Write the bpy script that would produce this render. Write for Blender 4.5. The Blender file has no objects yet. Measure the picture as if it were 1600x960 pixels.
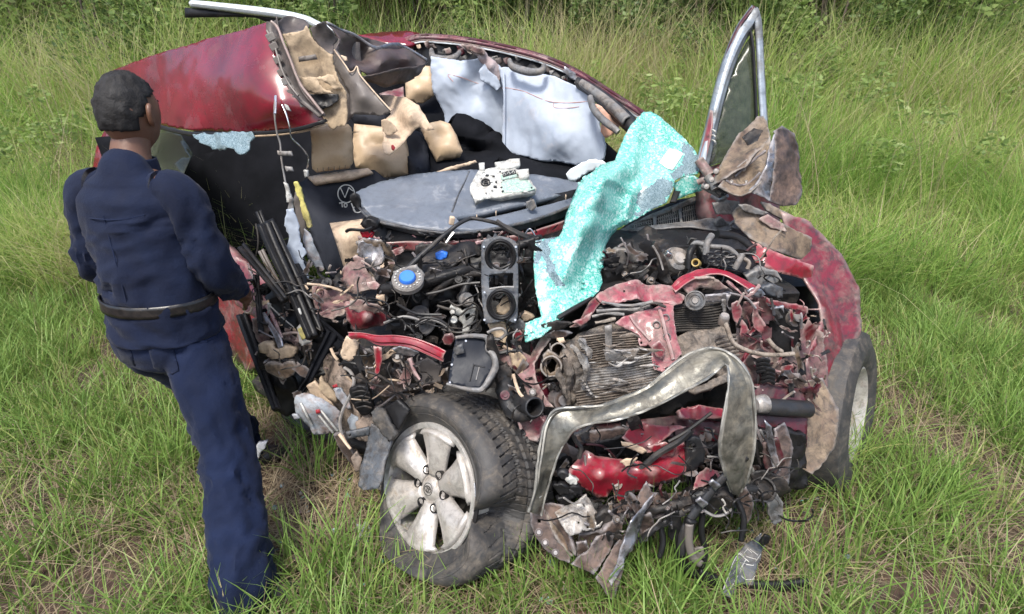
import bpy, bmesh, math, random
import numpy as np
from mathutils import Vector, Matrix, noise
from mathutils.geometry import delaunay_2d_cdt
R = math.radians
random.seed(7)
sc = bpy.context.scene
C = sc.collection
# ---------------------------------------------------------------- camera, sky, sun, exposure
FPX, PITCH, HC = 900.0, R(22), 1.70
cam = bpy.data.objects.new('camera', bpy.data.cameras.new('camera'))
C.objects.link(cam)
cam.location = (0, 0, HC)
cam.rotation_euler = (R(90) - PITCH, 0, 0)
cam.data.sensor_width = 36
cam.data.lens = 36 * FPX / 1600
cam.data.clip_start = 0.05
cam.data.clip_end = 2000
sc.camera = cam
w = bpy.data.worlds.new('World'); sc.world = w; w.use_nodes = True
nt = w.node_tree
sky = nt.nodes.new('ShaderNodeTexSky'); sky.sky_type = 'NISHITA'; sky.sun_disc = False
SUN_EL, SUN_AZ = R(58), R(200)          # azimuth measured clockwise from +Y
sky.sun_elevation = SUN_EL; sky.sun_rotation = SUN_AZ
sky.dust_density = 3.0
nt.links.new(sky.outputs[0], nt.nodes['Background'].inputs[0])
nt.nodes['Background'].inputs[1].default_value = 0.10
sd = bpy.data.lights.new('sun', 'SUN'); sd.energy = 1.5; sd.angle = R(12); sd.color = (1, .965, .90)
so = bpy.data.objects.new('sun', sd); C.objects.link(so)
sv = Vector((math.sin(SUN_AZ) * math.cos(SUN_EL), math.cos(SUN_AZ) * math.cos(SUN_EL), math.sin(SUN_EL)))
so.rotation_euler = sv.to_track_quat('Z', 'Y').to_euler()
sc.view_settings.view_transform = 'Standard'; sc.view_settings.look = 'None'
sc.view_settings.gamma = 1; sc.view_settings.use_curve_mapping = False
sc.view_settings.exposure = 1.62
sc.cycles.max_bounces = 8; sc.cycles.transparent_max_bounces = 12

# ---------------------------------------------------------------- where a sight line meets a depth Y
CP, SP = math.cos(PITCH), math.sin(PITCH)
CAM = Vector((0, 0, HC))
def ray(u, v):
    a, b = (u - 800) / FPX, (480 - v) / FPX
    return Vector((a, b * SP + CP, b * CP - SP))
def P(u, v, Y):
    d = ray(u, v)
    return CAM + d * (Y / d.y)
def G(u, v, z=0.0):
    d = ray(u, v)
    return CAM + d * ((z - HC) / d.z)
def px(m):                               # metres per pixel-ish at 2 m, for scale
    return m

# ---------------------------------------------------------------- objects
def link(o, parent=None):
    C.objects.link(o)
    if parent is not None:
        o.parent = parent
        o.matrix_parent_inverse = Matrix.Translation(parent.location).inverted()      # meshes are built in place
    return o
def thing(name, label, cat, loc=(0, 0, 0), group=None):
    o = bpy.data.objects.new(name, None); C.objects.link(o)
    o.location = loc; o.empty_display_size = .05
    o['label'] = label; o['category'] = cat
    if group: o['group'] = group
    return o
def tag(o, label, cat, group=None):
    o['label'] = label; o['category'] = cat
    if group: o['group'] = group
    return o
def mesh_obj(name, verts, faces, mat, parent=None, smooth=True, sharp=40):
    me = bpy.data.meshes.new(name)
    me.from_pydata([tuple(v) for v in verts], [], faces)
    me.update()
    if smooth:
        me.polygons.foreach_set('use_smooth', [True] * len(me.polygons))
        me.set_sharp_from_angle(angle=R(sharp))
    if mat: me.materials.append(mat)
    return link(bpy.data.objects.new(name, me), parent)
def solid(o, th, off=-1):
    m = o.modifiers.new('thickness', 'SOLIDIFY'); m.thickness = th; m.offset = off
    m.use_even_offset = False
    return o
def bev(o, wd, seg=2):
    m = o.modifiers.new('bevel', 'BEVEL'); m.width = wd; m.segments = seg; m.limit_method = 'ANGLE'
    return o
def resample(pts, n):
    pts = [Vector(p) for p in pts]
    ds = [0]
    for a, b in zip(pts, pts[1:]): ds.append(ds[-1] + (b - a).length)
    out = []
    k = 0
    for i in range(n):
        t = ds[-1] * i / (n - 1)
        while k < len(ds) - 2 and ds[k + 1] < t: k += 1
        f = (t - ds[k]) / max(1e-9, ds[k + 1] - ds[k])
        p0 = pts[max(k - 1, 0)]; p1 = pts[k]; p2 = pts[k + 1]; p3 = pts[min(k + 2, len(pts) - 1)]
        out.append(.5 * ((2 * p1) + (p2 - p0) * f + (2 * p0 - 5 * p1 + 4 * p2 - p3) * f * f + (3 * p1 - p0 - 3 * p2 + p3) * f ** 3))
    return out
_dirs = {}
def creased(p, fr, seed, octv=2, soft=False):
    """sharp folds between flat facets (metal), or drawn-out wrinkles (soft)"""
    if seed not in _dirs:
        r = random.Random(seed * 101 + 3)
        L = []
        for k in range(4):
            d = Vector((r.gauss(0, 1), r.gauss(0, 1), r.gauss(0, 1))).normalized()
            L.append((d, r.uniform(0, 1), r.uniform(.55, 1.5)))
        ax = Vector((r.gauss(0, 1), r.gauss(0, .6), r.gauss(0, 1))).normalized()
        _dirs[seed] = (L, ax)
    L, ax = _dirs[seed]
    o = Vector((seed * 7.31, seed * 3.7, seed * 1.93))
    if soft:
        q = p - ax * (p.dot(ax) * .68)
        s = noise.noise(q * fr + o)
        t = noise.noise(q * fr * 2.1 + o * 1.3)
        u = noise.noise(q * fr * 4.6 + o * .7)
        return .9 * s + .55 * (1 - 2.4 * abs(t)) * (.5 + s) + .22 * (1 - 2.4 * abs(u))
    s, wt = 0.0, 1.0
    w = Vector((noise.noise(p * fr * .5 + o), noise.noise(p * fr * .5 - o), noise.noise(p * fr * .6 + o * 2)))
    for k in range(2 + (octv > 2)):
        d, ph, m = L[k]
        x = p.dot(d) * fr * m * .42 + ph + w.dot(d) * .55
        x = x - math.floor(x)
        s += wt * (4 * abs(x - .5) - 1) * (.55 + .75 * abs(noise.noise(p * fr * .7 + o * (k + 1))) * 1.6)
        wt *= .62
    d, ph, m = L[3]
    x = p.dot(d) * fr * 1.5 + ph * 3 + w.dot(L[1][0]) * 1.2; x -= math.floor(x)
    s += .24 * (4 * abs(x - .5) - 1) * (.3 + 1.2 * abs(noise.noise(p * fr * 1.6 - o)))
    if octv > 2: s += .22 * noise.noise(p * fr * 5 + o)
    return .85 * s
_sd = [0]
SOFT = {'beige_leather', 'soiled_beige_lining', 'cream_fabric', 'airbag_cloth', 'black_cloth', 'dark_seat_cloth', 'salmon_cloth', 'grey_dash_vinyl', 'taupe_pillar_trim', 'yellow_foam', 'white_plastic', 'black_plastic'}
def inpoly(x, y, poly):
    c = False; j = len(poly) - 1
    for i in range(len(poly)):
        xi, yi = poly[i][0], poly[i][1]; xj, yj = poly[j][0], poly[j][1]
        if (yi > y) != (yj > y) and x < (xj - xi) * (y - yi) / (yj - yi) + xi: c = not c
        j = i
    return c
def sheet(name, parent, mat, pts, Y=None, th=.003, cell=7, cr=.010, fr=9, rag=0.0, holes=(), ctrl=(), octv=2, sharp=35, smooth=True, seed=None, soft=None):
    """A sheet of metal, cloth or plastic: its outline stands at its own depths, its surface is folded and dented, and it has thickness."""
    if seed is None:
        _sd[0] += 1; seed = _sd[0]
    rnd = random.Random(seed * 13 + 5)
    if not soft and cr >= .004 and th <= .03:
        rag = max(rag, .7); cell = max(3.6, cell * .82)
    P3 = [(p[0], p[1], p[2] if len(p) > 2 else Y) for p in pts]
    if soft is None: soft = sharp > 60 or (mat is not None and mat.name in SOFT)
    n = len(P3)
    def dens(poly, jag):
        r = []
        m = len(poly)
        for i in range(m):
            a, b = poly[i], poly[(i + 1) % m]
            L = math.hypot(b[0] - a[0], b[1] - a[1]); k = max(1, int(L / cell))
            for q in range(k):
                f = q / k
                j = jag if q else jag * .4
                r.append((a[0] + (b[0] - a[0]) * f + rnd.uniform(-j, j), a[1] + (b[1] - a[1]) * f + rnd.uniform(-j, j), a[2] + (b[2] - a[2]) * f))
        return r
    ring = dens(P3, rag)
    hr = []
    for h in holes:
        hd = dens([(q[0], q[1], 0) for q in h], 0)
        hr.append(hd)
    co = [Vector((r[0], r[1])) for r in ring]
    nb = len(co)
    edges = [(i, (i + 1) % nb) for i in range(nb)]
    for hd in hr:
        s0 = len(co)
        co += [Vector((q[0], q[1])) for q in hd]
        edges += [(s0 + i, s0 + (i + 1) % len(hd)) for i in range(len(hd))]
    x0 = min(r[0] for r in ring); x1 = max(r[0] for r in ring); y0 = min(r[1] for r in ring); y1 = max(r[1] for r in ring)
    yy = y0 + cell * .5; row = 0
    bnd = np.array([(r[0], r[1]) for r in ring])
    while yy < y1:
        xx = x0 + cell * (.5 if row % 2 else 0.05)
        while xx < x1:
            qx, qy = xx + rnd.uniform(-.2, .2) * cell, yy + rnd.uniform(-.2, .2) * cell
            if inpoly(qx, qy, ring) and np.min((bnd[:, 0] - qx) ** 2 + (bnd[:, 1] - qy) ** 2) > (cell * .45) ** 2:
                co.append(Vector((qx, qy)))
            xx += cell
        yy += cell * .87; row += 1
    v2, e2, f2, _, _, _ = delaunay_2d_cdt(co, edges, [], 0, 1e-4)
    step = max(1, len(ring) // 56)
    K = [r for i, r in enumerate(ring) if i % step == 0]
    nK = len(K)
    K = np.array([(k[0], k[1], k[2]) for k in K] + [tuple(c) for c in ctrl])
    X = K[:, :2] / 100.0
    def phi(A, B):
        d2 = ((A[:, None, :] - B[None, :, :]) ** 2).sum(-1)
        return .5 * d2 * np.log(d2 + 1e-9)
    n_ = len(X)
    A = np.zeros((n_ + 3, n_ + 3))
    A[:n_, :n_] = phi(X, X) + np.eye(n_) * np.array([2e-4] * nK + [6e-3] * len(ctrl))
    A[:n_, n_] = 1; A[:n_, n_ + 1:] = X; A[n_, :n_] = 1; A[n_ + 1:, :n_] = X.T
    rhs = np.concatenate([K[:, 2], [0, 0, 0]])
    try: sol = np.linalg.solve(A, rhs)
    except np.linalg.LinAlgError: sol = np.linalg.lstsq(A, rhs, rcond=None)[0]
    Q = np.array([(q.x, q.y) for q in v2]) / 100.0
    yv = phi(Q, X) @ sol[:n_] + sol[n_] + Q @ sol[n_ + 1:]
    lo, hi = K[:, 2].min(), K[:, 2].max(); yv = np.clip(yv, lo - .04, hi + .04)
    verts = [P(q.x, q.y, float(y)) for q, y in zip(v2, yv)]
    faces = []
    for f in f2:
        mx = sum(v2[i].x for i in f) / len(f); my = sum(v2[i].y for i in f) / len(f)
        if not inpoly(mx, my, ring) or any(inpoly(mx, my, h) for h in holes): continue
        a, b, c = v2[f[0]], v2[f[1]], v2[f[2]]
        if (b.x - a.x) * (c.y - a.y) - (b.y - a.y) * (c.x - a.x) > 0: f = f[::-1]
        faces.append(tuple(f))
    if cr:
        nrm = [Vector((0, 0, 0)) for _ in verts]
        for f in faces:
            nn = (verts[f[1]] - verts[f[0]]).cross(verts[f[2]] - verts[f[0]])
            for i in f: nrm[i] += nn
        out = []
        for p, nn in zip(verts, nrm):
            nn = nn.normalized() if nn.length > 1e-12 else Vector((0, -1, 0))
            out.append(p + nn * cr * creased(p, fr, seed, octv, soft))
        verts = out
    used = sorted({i for f in faces for i in f}); mp = {i: k for k, i in enumerate(used)}
    o = mesh_obj(name, [verts[i] for i in used], [tuple(mp[i] for i in f) for f in faces], mat, parent, smooth, sharp)
    if th: solid(o, th)
    return o
def tube_geo(pts, r, seg=8, n=None, wob=0, caps=True):
    n = n or max(6, len(pts) * 5)
    c = resample(pts, n)
    rr = r if isinstance(r, (list, tuple)) else [r, r]
    V, F = [], []
    up = Vector((0.13, 0.2, 1)).normalized(); pr = None
    for i, p in enumerate(c):
        t = (c[min(i + 1, n - 1)] - c[max(i - 1, 0)])
        t = t.normalized() if t.length > 1e-9 else Vector((0, 0, 1))
        if pr is None: s = t.cross(up); s = s.normalized() if s.length > 1e-4 else t.orthogonal().normalized()
        else: s = (pr - t * pr.dot(t)); s = s.normalized() if s.length > 1e-6 else t.orthogonal().normalized()
        pr = s; b = t.cross(s)
        f = i / (n - 1) * (len(rr) - 1); k = min(int(f), len(rr) - 2); ra = rr[k] + (rr[k + 1] - rr[k]) * (f - k)
        for j in range(seg):
            a = 2 * math.pi * j / seg
            q = ra * (1 + (wob * noise.noise(p * 40 + Vector((j, 0, 0))) if wob else 0))
            V.append(p + (s * math.cos(a) + b * math.sin(a)) * q)
        if i:
            o = (i - 1) * seg
            for j in range(seg): F.append((o + j, o + (j + 1) % seg, o + seg + (j + 1) % seg, o + seg + j))
    if caps:
        F.append(tuple(range(seg))[::-1]); F.append(tuple(range((n - 1) * seg, n * seg)))
    return V, F
def tube(name, parent, mat, pts, r, seg=8, n=None, wob=0, caps=True, hollow=0):
    """pts are (u, v, Y)"""
    V, F = tube_geo([P(*p) for p in pts], r, seg, n, wob, caps and not hollow)
    o = mesh_obj(name, V, F, mat, parent, True, 50)
    if hollow: solid(o, hollow)
    return o
def ribbon(name, parent, mat, top, bot, n=30, m=6, prof=None, th=.003, cr=.004, fr=10, Y=None, seed=None, sharp=40):
    """A long strip between two edges, each with its own depths; prof(s, t) pushes it along its normal."""
    if seed is None:
        _sd[0] += 1; seed = _sd[0]
    A = resample([P(p[0], p[1], p[2] if len(p) > 2 else Y) for p in top], n)
    B = resample([P(p[0], p[1], p[2] if len(p) > 2 else Y) for p in bot], n)
    V, F = [], []
    for i in range(n):
        t = (A[min(i + 1, n - 1)] - A[max(i - 1, 0)])
        nn = (B[i] - A[i]).cross(t); nn = nn.normalized() if nn.length > 1e-9 else Vector((0, -1, 0))
        if nn.dot(CAM - A[i]) < 0: nn = -nn
        for j in range(m + 1):
            f = j / m
            p = A[i].lerp(B[i], f)
            q = prof(i / (n - 1), f) if prof else 0
            V.append(p + nn * (q + cr * creased(p, fr, seed)))
    for i in range(n - 1):
        for j in range(m):
            a = i * (m + 1) + j
            F.append((a, a + 1, a + m + 2, a + m + 1))
    o = mesh_obj(name, V, F, mat, parent, True, sharp)
    if th: solid(o, th, 0)
    return o
def lathe_geo(c, ax, prof, seg=48, x0=None):
    ax = Vector(ax).normalized()
    s = (Vector(x0) if x0 is not None else Vector((0.01, .02, 1)))
    s = (s - ax * s.dot(ax)).normalized(); b = ax.cross(s)
    V, F = [], []
    m = len(prof)
    for j in range(seg):
        a = 2 * math.pi * j / seg
        dr = s * math.cos(a) + b * math.sin(a)
        for r, h in prof: V.append(Vector(c) + dr * r + ax * h)
    for j in range(seg):
        k = (j + 1) % seg
        for i in range(m - 1): F.append((j * m + i, j * m + i + 1, k * m + i + 1, k * m + i))
    return V, F
def lathe(name, parent, mat, c, ax, prof, seg=40, sharp=35):
    V, F = lathe_geo(c, ax, prof, seg)
    return mesh_obj(name, V, F, mat, parent, True, sharp)
def frame_of(ax, up=Vector((0, 0, 1))):
    ax = Vector(ax).normalized(); s = up.cross(ax)
    s = s.normalized() if s.length > 1e-5 else Vector((1, 0, 0))
    return s, ax.cross(s), ax
def box(name, parent, mat, c, size, rot=(0, 0, 0), bevel=.004, cr=0, fr=12, sub=1):
    bm = bmesh.new(); bmesh.ops.create_cube(bm, size=1)
    if sub > 1: bmesh.ops.subdivide_edges(bm, edges=bm.edges[:], cuts=sub, use_grid_fill=True)
    from mathutils import Euler
    M = Matrix.Translation(c) @ Euler([R(a) for a in rot]).to_matrix().to_4x4() @ Matrix.Diagonal((*size, 1))
    bmesh.ops.transform(bm, matrix=M, verts=bm.verts[:])
    if cr:
        _sd[0] += 1
        bm.normal_update()
        for v in bm.verts: v.co += v.normal * cr * creased(v.co, fr, _sd[0])
    V = [v.co.copy() for v in bm.verts]; F = [tuple(v.index for v in f.verts) for f in bm.faces]
    bm.free()
    o = mesh_obj(name, V, F, mat, parent, True, 35)
    if bevel: bev(o, bevel)
    return o
def join_geo(parts):
    V, F = [], []
    for v, f in parts:
        o = len(V); V += v; F += [tuple(i + o for i in q) for q in f]
    return V, F

from mathutils.bvhtree import BVHTree
def on_mesh(o):
    """a finder for the point of a part's surface that a sight line meets, lifted off it a little"""
    me = o.data
    b = BVHTree.FromPolygons([v.co.copy() for v in me.vertices], [tuple(p.vertices) for p in me.polygons])
    def f(u, v, lift=.002):
        d = ray(u, v).normalized()
        hit, nn, _, _ = b.ray_cast(CAM, d)
        if hit is None: hit = b.find_nearest(CAM + d * 2.5)[0]
        return hit - d * lift
    return f
def pproj(f, pts, lift=.002): return [f(p[0], p[1], lift) for p in pts]
def uv_of(co):
    d = co - CAM; z = d.y * CP - d.z * SP
    return 800 + FPX * d.x / z, 480 - FPX * (d.y * SP + d.z * CP) / z
def laid(name, parent, mat, f, poly, lift=.004, th=.004, cell=5, rag=0, jit=0, holes=()):
    """a patch that lies on another part's surface, f = on_mesh(part)"""
    o = sheet(name, None, mat, [(p[0], p[1], 2.5) for p in poly], cell=cell, cr=0, th=0, rag=rag, holes=holes)
    for v in o.data.vertices:
        u_, v_ = uv_of(v.co); v.co = f(u_, v_, lift + random.uniform(-jit, jit))
    if parent is not None:
        o.parent = parent; o.matrix_parent_inverse = Matrix.Translation(parent.location).inverted()
    return solid(o, th) if th else o
def tube3(name, parent, mat, P3, r, seg=6, n=None, wob=0):
    V, F = tube_geo(P3, r, seg, n, wob)
    return mesh_obj(name, V, F, mat, parent, True, 50)
# ---------------------------------------------------------------- materials
def M(name, c1, c2=None, scale=7, rough=.5, rv=.15, metal=0, dirt=None, da=.4, ds=5, chips=None, ca=.3, cs=26, bump=.25, bs=55, coat=0, spec=.5, sheen=0, trans=0, fine=None, grime=None, wear=0):
    if grime is None: grime = .75 if (metal or dirt) and spec > .4 and max(c1) < .6 else (.30 if dirt else 0)
    if grime >= .4:                           # weathered metal and plastic
        q = .74
        c1 = tuple(x * q for x in c1); c2 = tuple(x * q for x in c2) if c2 else None
        if dirt: dirt = tuple(x * .80 for x in dirt)
    m = bpy.data.materials.new(name); m.use_nodes = True
    N = m.node_tree.nodes; L = m.node_tree.links
    b = N['Principled BSDF']
    tc = N.new('ShaderNodeTexCoord')
    def tex(sc_, det=5, ro=.6, dis=0):
        t = N.new('ShaderNodeTexNoise'); t.inputs['Scale'].default_value = sc_; t.inputs['Detail'].default_value = det
        t.inputs['Roughness'].default_value = ro; t.inputs['Distortion'].default_value = dis
        L.new(tc.outputs['Object'], t.inputs['Vector']); return t
    def ramp(t, lo, hi):
        r = N.new('ShaderNodeMapRange'); r.inputs['From Min'].default_value = lo; r.inputs['From Max'].default_value = hi
        L.new(t.outputs[0], r.inputs['Value']); return r.outputs[0]
    def mix(f, a, c):
        x = N.new('ShaderNodeMix'); x.data_type = 'RGBA'
        if isinstance(f, (int, float)): x.inputs[0].default_value = f
        else: L.new(f, x.inputs[0])
        for s, val in ((6, a), (7, c)):
            if isinstance(val, tuple): x.inputs[s].default_value = (*val, 1)
            else: L.new(val, x.inputs[s])
        return x.outputs[2]
    col = mix(ramp(tex(scale), .35, .65), c1, c2 or tuple(x * .75 for x in c1))
    rsock = None
    if dirt:
        f = ramp(tex(ds, 8, .7, .6), .62 - da * .5, .80 - da * .4)
        col = mix(f, col, mix(ramp(tex(ds * 5), .35, .65), dirt, tuple(x * .6 for x in dirt)))
        mr = N.new('ShaderNodeMapRange'); L.new(f, mr.inputs['Value'])
        mr.inputs['To Min'].default_value = rough; mr.inputs['To Max'].default_value = .85
        rsock = mr.outputs[0]
        if metal:
            mm = N.new('ShaderNodeMapRange'); L.new(f, mm.inputs['Value']); mm.inputs['To Min'].default_value = metal; mm.inputs['To Max'].default_value = .0
            L.new(mm.outputs[0], b.inputs['Metallic'])
    elif metal: b.inputs['Metallic'].default_value = metal
    if chips:
        f = ramp(tex(cs, 6, .75, .3), .70 - ca * .25, .72 - ca * .25)
        col = mix(f, col, chips)
    if grime:
        f = ramp(tex(24, 10, .80, .5), .47, .60)
        g_ = N.new('ShaderNodeMath'); g_.operation = 'MULTIPLY'; L.new(f, g_.inputs[0]); g_.inputs[1].default_value = grime
        col = mix(g_.outputs[0], col, (.028, .023, .020))
        f = ramp(tex(70, 6, .8), .60, .72)
        g_ = N.new('ShaderNodeMath'); g_.operation = 'MULTIPLY'; L.new(f, g_.inputs[0]); g_.inputs[1].default_value = grime * .45
        col = mix(g_.outputs[0], col, dirt or (.3, .26, .22))
    if wear:
        ge = N.new('ShaderNodeNewGeometry')
        r_ = N.new('ShaderNodeMapRange'); r_.inputs['From Min'].default_value = .53; r_.inputs['From Max'].default_value = .62; r_.inputs['To Max'].default_value = wear
        L.new(ge.outputs['Pointiness'], r_.inputs['Value'])
        col = mix(r_.outputs[0], col, chips or (.5, .46, .42))
    if fine:
        f = ramp(tex(160, 2, .5), .55, .7); col = mix(f, col, fine)
    L.new(col, b.inputs['Base Color'])
    if rsock is None:
        mr = N.new('ShaderNodeMapRange'); L.new(tex(scale * 2.3).outputs[0], mr.inputs['Value'])
        mr.inputs['From Min'].default_value = .3; mr.inputs['From Max'].default_value = .7
        mr.inputs['To Min'].default_value = max(.03, rough - rv); mr.inputs['To Max'].default_value = min(1, rough + rv)
        rsock = mr.outputs[0]
    L.new(rsock, b.inputs['Roughness'])
    b.inputs['Specular IOR Level'].default_value = spec
    b.inputs['Coat Weight'].default_value = coat; b.inputs['Coat Roughness'].default_value = .12
    b.inputs['Sheen Weight'].default_value = sheen
    if bump:
        bp = N.new('ShaderNodeBump'); bp.inputs['Strength'].default_value = bump; bp.inputs['Distance'].default_value = .004
        L.new(tex(bs, 6, .65).outputs[0], bp.inputs['Height'])
        if grime >= .4:                       # small dents and creases
            rt = tex(13, 5, .55, .5); rt.noise_type = 'RIDGED_MULTIFRACTAL'
            b2 = N.new('ShaderNodeBump'); b2.inputs['Strength'].default_value = .55; b2.inputs['Distance'].default_value = .012
            L.new(rt.outputs[0], b2.inputs['Height']); L.new(b2.outputs[0], bp.inputs['Normal'])
        L.new(bp.outputs[0], b.inputs['Normal'])
    return m
mud = (.30, .23, .17)
red = M('red_paint', (.19, .008, .020), (.10, .006, .013), scale=4, rough=.26, coat=.35, dirt=(.17, .07, .075), da=.14, ds=5, bump=.04, grime=.25)
redm = M('muddy_red_paint', (.25, .018, .034), (.15, .012, .022), rough=.36, coat=.2, dirt=(.24, .15, .13), da=.30, ds=9, chips=(.50, .42, .38), ca=.06, bump=.25, wear=.5)
pink = M('dusty_red_paint', (.36, .058, .085), (.25, .035, .055), rough=.42, coat=.15, dirt=(.36, .25, .22), da=.36, ds=10, chips=(.56, .48, .44), ca=.10, bump=.35, grime=.6, wear=.5)
mauve = M('mauve_dusty_metal', (.24, .10, .105), (.14, .055, .058), rough=.5, dirt=(.30, .22, .18), da=.42, ds=11, chips=(.5, .43, .38), ca=.08, bump=.4, wear=.5)
palered = M('dusty_red_with_shine', (.50, .30, .30), (.40, .16, .18), scale=14, rough=.3, dirt=(.48, .40, .38), da=.4, coat=.4, bump=.12)  # red paint with dust and specular shine both put into the pale colour
maroon = M('dark_maroon_trim', (.10, .012, .022), (.07, .012, .02), rough=.35, dirt=(.2, .15, .13), da=.25, bump=.15)
brown = M('muddy_brown_metal', (.20, .135, .09), (.11, .078, .055), rough=.5, dirt=(.30, .225, .15), da=.40, ds=9, chips=(.4, .4, .4), ca=.05, bump=.6, wear=.4)
rust = M('rusty_metal', (.13, .09, .078), (.062, .048, .046), rough=.45, metal=.4, dirt=(.21, .14, .108), da=.42, ds=11, chips=(.42, .42, .44), ca=.10, bump=.5, wear=.4)
steel = M('bare_scuffed_steel', (.34, .35, .385), (.20, .20, .215), rough=.34, metal=.8, dirt=(.20, .145, .115), da=.34, ds=9, chips=(.55, .56, .6), ca=.08, bump=.3, wear=.5)
bronze = M('olive_beam_metal', (.225, .222, .195), (.115, .113, .098), scale=9, rough=.34, metal=.65, dirt=(.22, .195, .145), da=.36, ds=9, chips=(.52, .51, .47), ca=.14, cs=18, bump=.35, grime=.5, wear=.6)
alu = M('dull_aluminium', (.46, .45, .43), (.27, .255, .24), rough=.45, metal=.5, dirt=(.25, .19, .14), da=.4, ds=11, bump=.4, wear=.4)
taupe = M('taupe_underside', (.115, .095, .085), (.085, .068, .06), rough=.5, dirt=(.17, .12, .11), da=.25, bump=.2, bs=30)
taupe2 = M('taupe_pillar_trim', (.135, .118, .105), (.115, .10, .09), rough=.55, bump=.12, bs=200)
taupered = M('taupe_red_underside', (.070, .046, .044), (.085, .068, .060), scale=9, rough=.38, dirt=(.12, .09, .08), da=.2, bump=.2, grime=.3)
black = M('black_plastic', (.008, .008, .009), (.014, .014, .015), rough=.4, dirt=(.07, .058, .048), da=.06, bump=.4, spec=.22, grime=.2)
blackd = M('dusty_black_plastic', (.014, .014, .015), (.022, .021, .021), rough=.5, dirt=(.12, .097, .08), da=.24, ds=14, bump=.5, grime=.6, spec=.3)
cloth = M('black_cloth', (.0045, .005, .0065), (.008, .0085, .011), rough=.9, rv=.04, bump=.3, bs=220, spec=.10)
slatec = M('dark_seat_cloth', (.012, .014, .020), (.020, .022, .029), scale=5, rough=.75, rv=.05, bump=.3, bs=180, spec=.22)
beige = M('beige_leather', (.49, .36, .23), (.42, .305, .19), scale=5, rough=.46, rv=.06, dirt=(.34, .25, .165), da=.10, bump=.22, bs=120, grime=.08)
beiged = M('soiled_beige_lining', (.52, .40, .27), (.42, .32, .21), scale=8, rough=.75, dirt=(.22, .16, .11), da=.30, ds=9, bump=.45, grime=.22)
cream = M('cream_fabric', (.56, .43, .31), (.42, .315, .22), scale=7, rough=.7, dirt=(.29, .21, .15), da=.22, ds=7, bump=.35, grime=.3)
airbag = M('airbag_cloth', (.37, .415, .485), (.30, .345, .415), scale=4, rough=.65, rv=.08, dirt=(.52, .49, .50), da=.08, ds=4, bump=.45, bs=22, sheen=.1, grime=0)
stitch = M('rust_thread', (.50, .25, .20), (.40, .2, .16), rough=.8, bump=0)
gdash = M('grey_dash_vinyl', (.105, .122, .15), (.14, .157, .185), scale=4, rough=.38, rv=.08, dirt=(.33, .34, .36), da=.14, ds=9, bump=.35, bs=140, grime=.18)
gplas = M('grey_plastic', (.20, .205, .21), (.115, .12, .125), rough=.48, dirt=(.22, .185, .155), da=.34, ds=10, bump=.35, wear=.3, spec=.41, grime=.8)
gdark = M('dark_grey_plastic', (.032, .034, .038), (.020, .021, .024), rough=.46, dirt=(.15, .128, .105), da=.2, bump=.35, spec=.32, grime=.6)
slate = M('slate_liner', (.105, .12, .14), (.07, .078, .09), scale=9, rough=.5, dirt=(.24, .22, .20), da=.30, ds=13, bump=.5, bs=35)
white = M('white_plastic', (.70, .70, .66), (.56, .56, .52), rough=.5, dirt=(.4, .36, .31), da=.22, ds=9, bump=.2, grime=.5)
whitem = M('muddy_white_panel', (.48, .53, .58), (.38, .41, .45), rough=.5, dirt=(.33, .22, .175), da=.36, ds=10, bump=.35, grime=.4)
floorm = M('muddy_floor_mat', (.32, .245, .19), (.19, .14, .11), rough=.75, dirt=(.42, .34, .285), da=.36, ds=11, chips=(.30, .045, .045), ca=.06, bump=.6)
pcb = M('circuit_board', (.19, .31, .26), (.34, .42, .37), scale=40, rough=.4, fine=(.55, .58, .54), bump=.3, bs=150)
yellow = M('yellow_foam', (.62, .56, .16), (.52, .45, .14), rough=.85, dirt=(.4, .34, .2), da=.25, bump=.5, bs=60)
blue = M('blue_plastic', (.03, .16, .60), (.03, .13, .5), rough=.4, bump=.1)
salmon = M('salmon_cloth', (.55, .30, .21), (.58, .36, .27), rough=.75, bump=.3)
brightred = M('bright_red_plastic', (.45, .015, .03), rough=.35, bump=.1)
fins = M('crushed_fins', (.27, .24, .21), (.115, .10, .085), scale=26, rough=.6, metal=.3, dirt=(.30, .24, .19), da=.45, ds=20, bump=.8, bs=90)
finsl = M('pale_crushed_fins', (.54, .53, .51), (.25, .23, .21), scale=24, rough=.55, metal=.3, dirt=(.38, .33, .28), da=.36, ds=18, bump=.8, bs=90, grime=.6)
cord = M('dark_fins', (.035, .034, .033), (.07, .065, .06), scale=30, rough=.6, dirt=(.17, .145, .12), da=.30, ds=14, bump=.7, bs=90)
rubber = M('tyre_rubber', (.030, .030, .031), (.050, .048, .046), scale=16, rough=.62, dirt=(.14, .12, .098), da=.30, ds=15, bump=.5, bs=60, spec=.4, grime=.35)
alloy = M('dusty_alloy', (.52, .49, .455), (.40, .37, .335), scale=14, rough=.36, metal=.4, dirt=(.33, .275, .215), da=.27, ds=12, chips=(.62, .61, .59), ca=.05, bump=.25, grime=.35, wear=.3)
alloyb = M('bright_alloy_lip', (.62, .6, .57), (.5, .48, .45), rough=.32, metal=.55, dirt=(.42, .34, .27), da=.25, bump=.15)
silver = M('silver_door_frame', (.36, .40, .43), (.22, .25, .275), scale=9, rough=.34, metal=.5, dirt=(.16, .15, .14), da=.3, ds=9, bump=.15, grime=.35)
silverp = M('pale_paint', (.66, .70, .71), (.6, .63, .65), rough=.25, coat=.4, bump=.05)
chrome = M('bright_metal', (.68, .68, .68), (.5, .5, .5), rough=.25, metal=.9, dirt=mud, da=.1, bump=.1)
wire = M('wire_black', (.02, .02, .02), rough=.5, dirt=(.16, .13, .1), da=.3, bump=0)
wirel = M('pale_cable', (.42, .36, .30), (.32, .27, .22), rough=.6, dirt=mud, da=.3, bump=.1)
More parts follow.
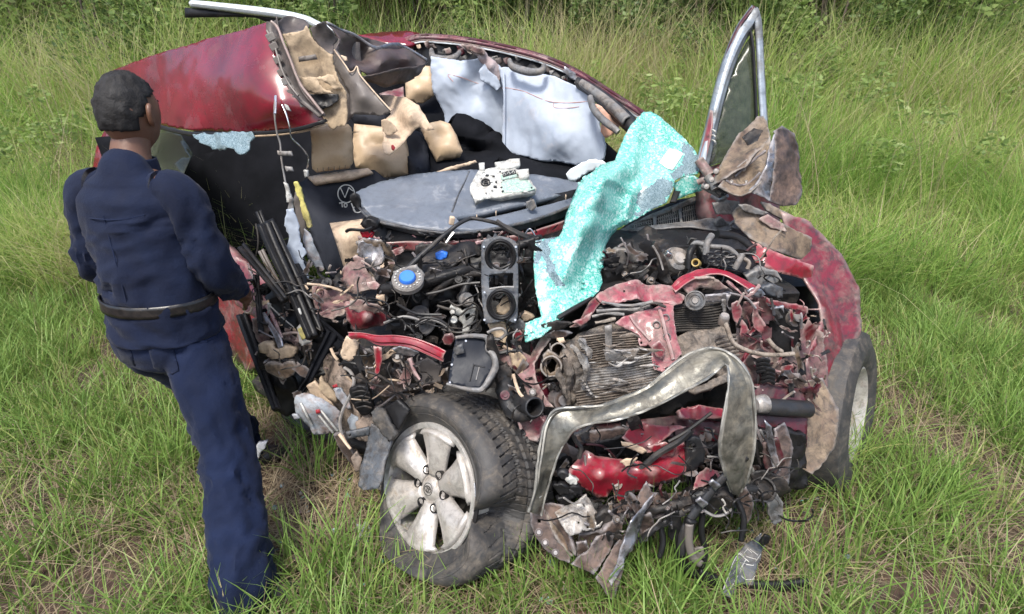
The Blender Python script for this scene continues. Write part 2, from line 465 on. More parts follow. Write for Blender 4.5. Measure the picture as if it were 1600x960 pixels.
navy = M('navy_cloth', (.005, .011, .036), (.003, .007, .024), scale=8, rough=.85, rv=.05, bump=.5, bs=90, sheen=.05, spec=.2)
navyd = M('navy_shirt_cloth', (.005, .010, .030), (.004, .007, .021), scale=8, rough=.85, rv=.05, bump=.5, bs=90, sheen=.05, spec=.2)
skin = M('brown_skin', (.135, .066, .040), (.115, .055, .033), rough=.5, bump=.15, bs=120)
hair = M('black_hair', (.008, .007, .007), rough=.8, bump=.8, bs=160)
shoem = M('black_leather', (.012, .012, .013), rough=.35, dirt=(.12, .09, .07), da=.2, bump=.2)
sock = M('white_sock', (.72, .72, .72), rough=.9, bump=.3)
blood = M('red_stain', (.36, .03, .04), rough=.5, bump=0)

def glass_mats():
    m = bpy.data.materials.new('shattered_laminated_glass'); m.use_nodes = True
    N = m.node_tree.nodes; L = m.node_tree.links; b = N['Principled BSDF']; out = N['Material Output']
    tc = N.new('ShaderNodeTexCoord')
    vo = N.new('ShaderNodeTexVoronoi'); vo.feature = 'DISTANCE_TO_EDGE'; vo.inputs['Scale'].default_value = 115
    L.new(tc.outputs['Object'], vo.inputs['Vector'])
    vc = N.new('ShaderNodeTexVoronoi'); vc.inputs['Scale'].default_value = 115
    L.new(tc.outputs['Object'], vc.inputs['Vector'])
    n1 = N.new('ShaderNodeTexNoise'); n1.inputs['Scale'].default_value = 5; n1.inputs['Detail'].default_value = 6; n1.inputs['Roughness'].default_value = .65
    L.new(tc.outputs['Object'], n1.inputs['Vector'])
    def mr(s, a, c, lo=0, hi=1):
        r = N.new('ShaderNodeMapRange'); r.inputs['From Min'].default_value = a; r.inputs['From Max'].default_value = c
        r.inputs['To Min'].default_value = lo; r.inputs['To Max'].default_value = hi
        L.new(s, r.inputs['Value']); return r.outputs[0]
    def mix(f, a, c):
        x = N.new('ShaderNodeMix'); x.data_type = 'RGBA'; L.new(f, x.inputs[0])
        for s, val in ((6, a), (7, c)):
            if isinstance(val, tuple): x.inputs[s].default_value = (*val, 1)
            else: L.new(val, x.inputs[s])
        return x.outputs[2]
    base = mix(mr(n1.outputs[0], .40, .60), (.05, .47, .39), (.22, .70, .61))
    base = mix(mr(vc.outputs['Color'], .55, .85, 0, .8), base, (.75, .93, .90))  # paler zones and white cells: dense cracks plus lit sparkle put into colour
    base = mix(mr(vo.outputs[0], .0, .16, .45, 0), base, (.78, .93, .90))
    L.new(base, b.inputs['Base Color'])
    b.inputs['Roughness'].default_value = .2; b.inputs['Specular IOR Level'].default_value = .6
    bp = N.new('ShaderNodeBump'); bp.inputs['Strength'].default_value = .7; bp.inputs['Distance'].default_value = .002
    L.new(vc.outputs['Color'], bp.inputs['Height']); L.new(bp.outputs[0], b.inputs['Normal'])
    tr = N.new('ShaderNodeBsdfTranslucent'); L.new(base, tr.inputs[0])
    tp = N.new('ShaderNodeBsdfTransparent'); tp.inputs[0].default_value = (.75, .92, .88, 1)
    m1 = N.new('ShaderNodeMixShader'); m1.inputs[0].default_value = .35
    L.new(b.outputs[0], m1.inputs[1]); L.new(tr.outputs[0], m1.inputs[2])
    m2 = N.new('ShaderNodeMixShader'); L.new(mr(n1.outputs[0], .32, .48, .16, .06), m2.inputs[0])
    L.new(m1.outputs[0], m2.inputs[1]); L.new(tp.outputs[0], m2.inputs[2])
    L.new(m2.outputs[0], out.inputs[0])
    # clearer, greyer glass at the torn rim
    g = bpy.data.materials.new('clear_cracked_glass'); g.use_nodes = True
    N = g.node_tree.nodes; L = g.node_tree.links; b = N['Principled BSDF']; out = N['Material Output']
    tc = N.new('ShaderNodeTexCoord')
    vo = N.new('ShaderNodeTexVoronoi'); vo.feature = 'DISTANCE_TO_EDGE'; vo.inputs['Scale'].default_value = 150
    L.new(tc.outputs['Object'], vo.inputs['Vector'])
    vc = N.new('ShaderNodeTexVoronoi'); vc.inputs['Scale'].default_value = 150; L.new(tc.outputs['Object'], vc.inputs['Vector'])
    base = mix(mr(vc.outputs['Color'], .3, .9), (.10, .16, .185), (.20, .28, .32))
    base = mix(mr(vo.outputs[0], .0, .10, .5, 0), base, (.58, .70, .73))
    L.new(base, b.inputs['Base Color']); b.inputs['Roughness'].default_value = .15
    bp = N.new('ShaderNodeBump'); bp.inputs['Strength'].default_value = .6; bp.inputs['Distance'].default_value = .002
    L.new(vc.outputs['Color'], bp.inputs['Height']); L.new(bp.outputs[0], b.inputs['Normal'])
    tp = N.new('ShaderNodeBsdfTransparent'); tp.inputs[0].default_value = (.8, .88, .9, 1)
    m2 = N.new('ShaderNodeMixShader'); m2.inputs[0].default_value = .22
    L.new(b.outputs[0], m2.inputs[1]); L.new(tp.outputs[0], m2.inputs[2]); L.new(m2.outputs[0], out.inputs[0])
    # window pane of the open door: dusty tinted glass
    d = bpy.data.materials.new('dusty_window_glass'); d.use_nodes = True
    N = d.node_tree.nodes; L = d.node_tree.links; b = N['Principled BSDF']; out = N['Material Output']
    tc = N.new('ShaderNodeTexCoord'); n1 = N.new('ShaderNodeTexNoise'); n1.inputs['Scale'].default_value = 30; n1.inputs['Detail'].default_value = 8
    L.new(tc.outputs['Object'], n1.inputs['Vector'])
    L.new(mix(mr(n1.outputs[0], .3, .7), (.035, .042, .032), (.085, .095, .07)), b.inputs['Base Color'])
    b.inputs['Roughness'].default_value = .22
    tp = N.new('ShaderNodeBsdfTransparent'); tp.inputs[0].default_value = (.62, .66, .55, 1)
    m2 = N.new('ShaderNodeMixShader'); m2.inputs[0].default_value = .38
    L.new(b.outputs[0], m2.inputs[1]); L.new(tp.outputs[0], m2.inputs[2]); L.new(m2.outputs[0], out.inputs[0])
    return m, g, d
shatter, clearg, dustg = glass_mats()

def tint_mat(name, cols, rough=.5, transl=.35):
    """leaf or blade colour from a per-piece number"""
    m = bpy.data.materials.new(name); m.use_nodes = True
    N = m.node_tree.nodes; L = m.node_tree.links; b = N['Principled BSDF']; out = N['Material Output']
    at = N.new('ShaderNodeAttribute'); at.attribute_name = 'tint'
    cr = N.new('ShaderNodeValToRGB'); e = cr.color_ramp.elements
    e[0].position = 0; e[0].color = (*cols[0], 1); e[1].position = 1; e[1].color = (*cols[-1], 1)
    for i, c in enumerate(cols[1:-1]):
        q = e.new((i + 1) / (len(cols) - 1)); q.color = (*c, 1)
    L.new(at.outputs['Fac'], cr.inputs[0]); L.new(cr.outputs[0], b.inputs['Base Color'])
    b.inputs['Roughness'].default_value = rough; b.inputs['Specular IOR Level'].default_value = .35
    tr = N.new('ShaderNodeBsdfTranslucent'); L.new(cr.outputs[0], tr.inputs[0])
    mx = N.new('ShaderNodeMixShader'); mx.inputs[0].default_value = transl
    L.new(b.outputs[0], mx.inputs[1]); L.new(tr.outputs[0], mx.inputs[2]); L.new(mx.outputs[0], out.inputs[0])
    return m
grass_m = tint_mat('grass_blade', [(.42, .35, .21), (.29, .32, .10), (.15, .25, .05), (.24, .37, .09), (.10, .19, .04)])
tall_m = tint_mat('tall_grass_blade', [(.52, .45, .28), (.42, .46, .16), (.28, .42, .09), (.21, .36, .075), (.10, .20, .045)], transl=.45)
leaf_m = tint_mat('shrub_leaf', [(.06, .105, .035), (.12, .19, .06), (.19, .27, .085), (.28, .36, .13)], transl=.5)
leaf2_m = tint_mat('pale_shrub_leaf', [(.13, .20, .06), (.21, .30, .09), (.29, .38, .12), (.37, .43, .18)], transl=.5)
straw_m = tint_mat('straw', [(.28, .22, .14), (.22, .165, .105), (.34, .28, .18)], transl=.15)
bark = M('bark', (.12, .095, .075), (.08, .06, .05), rough=.9, bump=.6)
soil = M('soil', (.115, .062, .043), (.065, .038, .028), scale=9, rough=.95, rv=.03, dirt=(.15, .115, .07), da=.35, ds=14, bump=.9, bs=40, grime=.4)
mauvec = M('soiled_twisted_cloth', (.42, .36, .36), (.33, .26, .26), scale=10, rough=.75, dirt=(.28, .2, .19), da=.3, bump=.4, grime=.3)
scuffed = M('scuffed_red_paint', (.36, .014, .034), (.24, .009, .022), rough=.32, coat=.3, dirt=(.25, .14, .12), da=.14, ds=10, chips=(.62, .52, .46), ca=.06, cs=20, bump=.2, wear=.5, grime=.42)
# ---------------------------------------------------------------- ground and plants
def H(x, y):
    s = max(0.0, y - 4.1)
    h = .30 * s - .006 * s * s if s < 22 else .30 * 22 - .006 * 484
    if y > 9.6: h += min(9.0, .75 * (y - 9.6))
    h += .035 * noise.noise(Vector((x * .8, y * .8, 0))) + .10 * noise.noise(Vector((x * .23, y * .23, 4))) * min(1, s)
    return h
def build_ground():
    xs = sorted(set([-300, -120, -60, -30, -18] + [x * .4 - 12 for x in range(61)] + [18, 30, 60, 120, 300]))
    ys = sorted(set([-120, -50, -20, -8, -3] + [y * .2 - 1 for y in range(56)] + [10.5 + y for y in range(18)] + [34, 50, 90, 160, 300]))
    V = [(x, y, H(x, y)) for y in ys for x in xs]
    n = len(xs)
    F = [(j * n + i, j * n + i + 1, (j + 1) * n + i + 1, (j + 1) * n + i) for j in range(len(ys) - 1) for i in range(n - 1)]
    o = mesh_obj('ground', V, F, soil); o['kind'] = 'structure'
    return o
build_ground()
rng = np.random.default_rng(11)
def blades_mesh(name, mat, roots, h, wd, lean, az, tint, seg=4, curve=1.6, label=None, cat='grass', stuff=True):
    """many curved, tapering blades in one mesh; every blade keeps one tint"""
    n = len(roots)
    t = np.linspace(0, 1, seg + 1)
    dx, dy = np.cos(az), np.sin(az)
    ang = rng.uniform(0, math.pi, n)
    wx, wy = np.cos(ang), np.sin(ang)
    V = np.zeros((n, seg + 1, 2, 3))
    for k, tt in enumerate(t):
        out = lean * h * tt ** curve
        zz = h * (tt - .38 * np.clip(lean, 0, 1.6) * tt ** 2.4)
        ww = wd * (1 - tt) ** .6 * .5 + .0003
        for s, sg in ((0, -1), (1, 1)):
            V[:, k, s, 0] = roots[:, 0] + dx * out + sg * wx * ww
            V[:, k, s, 1] = roots[:, 1] + dy * out + sg * wy * ww
            V[:, k, s, 2] = roots[:, 2] + zz
    base = (np.arange(n) * (seg + 1) * 2)[:, None]
    k = np.arange(seg)[None, :] * 2
    F = np.stack([base + k, base + k + 1, base + k + 3, base + k + 2], -1).reshape(-1, 4)
    me = bpy.data.meshes.new(name)
    me.vertices.add(V.size // 3); me.vertices.foreach_set('co', V.reshape(-1).astype(np.float32))
    me.loops.add(F.size); me.loops.foreach_set('vertex_index', F.reshape(-1).astype(np.int32))
    me.polygons.add(len(F)); me.polygons.foreach_set('loop_start', (np.arange(len(F)) * 4).astype(np.int32))
    me.update(calc_edges=True); me.validate()
    a = me.attributes.new('tint', 'FLOAT', 'POINT')
    a.data.foreach_set('value', np.repeat(tint, (seg + 1) * 2).astype(np.float32))
    me.polygons.foreach_set('use_smooth', [True] * len(me.polygons))
    me.materials.append(mat)
    o = bpy.data.objects.new(name, me); C.objects.link(o)
    if stuff: o['kind'] = 'stuff'
    if label: o['label'] = label; o['category'] = cat
    return o
def tufts(n_t, per, sampler, hr, wd, lean, tr, spread=.05):
    R_, H_, W_, L_, A_, T_ = [], [], [], [], [], []
    k = 0; tries = 0
    while k < n_t and tries < n_t * 30:
        tries += 1
        q = sampler()
        if q is None: continue
        k += 1
        x, y, sc_, dry = q
        m = max(2, int(per * rng.uniform(.5, 1.5)))
        a = rng.uniform(0, 2 * math.pi, m); r = spread * np.sqrt(rng.uniform(0, 1, m)) * rng.uniform(.6, 1.6)
        bx = x + r * np.cos(a); by = y + r * np.sin(a)
        R_.append(np.stack([bx, by, np.array([H(float(p), float(s)) - .01 for p, s in zip(bx, by)])], -1))
        H_.append(rng.uniform(hr[0], hr[1], m) * sc_)
        W_.append(rng.uniform(wd[0], wd[1], m)); L_.append(np.abs(rng.normal(lean, lean * .55, m)))
        A_.append(a + rng.normal(0, .7, m))
        T_.append(np.clip(rng.normal(tr - dry * .5, .22, m), 0, 1))
    c = np.concatenate
    return c(R_), c(H_), c(W_), c(L_), c(A_), c(T_)
BARE = [(500, 740, .36), (450, 800, .22), (560, 860, .13), (1085, 900, .10), (1110, 920, .10), (430, 690, .22), (840, 890, .15), (650, 910, .12), (480, 860, .12), (1162, 890, .17), (1140, 935, .12), (1190, 920, .14), (570, 866, .09), (700, 925, .14), (640, 900, .12), (760, 905, .12), (600, 890, .06)]
BARE = [(*G(u, v).to_2d(), r) for u, v, r in BARE]
def bare(x, y):
    return min((math.hypot(x - bx, y - by) / r for bx, by, r in BARE), default=9)
def near_s():
    x, y = rng.uniform(-4.6, 4.6), rng.uniform(1.15, 4.6)
    if abs(x) > 1.1 * y + .5: return None
    b = bare(x, y)
    if b < 1 and rng.uniform() > .10: return None
    d = noise.noise(Vector((x * 2.2, y * 2.2, 7)))
    if d < -.12 and rng.uniform() > .30: return None
    if -.75 < x < 1.1 and y > 1.95: return None          # under the wreck
    return x, y, (.6 if b < 1.3 else 1.0) * (1 + .35 * d), max(0, -d) + (.5 if b < 1.3 else 0)
a = tufts(3000, 17, near_s, (.10, .31), (.004, .0085), .50, .62)
blades_mesh('grass', grass_m, a[0], a[1], a[2], a[3], a[4], a[5], label='short green grass growing round the wheel and the torn front')
# long tufts that stand out beside the wheel and under the hanging metal
SPOTS = [(500, 700, .42, 40), (492, 745, .40, 44), (640, 945, .22, 45), (600, 930, .22, 50), (565, 900, .36, 44), (520, 900, .34, 46), (480, 905, .32, 46), (545, 950, .30, 50), (460, 955, .30, 46), (505, 955, .28, 50),
         (900, 945, .34, 50), (870, 925, .32, 44), (930, 935, .30, 40), (835, 945, .28, 42), (790, 950, .28, 40), (1030, 925, .40, 55), (1050, 950, .36, 50), (1100, 800, .24, 34), (1128, 826, .24, 36), (1150, 790, .22, 34), (1085, 950, .30, 45), (1000, 905, .3, 36),
         (1010, 955, .30, 46), (1240, 900, .3, 45), (1290, 940, .3, 45), (430, 720, .25, 30), (1320, 880, .3, 40), (720, 945, .25, 30), (960, 955, .3, 44)]
L_ = []
for u, v, hh, m in SPOTS:
    q = G(u, v)
    for _ in range(m):
        an = rng.uniform(0, 6.28); r = .09 * math.sqrt(rng.uniform())
        L_.append((q.x + r * math.cos(an), q.y + r * math.sin(an), hh * rng.uniform(.5, 1.12), an + rng.normal(0, .6)))
L_ = np.array(L_)
rt = np.stack([L_[:, 0], L_[:, 1], np.array([H(x, y) - .01 for x, y in L_[:, :2]])], -1)
blades_mesh('long_grass', grass_m, rt, L_[:, 2], rng.uniform(.005, .0095, len(L_)), np.abs(rng.normal(.34, .22, len(L_))), L_[:, 3], np.clip(rng.normal(.72, .2, len(L_)), 0, 1), seg=5, label='long bright green grass tufts beside the wheel and under the hanging metal')
# dry straw lying about
def straw_s():
    x, y = rng.uniform(-2.6, 2.6), rng.uniform(1.2, 3.6)
    if bare(x, y) > 1.6 and rng.uniform() > .35: return None
    if -.75 < x < 1.1 and y > 2.0: return None
    return x, y, 1.0, 0
a = tufts(900, 9, straw_s, (.10, .26), (.002, .0045), 1.7, .5, .10)
blades_mesh('dry_straw', straw_m, a[0] + np.array([0, 0, .012]), a[1], a[2], a[3], a[4], rng.uniform(0, 1, len(a[0])), curve=1.1, label='dry straw lying on the bare soil beside the wheel')
# tall grass on the bank behind
def bank_s(y0, y1, xm):
    def f():
        y = rng.uniform(y0, y1); x = rng.uniform(-xm, xm) * (y / y1)
        d = noise.noise(Vector((x * .9, y * .9, 2)))
        if d < -.25 and rng.uniform() > .4: return None
        return x, y, 1 + .45 * d, max(0, 1.3 * noise.noise(Vector((x * .5, y * .5, 9)))) + max(0, -d * 1.0)
    return f
a = tufts(2300, 15, bank_s(4.3, 6.2, 6.2), (.28, .85), (.004, .009), .75, .60, .10)
b_ = tufts(2500, 14, bank_s(6.0, 9.5, 9.0), (.40, 1.05), (.006, .012), .70, .52, .14)
d_ = tufts(900, 12, bank_s(7.4, 9.3, 9.0), (1.0, 1.8), (.007, .013), .5, .35, .16)
c_ = tufts(900, 12, bank_s(9.0, 12.0, 11.0), (.6, 1.4), (.010, .018), .6, .5, .25)
a = [np.concatenate([p, q, r, s]) for p, q, r, s in zip(a, b_, c_, d_)]
blades_mesh('tall_grass', tall_m, a[0], a[1], a[2], a[3], a[4], a[5], seg=4, label='tall yellow green grass covering the bank behind the wreck')
# thin seed stalks above it
def stalk_s():
    y = rng.uniform(5.0, 8.0); x = rng.uniform(-7, 7) * y / 8
    return x, y, 1, 0
a = tufts(170, 5, stalk_s, (.8, 1.5), (.004, .006), .25, .1, .10)
blades_mesh('seed_stalks', straw_m, a[0], a[1], a[2], a[3], a[4], rng.uniform(0, 1, len(a[0])), label='thin pale seed stalks rising above the tall grass on the bank')

def leaf_cloud(centres, radii, n, size, tr, seed):
    r = np.random.default_rng(seed)
    V, F, T = [], [], []
    k = len(centres)
    wts = np.array([q ** 2 for q in radii]); wts = wts / wts.sum()
    idx = r.choice(k, n, p=wts)
    d = r.normal(0, 1, (n, 3)); d /= np.linalg.norm(d, axis=1)[:, None]
    rad = np.array(radii)[idx] * r.uniform(.45, 1.12, n)
    c = np.array(centres)[idx] + d * rad[:, None] * np.array([1, 1, .85])
    a = r.normal(0, 1, (n, 3)); a /= np.linalg.norm(a, axis=1)[:, None]
    a[:, 2] *= .6
    b = np.cross(a, r.normal(0, 1, (n, 3))); b /= np.linalg.norm(b, axis=1)[:, None]
    s = r.uniform(size * .6, size * 1.4, n)[:, None]
    q0 = c - a * s; q1 = c + b * s * .42; q2 = c + a * s; q3 = c - b * s * .42
    Vv = np.stack([q0, q1, q2, q3], 1).reshape(-1, 3)
    tl = np.clip(r.normal(tr, .25, n) + np.repeat(0, n), 0, 1)
    return Vv, np.arange(n * 4).reshape(-1, 4), np.repeat(tl, 4)
def quads_obj(name, Vv, Ff, tl, mat, parent):
    me = bpy.data.meshes.new(name)
    me.vertices.add(len(Vv)); me.vertices.foreach_set('co', Vv.reshape(-1).astype(np.float32))
    me.loops.add(Ff.size); me.loops.foreach_set('vertex_index', Ff.reshape(-1).astype(np.int32))
    me.polygons.add(len(Ff)); me.polygons.foreach_set('loop_start', (np.arange(len(Ff)) * 4).astype(np.int32))
    me.update(calc_edges=True)
    at = me.attributes.new('tint', 'FLOAT', 'POINT'); at.data.foreach_set('value', tl.astype(np.float32))
    me.materials.append(mat)
    return link(bpy.data.objects.new(name, me), parent)
def shrub(x, y, hgt, wid, mat, label, n, size, tr, seed, cat='shrub'):
    z0 = H(x, y)
    t = thing('shrub', label, cat, (x, y, z0), 'shrubs along the top of the bank')
    rr = random.Random(seed)
    cs, rs, st = [], [], []
    for i in range(11):
        a = rr.uniform(0, 6.28); q = wid * .5 * math.sqrt(rr.random()); zz = hgt * rr.uniform(.22, .92)
        q *= 1.1 - .5 * zz / hgt
        cs.append((x + q * math.cos(a), y + q * math.sin(a), z0 + zz)); rs.append(wid * rr.uniform(.14, .27))
    Vv, Ff, tl = leaf_cloud(cs, rs, n, size, tr, seed)
    quads_obj('crown', Vv, Ff, tl, mat, t)
    g = []
    for i, c in enumerate(cs[:8]):
        g.append(tube_geo([Vector((x + rr.uniform(-.1, .1), y + rr.uniform(-.1, .1), z0 - .05)), Vector((x * .6 + c[0] * .4, y * .6 + c[1] * .4, z0 + hgt * .3)), Vector(c)], [.028, .008], 5, 7))
    V, F = join_geo(g)
    mesh_obj('stems', V, F, bark, t)
SH = [(-5.9, 8.8, 2.9, 2.6, 0, .35), (-4.2, 9.6, 3.1, 2.4, 1, .5), (-2.6, 9.0, 2.7, 2.2, 0, .55), (-1.25, 10.0, 3.0, 2.2, 1, .45), (.1, 9.3, 2.6, 2.0, 0, .25), (1.35, 9.8, 2.8, 2.1, 0, .35),
      (2.5, 9.2, 2.5, 2.0, 0, .3), (3.5, 8.7, 2.3, 1.8, 1, .4), (4.6, 9.3, 2.9, 2.2, 0, .4), (6.0, 8.9, 2.8, 2.4, 1, .35), (-7.5, 9.3, 3.1, 2.5, 1, .4), (7.4, 9.4, 3.0, 2.4, 0, .5)]
SHL = ['dark leafy shrub high on the bank behind the red cabin roof', 'tall pale leafed shrub behind the folded roof skin', 'bright leafed shrub right behind the red cabin end',
       'loose pale shrub above the hanging white airbags', 'darkest shrub behind the tall grass at mid bank', 'dark bushy shrub above the curved roof rail',
       'low dark shrub in the gap above the teal windscreen', 'low pale shrub just left of the open door tip', 'dark shrub behind the tip of the open silver door frame', 'wide pale shrub on the bank past the open door',
       'pale shrub at the far end of the bank beyond the standing person', 'dark shrub at the end of the bank farthest past the open door']
for i, (x, y, h, wd, k, tr) in enumerate(SH):
    shrub(x, y, h, wd, leaf2_m if k else leaf_m, SHL[i], 5200, .055 if k else .048, tr, 40 + i)
# scrub that closes the gaps behind
r2 = np.random.default_rng(5)
cs = []; rs = []
for i in range(170):
    x = r2.uniform(-11, 11); y = r2.uniform(9.6, 12); cs.append((x, y, H(x, y) + r2.uniform(.2, 4.2))); rs.append(r2.uniform(.5, 1.0))
Vv, Ff, tl = leaf_cloud(cs, rs, 110000, .08, .35, 77)
o = quads_obj('undergrowth', Vv, Ff, tl, leaf_m, None); o['kind'] = 'stuff'; o['label'] = 'dense dark scrub closing the top of the bank'; o['category'] = 'undergrowth'
# broad weeds among the tall grass
cs = []; rs = []
for i in range(170):
    y = r2.uniform(5.2, 9); x = r2.uniform(-7, 7); cs.append((x, y, H(x, y) + r2.uniform(.3, .8))); rs.append(r2.uniform(.10, .26))
Vv, Ff, tl = leaf_cloud(cs, rs, 13000, .04, .5, 78)
o = quads_obj('weeds', Vv, Ff, tl, leaf2_m, None); o['kind'] = 'stuff'; o['label'] = 'broad leafed weeds mixed into the tall bank grass'; o['category'] = 'weeds'
# ---------------------------------------------------------------- the wreck: cabin end
car = thing('wrecked_car', 'crushed dark red car with its roof peeled back and its front torn open', 'car', (-.2, 2.8, 0))
def S(name, mat, pts, **k): return sheet(name, car, mat, pts, **k)
# body side behind the driver's seat, running away to the rear
side = S('rear_door', redm, [(470, 470, 2.55), (430, 452, 2.7), (379, 412, 2.9), (330, 372, 3.15), (262, 338, 3.6), (262, 470, 3.6), (320, 520, 3.15), (385, 580, 2.85), (430, 560, 2.65)], th=.05, cr=.016, fr=5, cell=11)
S('rear_quarter_panel', red, [(262, 338, 3.6), (205, 308, 4.3), (160, 292, 4.9), (140, 330, 4.95), (140, 400, 4.95), (168, 408, 4.9), (180, 375, 4.7), (205, 368, 4.35), (230, 385, 4.05), (246, 440, 3.72), (262, 470, 3.6)], th=.05, cr=.006, fr=3, cell=11)
S('rear_window', dustg, [(262, 330, 3.62), (205, 300, 4.3), (168, 284, 4.85), (205, 165, 4.85), (262, 180, 4.1), (300, 240, 3.7)], th=.006, cr=.002, cell=14)
S('rear_pillar', red, [(168, 292, 4.9), (140, 300, 5.0), (150, 230, 5.0), (190, 150, 5.0), (212, 150, 4.85), (190, 220, 4.9)], th=.05, cr=.004, cell=12)
S('tailgate', maroon, [(140, 300, 5.0), (140, 400, 5.0), (128, 398, 5.3), (122, 330, 5.5), (128, 296, 5.4)], th=.05, cr=.01, cell=12)
c0 = P(207, 412, 4.25); ax0 = Vector((-.70, -.68, .05)).normalized()
rwt = lathe('rear_wheel', car, rubber, c0, ax0, [(.19, .08), (.22, .11), (.30, .125), (.36, .10), (.375, .06), (.375, -.08), (.34, -.12), (.22, -.12)], 48)
lathe('rim', rwt, alloy, c0, ax0, [(.0, .06), (.05, .065), (.06, .05), (.15, .055), (.18, .075), (.205, .105), (.215, .10), (.215, -.10)], 36)
# cabin shell: closes the wreck, cabin shade put into the black lining and floor
S('cabin_shade_lining', cloth, [(150, 215, 5.0), (379, 200, 4.6), (520, 150, 4.7), (640, 95, 4.9), (700, 90, 4.75), (840, 125, 4.2), (930, 210, 3.75), (985, 255, 3.5), (980, 330, 3.4), (840, 360, 3.6), (600, 380, 3.9), (379, 400, 4.3), (200, 370, 4.8)], th=.03, cr=.05, fr=3, cell=22)
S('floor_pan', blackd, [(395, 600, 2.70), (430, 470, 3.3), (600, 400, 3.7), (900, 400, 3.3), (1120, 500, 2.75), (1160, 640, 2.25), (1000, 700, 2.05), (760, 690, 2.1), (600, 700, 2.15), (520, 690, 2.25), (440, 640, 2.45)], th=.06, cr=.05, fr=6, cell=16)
# far roof edge and rear glass frame, top left
ribbon('rear_roof_edge', car, silverp, [(300, 2, 4.7), (379, 10, 4.55), (440, 18, 4.45), (480, 27, 4.4), (503, 38, 4.3), (540, 50, 4.3)], [(300, 10, 4.7), (379, 20, 4.55), (440, 28, 4.45), (478, 36, 4.4), (500, 46, 4.3), (538, 56, 4.3)], n=24, m=4, th=.02, cr=.002, prof=lambda s, t: .02 * math.sin(math.pi * t))
ribbon('rear_window_frame', car, black, [(290, 12, 4.72), (379, 19, 4.6), (440, 28, 4.5), (480, 36, 4.45)], [(290, 28, 4.72), (379, 27, 4.6), (408, 31, 4.55), (440, 48, 4.5)], n=14, m=2, th=.02, cr=.002)
# red roof skin, folded up on its side
roof = S('roof_skin', red, [(170, 112, 3.9), (255, 82, 3.4), (320, 62, 3.12), (379, 46, 2.95), (416, 35, 2.85), (424, 58, 2.82), (432, 86, 2.78), (443, 115, 2.75), (455, 138, 2.72), (471, 156, 2.70), (488, 168, 2.69), (500, 180, 2.68), (505, 187, 2.67), (497, 196, 2.68), (460, 203, 2.72), (379, 208, 2.86), (300, 205, 3.1), (215, 190, 3.6), (165, 170, 3.95)],
         ctrl=[(400, 100, 2.78), (330, 120, 2.98), (440, 165, 2.67), (410, 60, 2.83), (400, 185, 2.78)], th=.006, cr=.009, fr=3.2, cell=6, octv=3)
ribbon('roof_lower_edge', car, black, [(240, 193, 3.4), (300, 206, 3.08), (379, 206, 2.83), (440, 203, 2.70), (480, 195, 2.66), (508, 186, 2.65)], [(240, 199, 3.4), (300, 213, 3.08), (379, 212, 2.83), (440, 209, 2.70), (483, 201, 2.66), (512, 190, 2.65)], n=30, m=3, th=.012, cr=.005, fr=25)
ribbon('roof_lower_trim', car, cream, [(396, 212, 2.84), (440, 208, 2.74), (480, 201, 2.68), (510, 193, 2.66)], [(396, 215, 2.84), (440, 212, 2.74), (483, 205, 2.68), (512, 197, 2.66)], n=20, m=2, th=.01, cr=.003)
fl_out = [(416, 34, 2.84), (417, 52, 2.82), (426, 76, 2.79), (433, 100, 2.76), (441, 120, 2.74), (452, 140, 2.71), (465, 156, 2.69), (480, 168, 2.67), (498, 184, 2.65)]
fl_in = [(432, 26, 2.80), (438, 54, 2.78), (447, 76, 2.75), (455, 98, 2.73), (463, 120, 2.71), (470, 138, 2.69), (480, 152, 2.66), (492, 166, 2.65), (507, 182, 2.63)]
roof_fl = ribbon('roof_flange', car, taupe, fl_out, fl_in, n=44, m=6, th=.006, cr=.004, prof=lambda s, t: -.018 * math.sin(math.pi * t) ** .5)
for u, v, q in [(423, 58, 20), (428, 73, 18), (434, 93, 15), (440, 113, 18), (446, 127, 22), (456, 144, 30), (464, 153, 35), (474, 161, 40)]:
    d = ray(u, v); a = R(q)
    box('flange_tab', roof_fl, gplas if q % 3 else taupe2, P(u, v, 2.792 - (v - 40) * .0008), (.030, .006, .036), (0, 60 + q * .3, 0), .003, cr=.002)
tube('roof_bead', car, mauve, [(424, 34, 2.79), (434, 44, 2.77), (444, 70, 2.74), (454, 94, 2.72), (463, 118, 2.70), (472, 136, 2.68), (487, 155, 2.65), (505, 178, 2.63)], .006, 6, 40)
tube('roof_bead', car, taupe2, [(417, 48, 2.81), (427, 66, 2.78), (434, 88, 2.75), (441, 110, 2.72), (452, 132, 2.70), (466, 150, 2.67)], .005, 6, 40)
# torn roof lining
S('roof_lining', beiged, [(441, 53), (455, 51), (475, 47), (479, 40), (484, 48), (490, 62), (500, 72), (512, 83), (520, 86), (520, 100), (526, 118), (535, 135), (542, 145), (543, 190), (540, 197), (528, 198), (522, 203), (515, 200), (505, 190), (500, 180), (485, 165), (470, 140), (460, 115), (455, 95), (447, 70)], Y=2.80, ctrl=[(490, 100, 2.84), (500, 130, 2.83), (470, 80, 2.83), (520, 180, 2.80)], th=.008, cr=.010, fr=8, rag=1.2, cell=5)
S('lining_patch', taupe2, [(466, 89), (480, 87), (493, 85), (496, 93), (482, 95), (467, 97)], Y=2.785, th=.004, cr=.001, cell=5)
S('lining_tear', gdark, [(481, 147), (500, 148), (528, 148), (527, 158), (518, 166), (505, 172), (495, 166)], Y=2.775, th=.004, cr=.012, fr=18, cell=5, ctrl=[(505, 158, 2.80)])
S('lining_shred', beiged, [(462, 117), (480, 121), (495, 122), (512, 116), (522, 118), (535, 140), (520, 138), (505, 125), (495, 124), (505, 138), (524, 146), (490, 146), (475, 140)], Y=2.775, th=.004, cr=.012, fr=14, rag=1.5, cell=5)
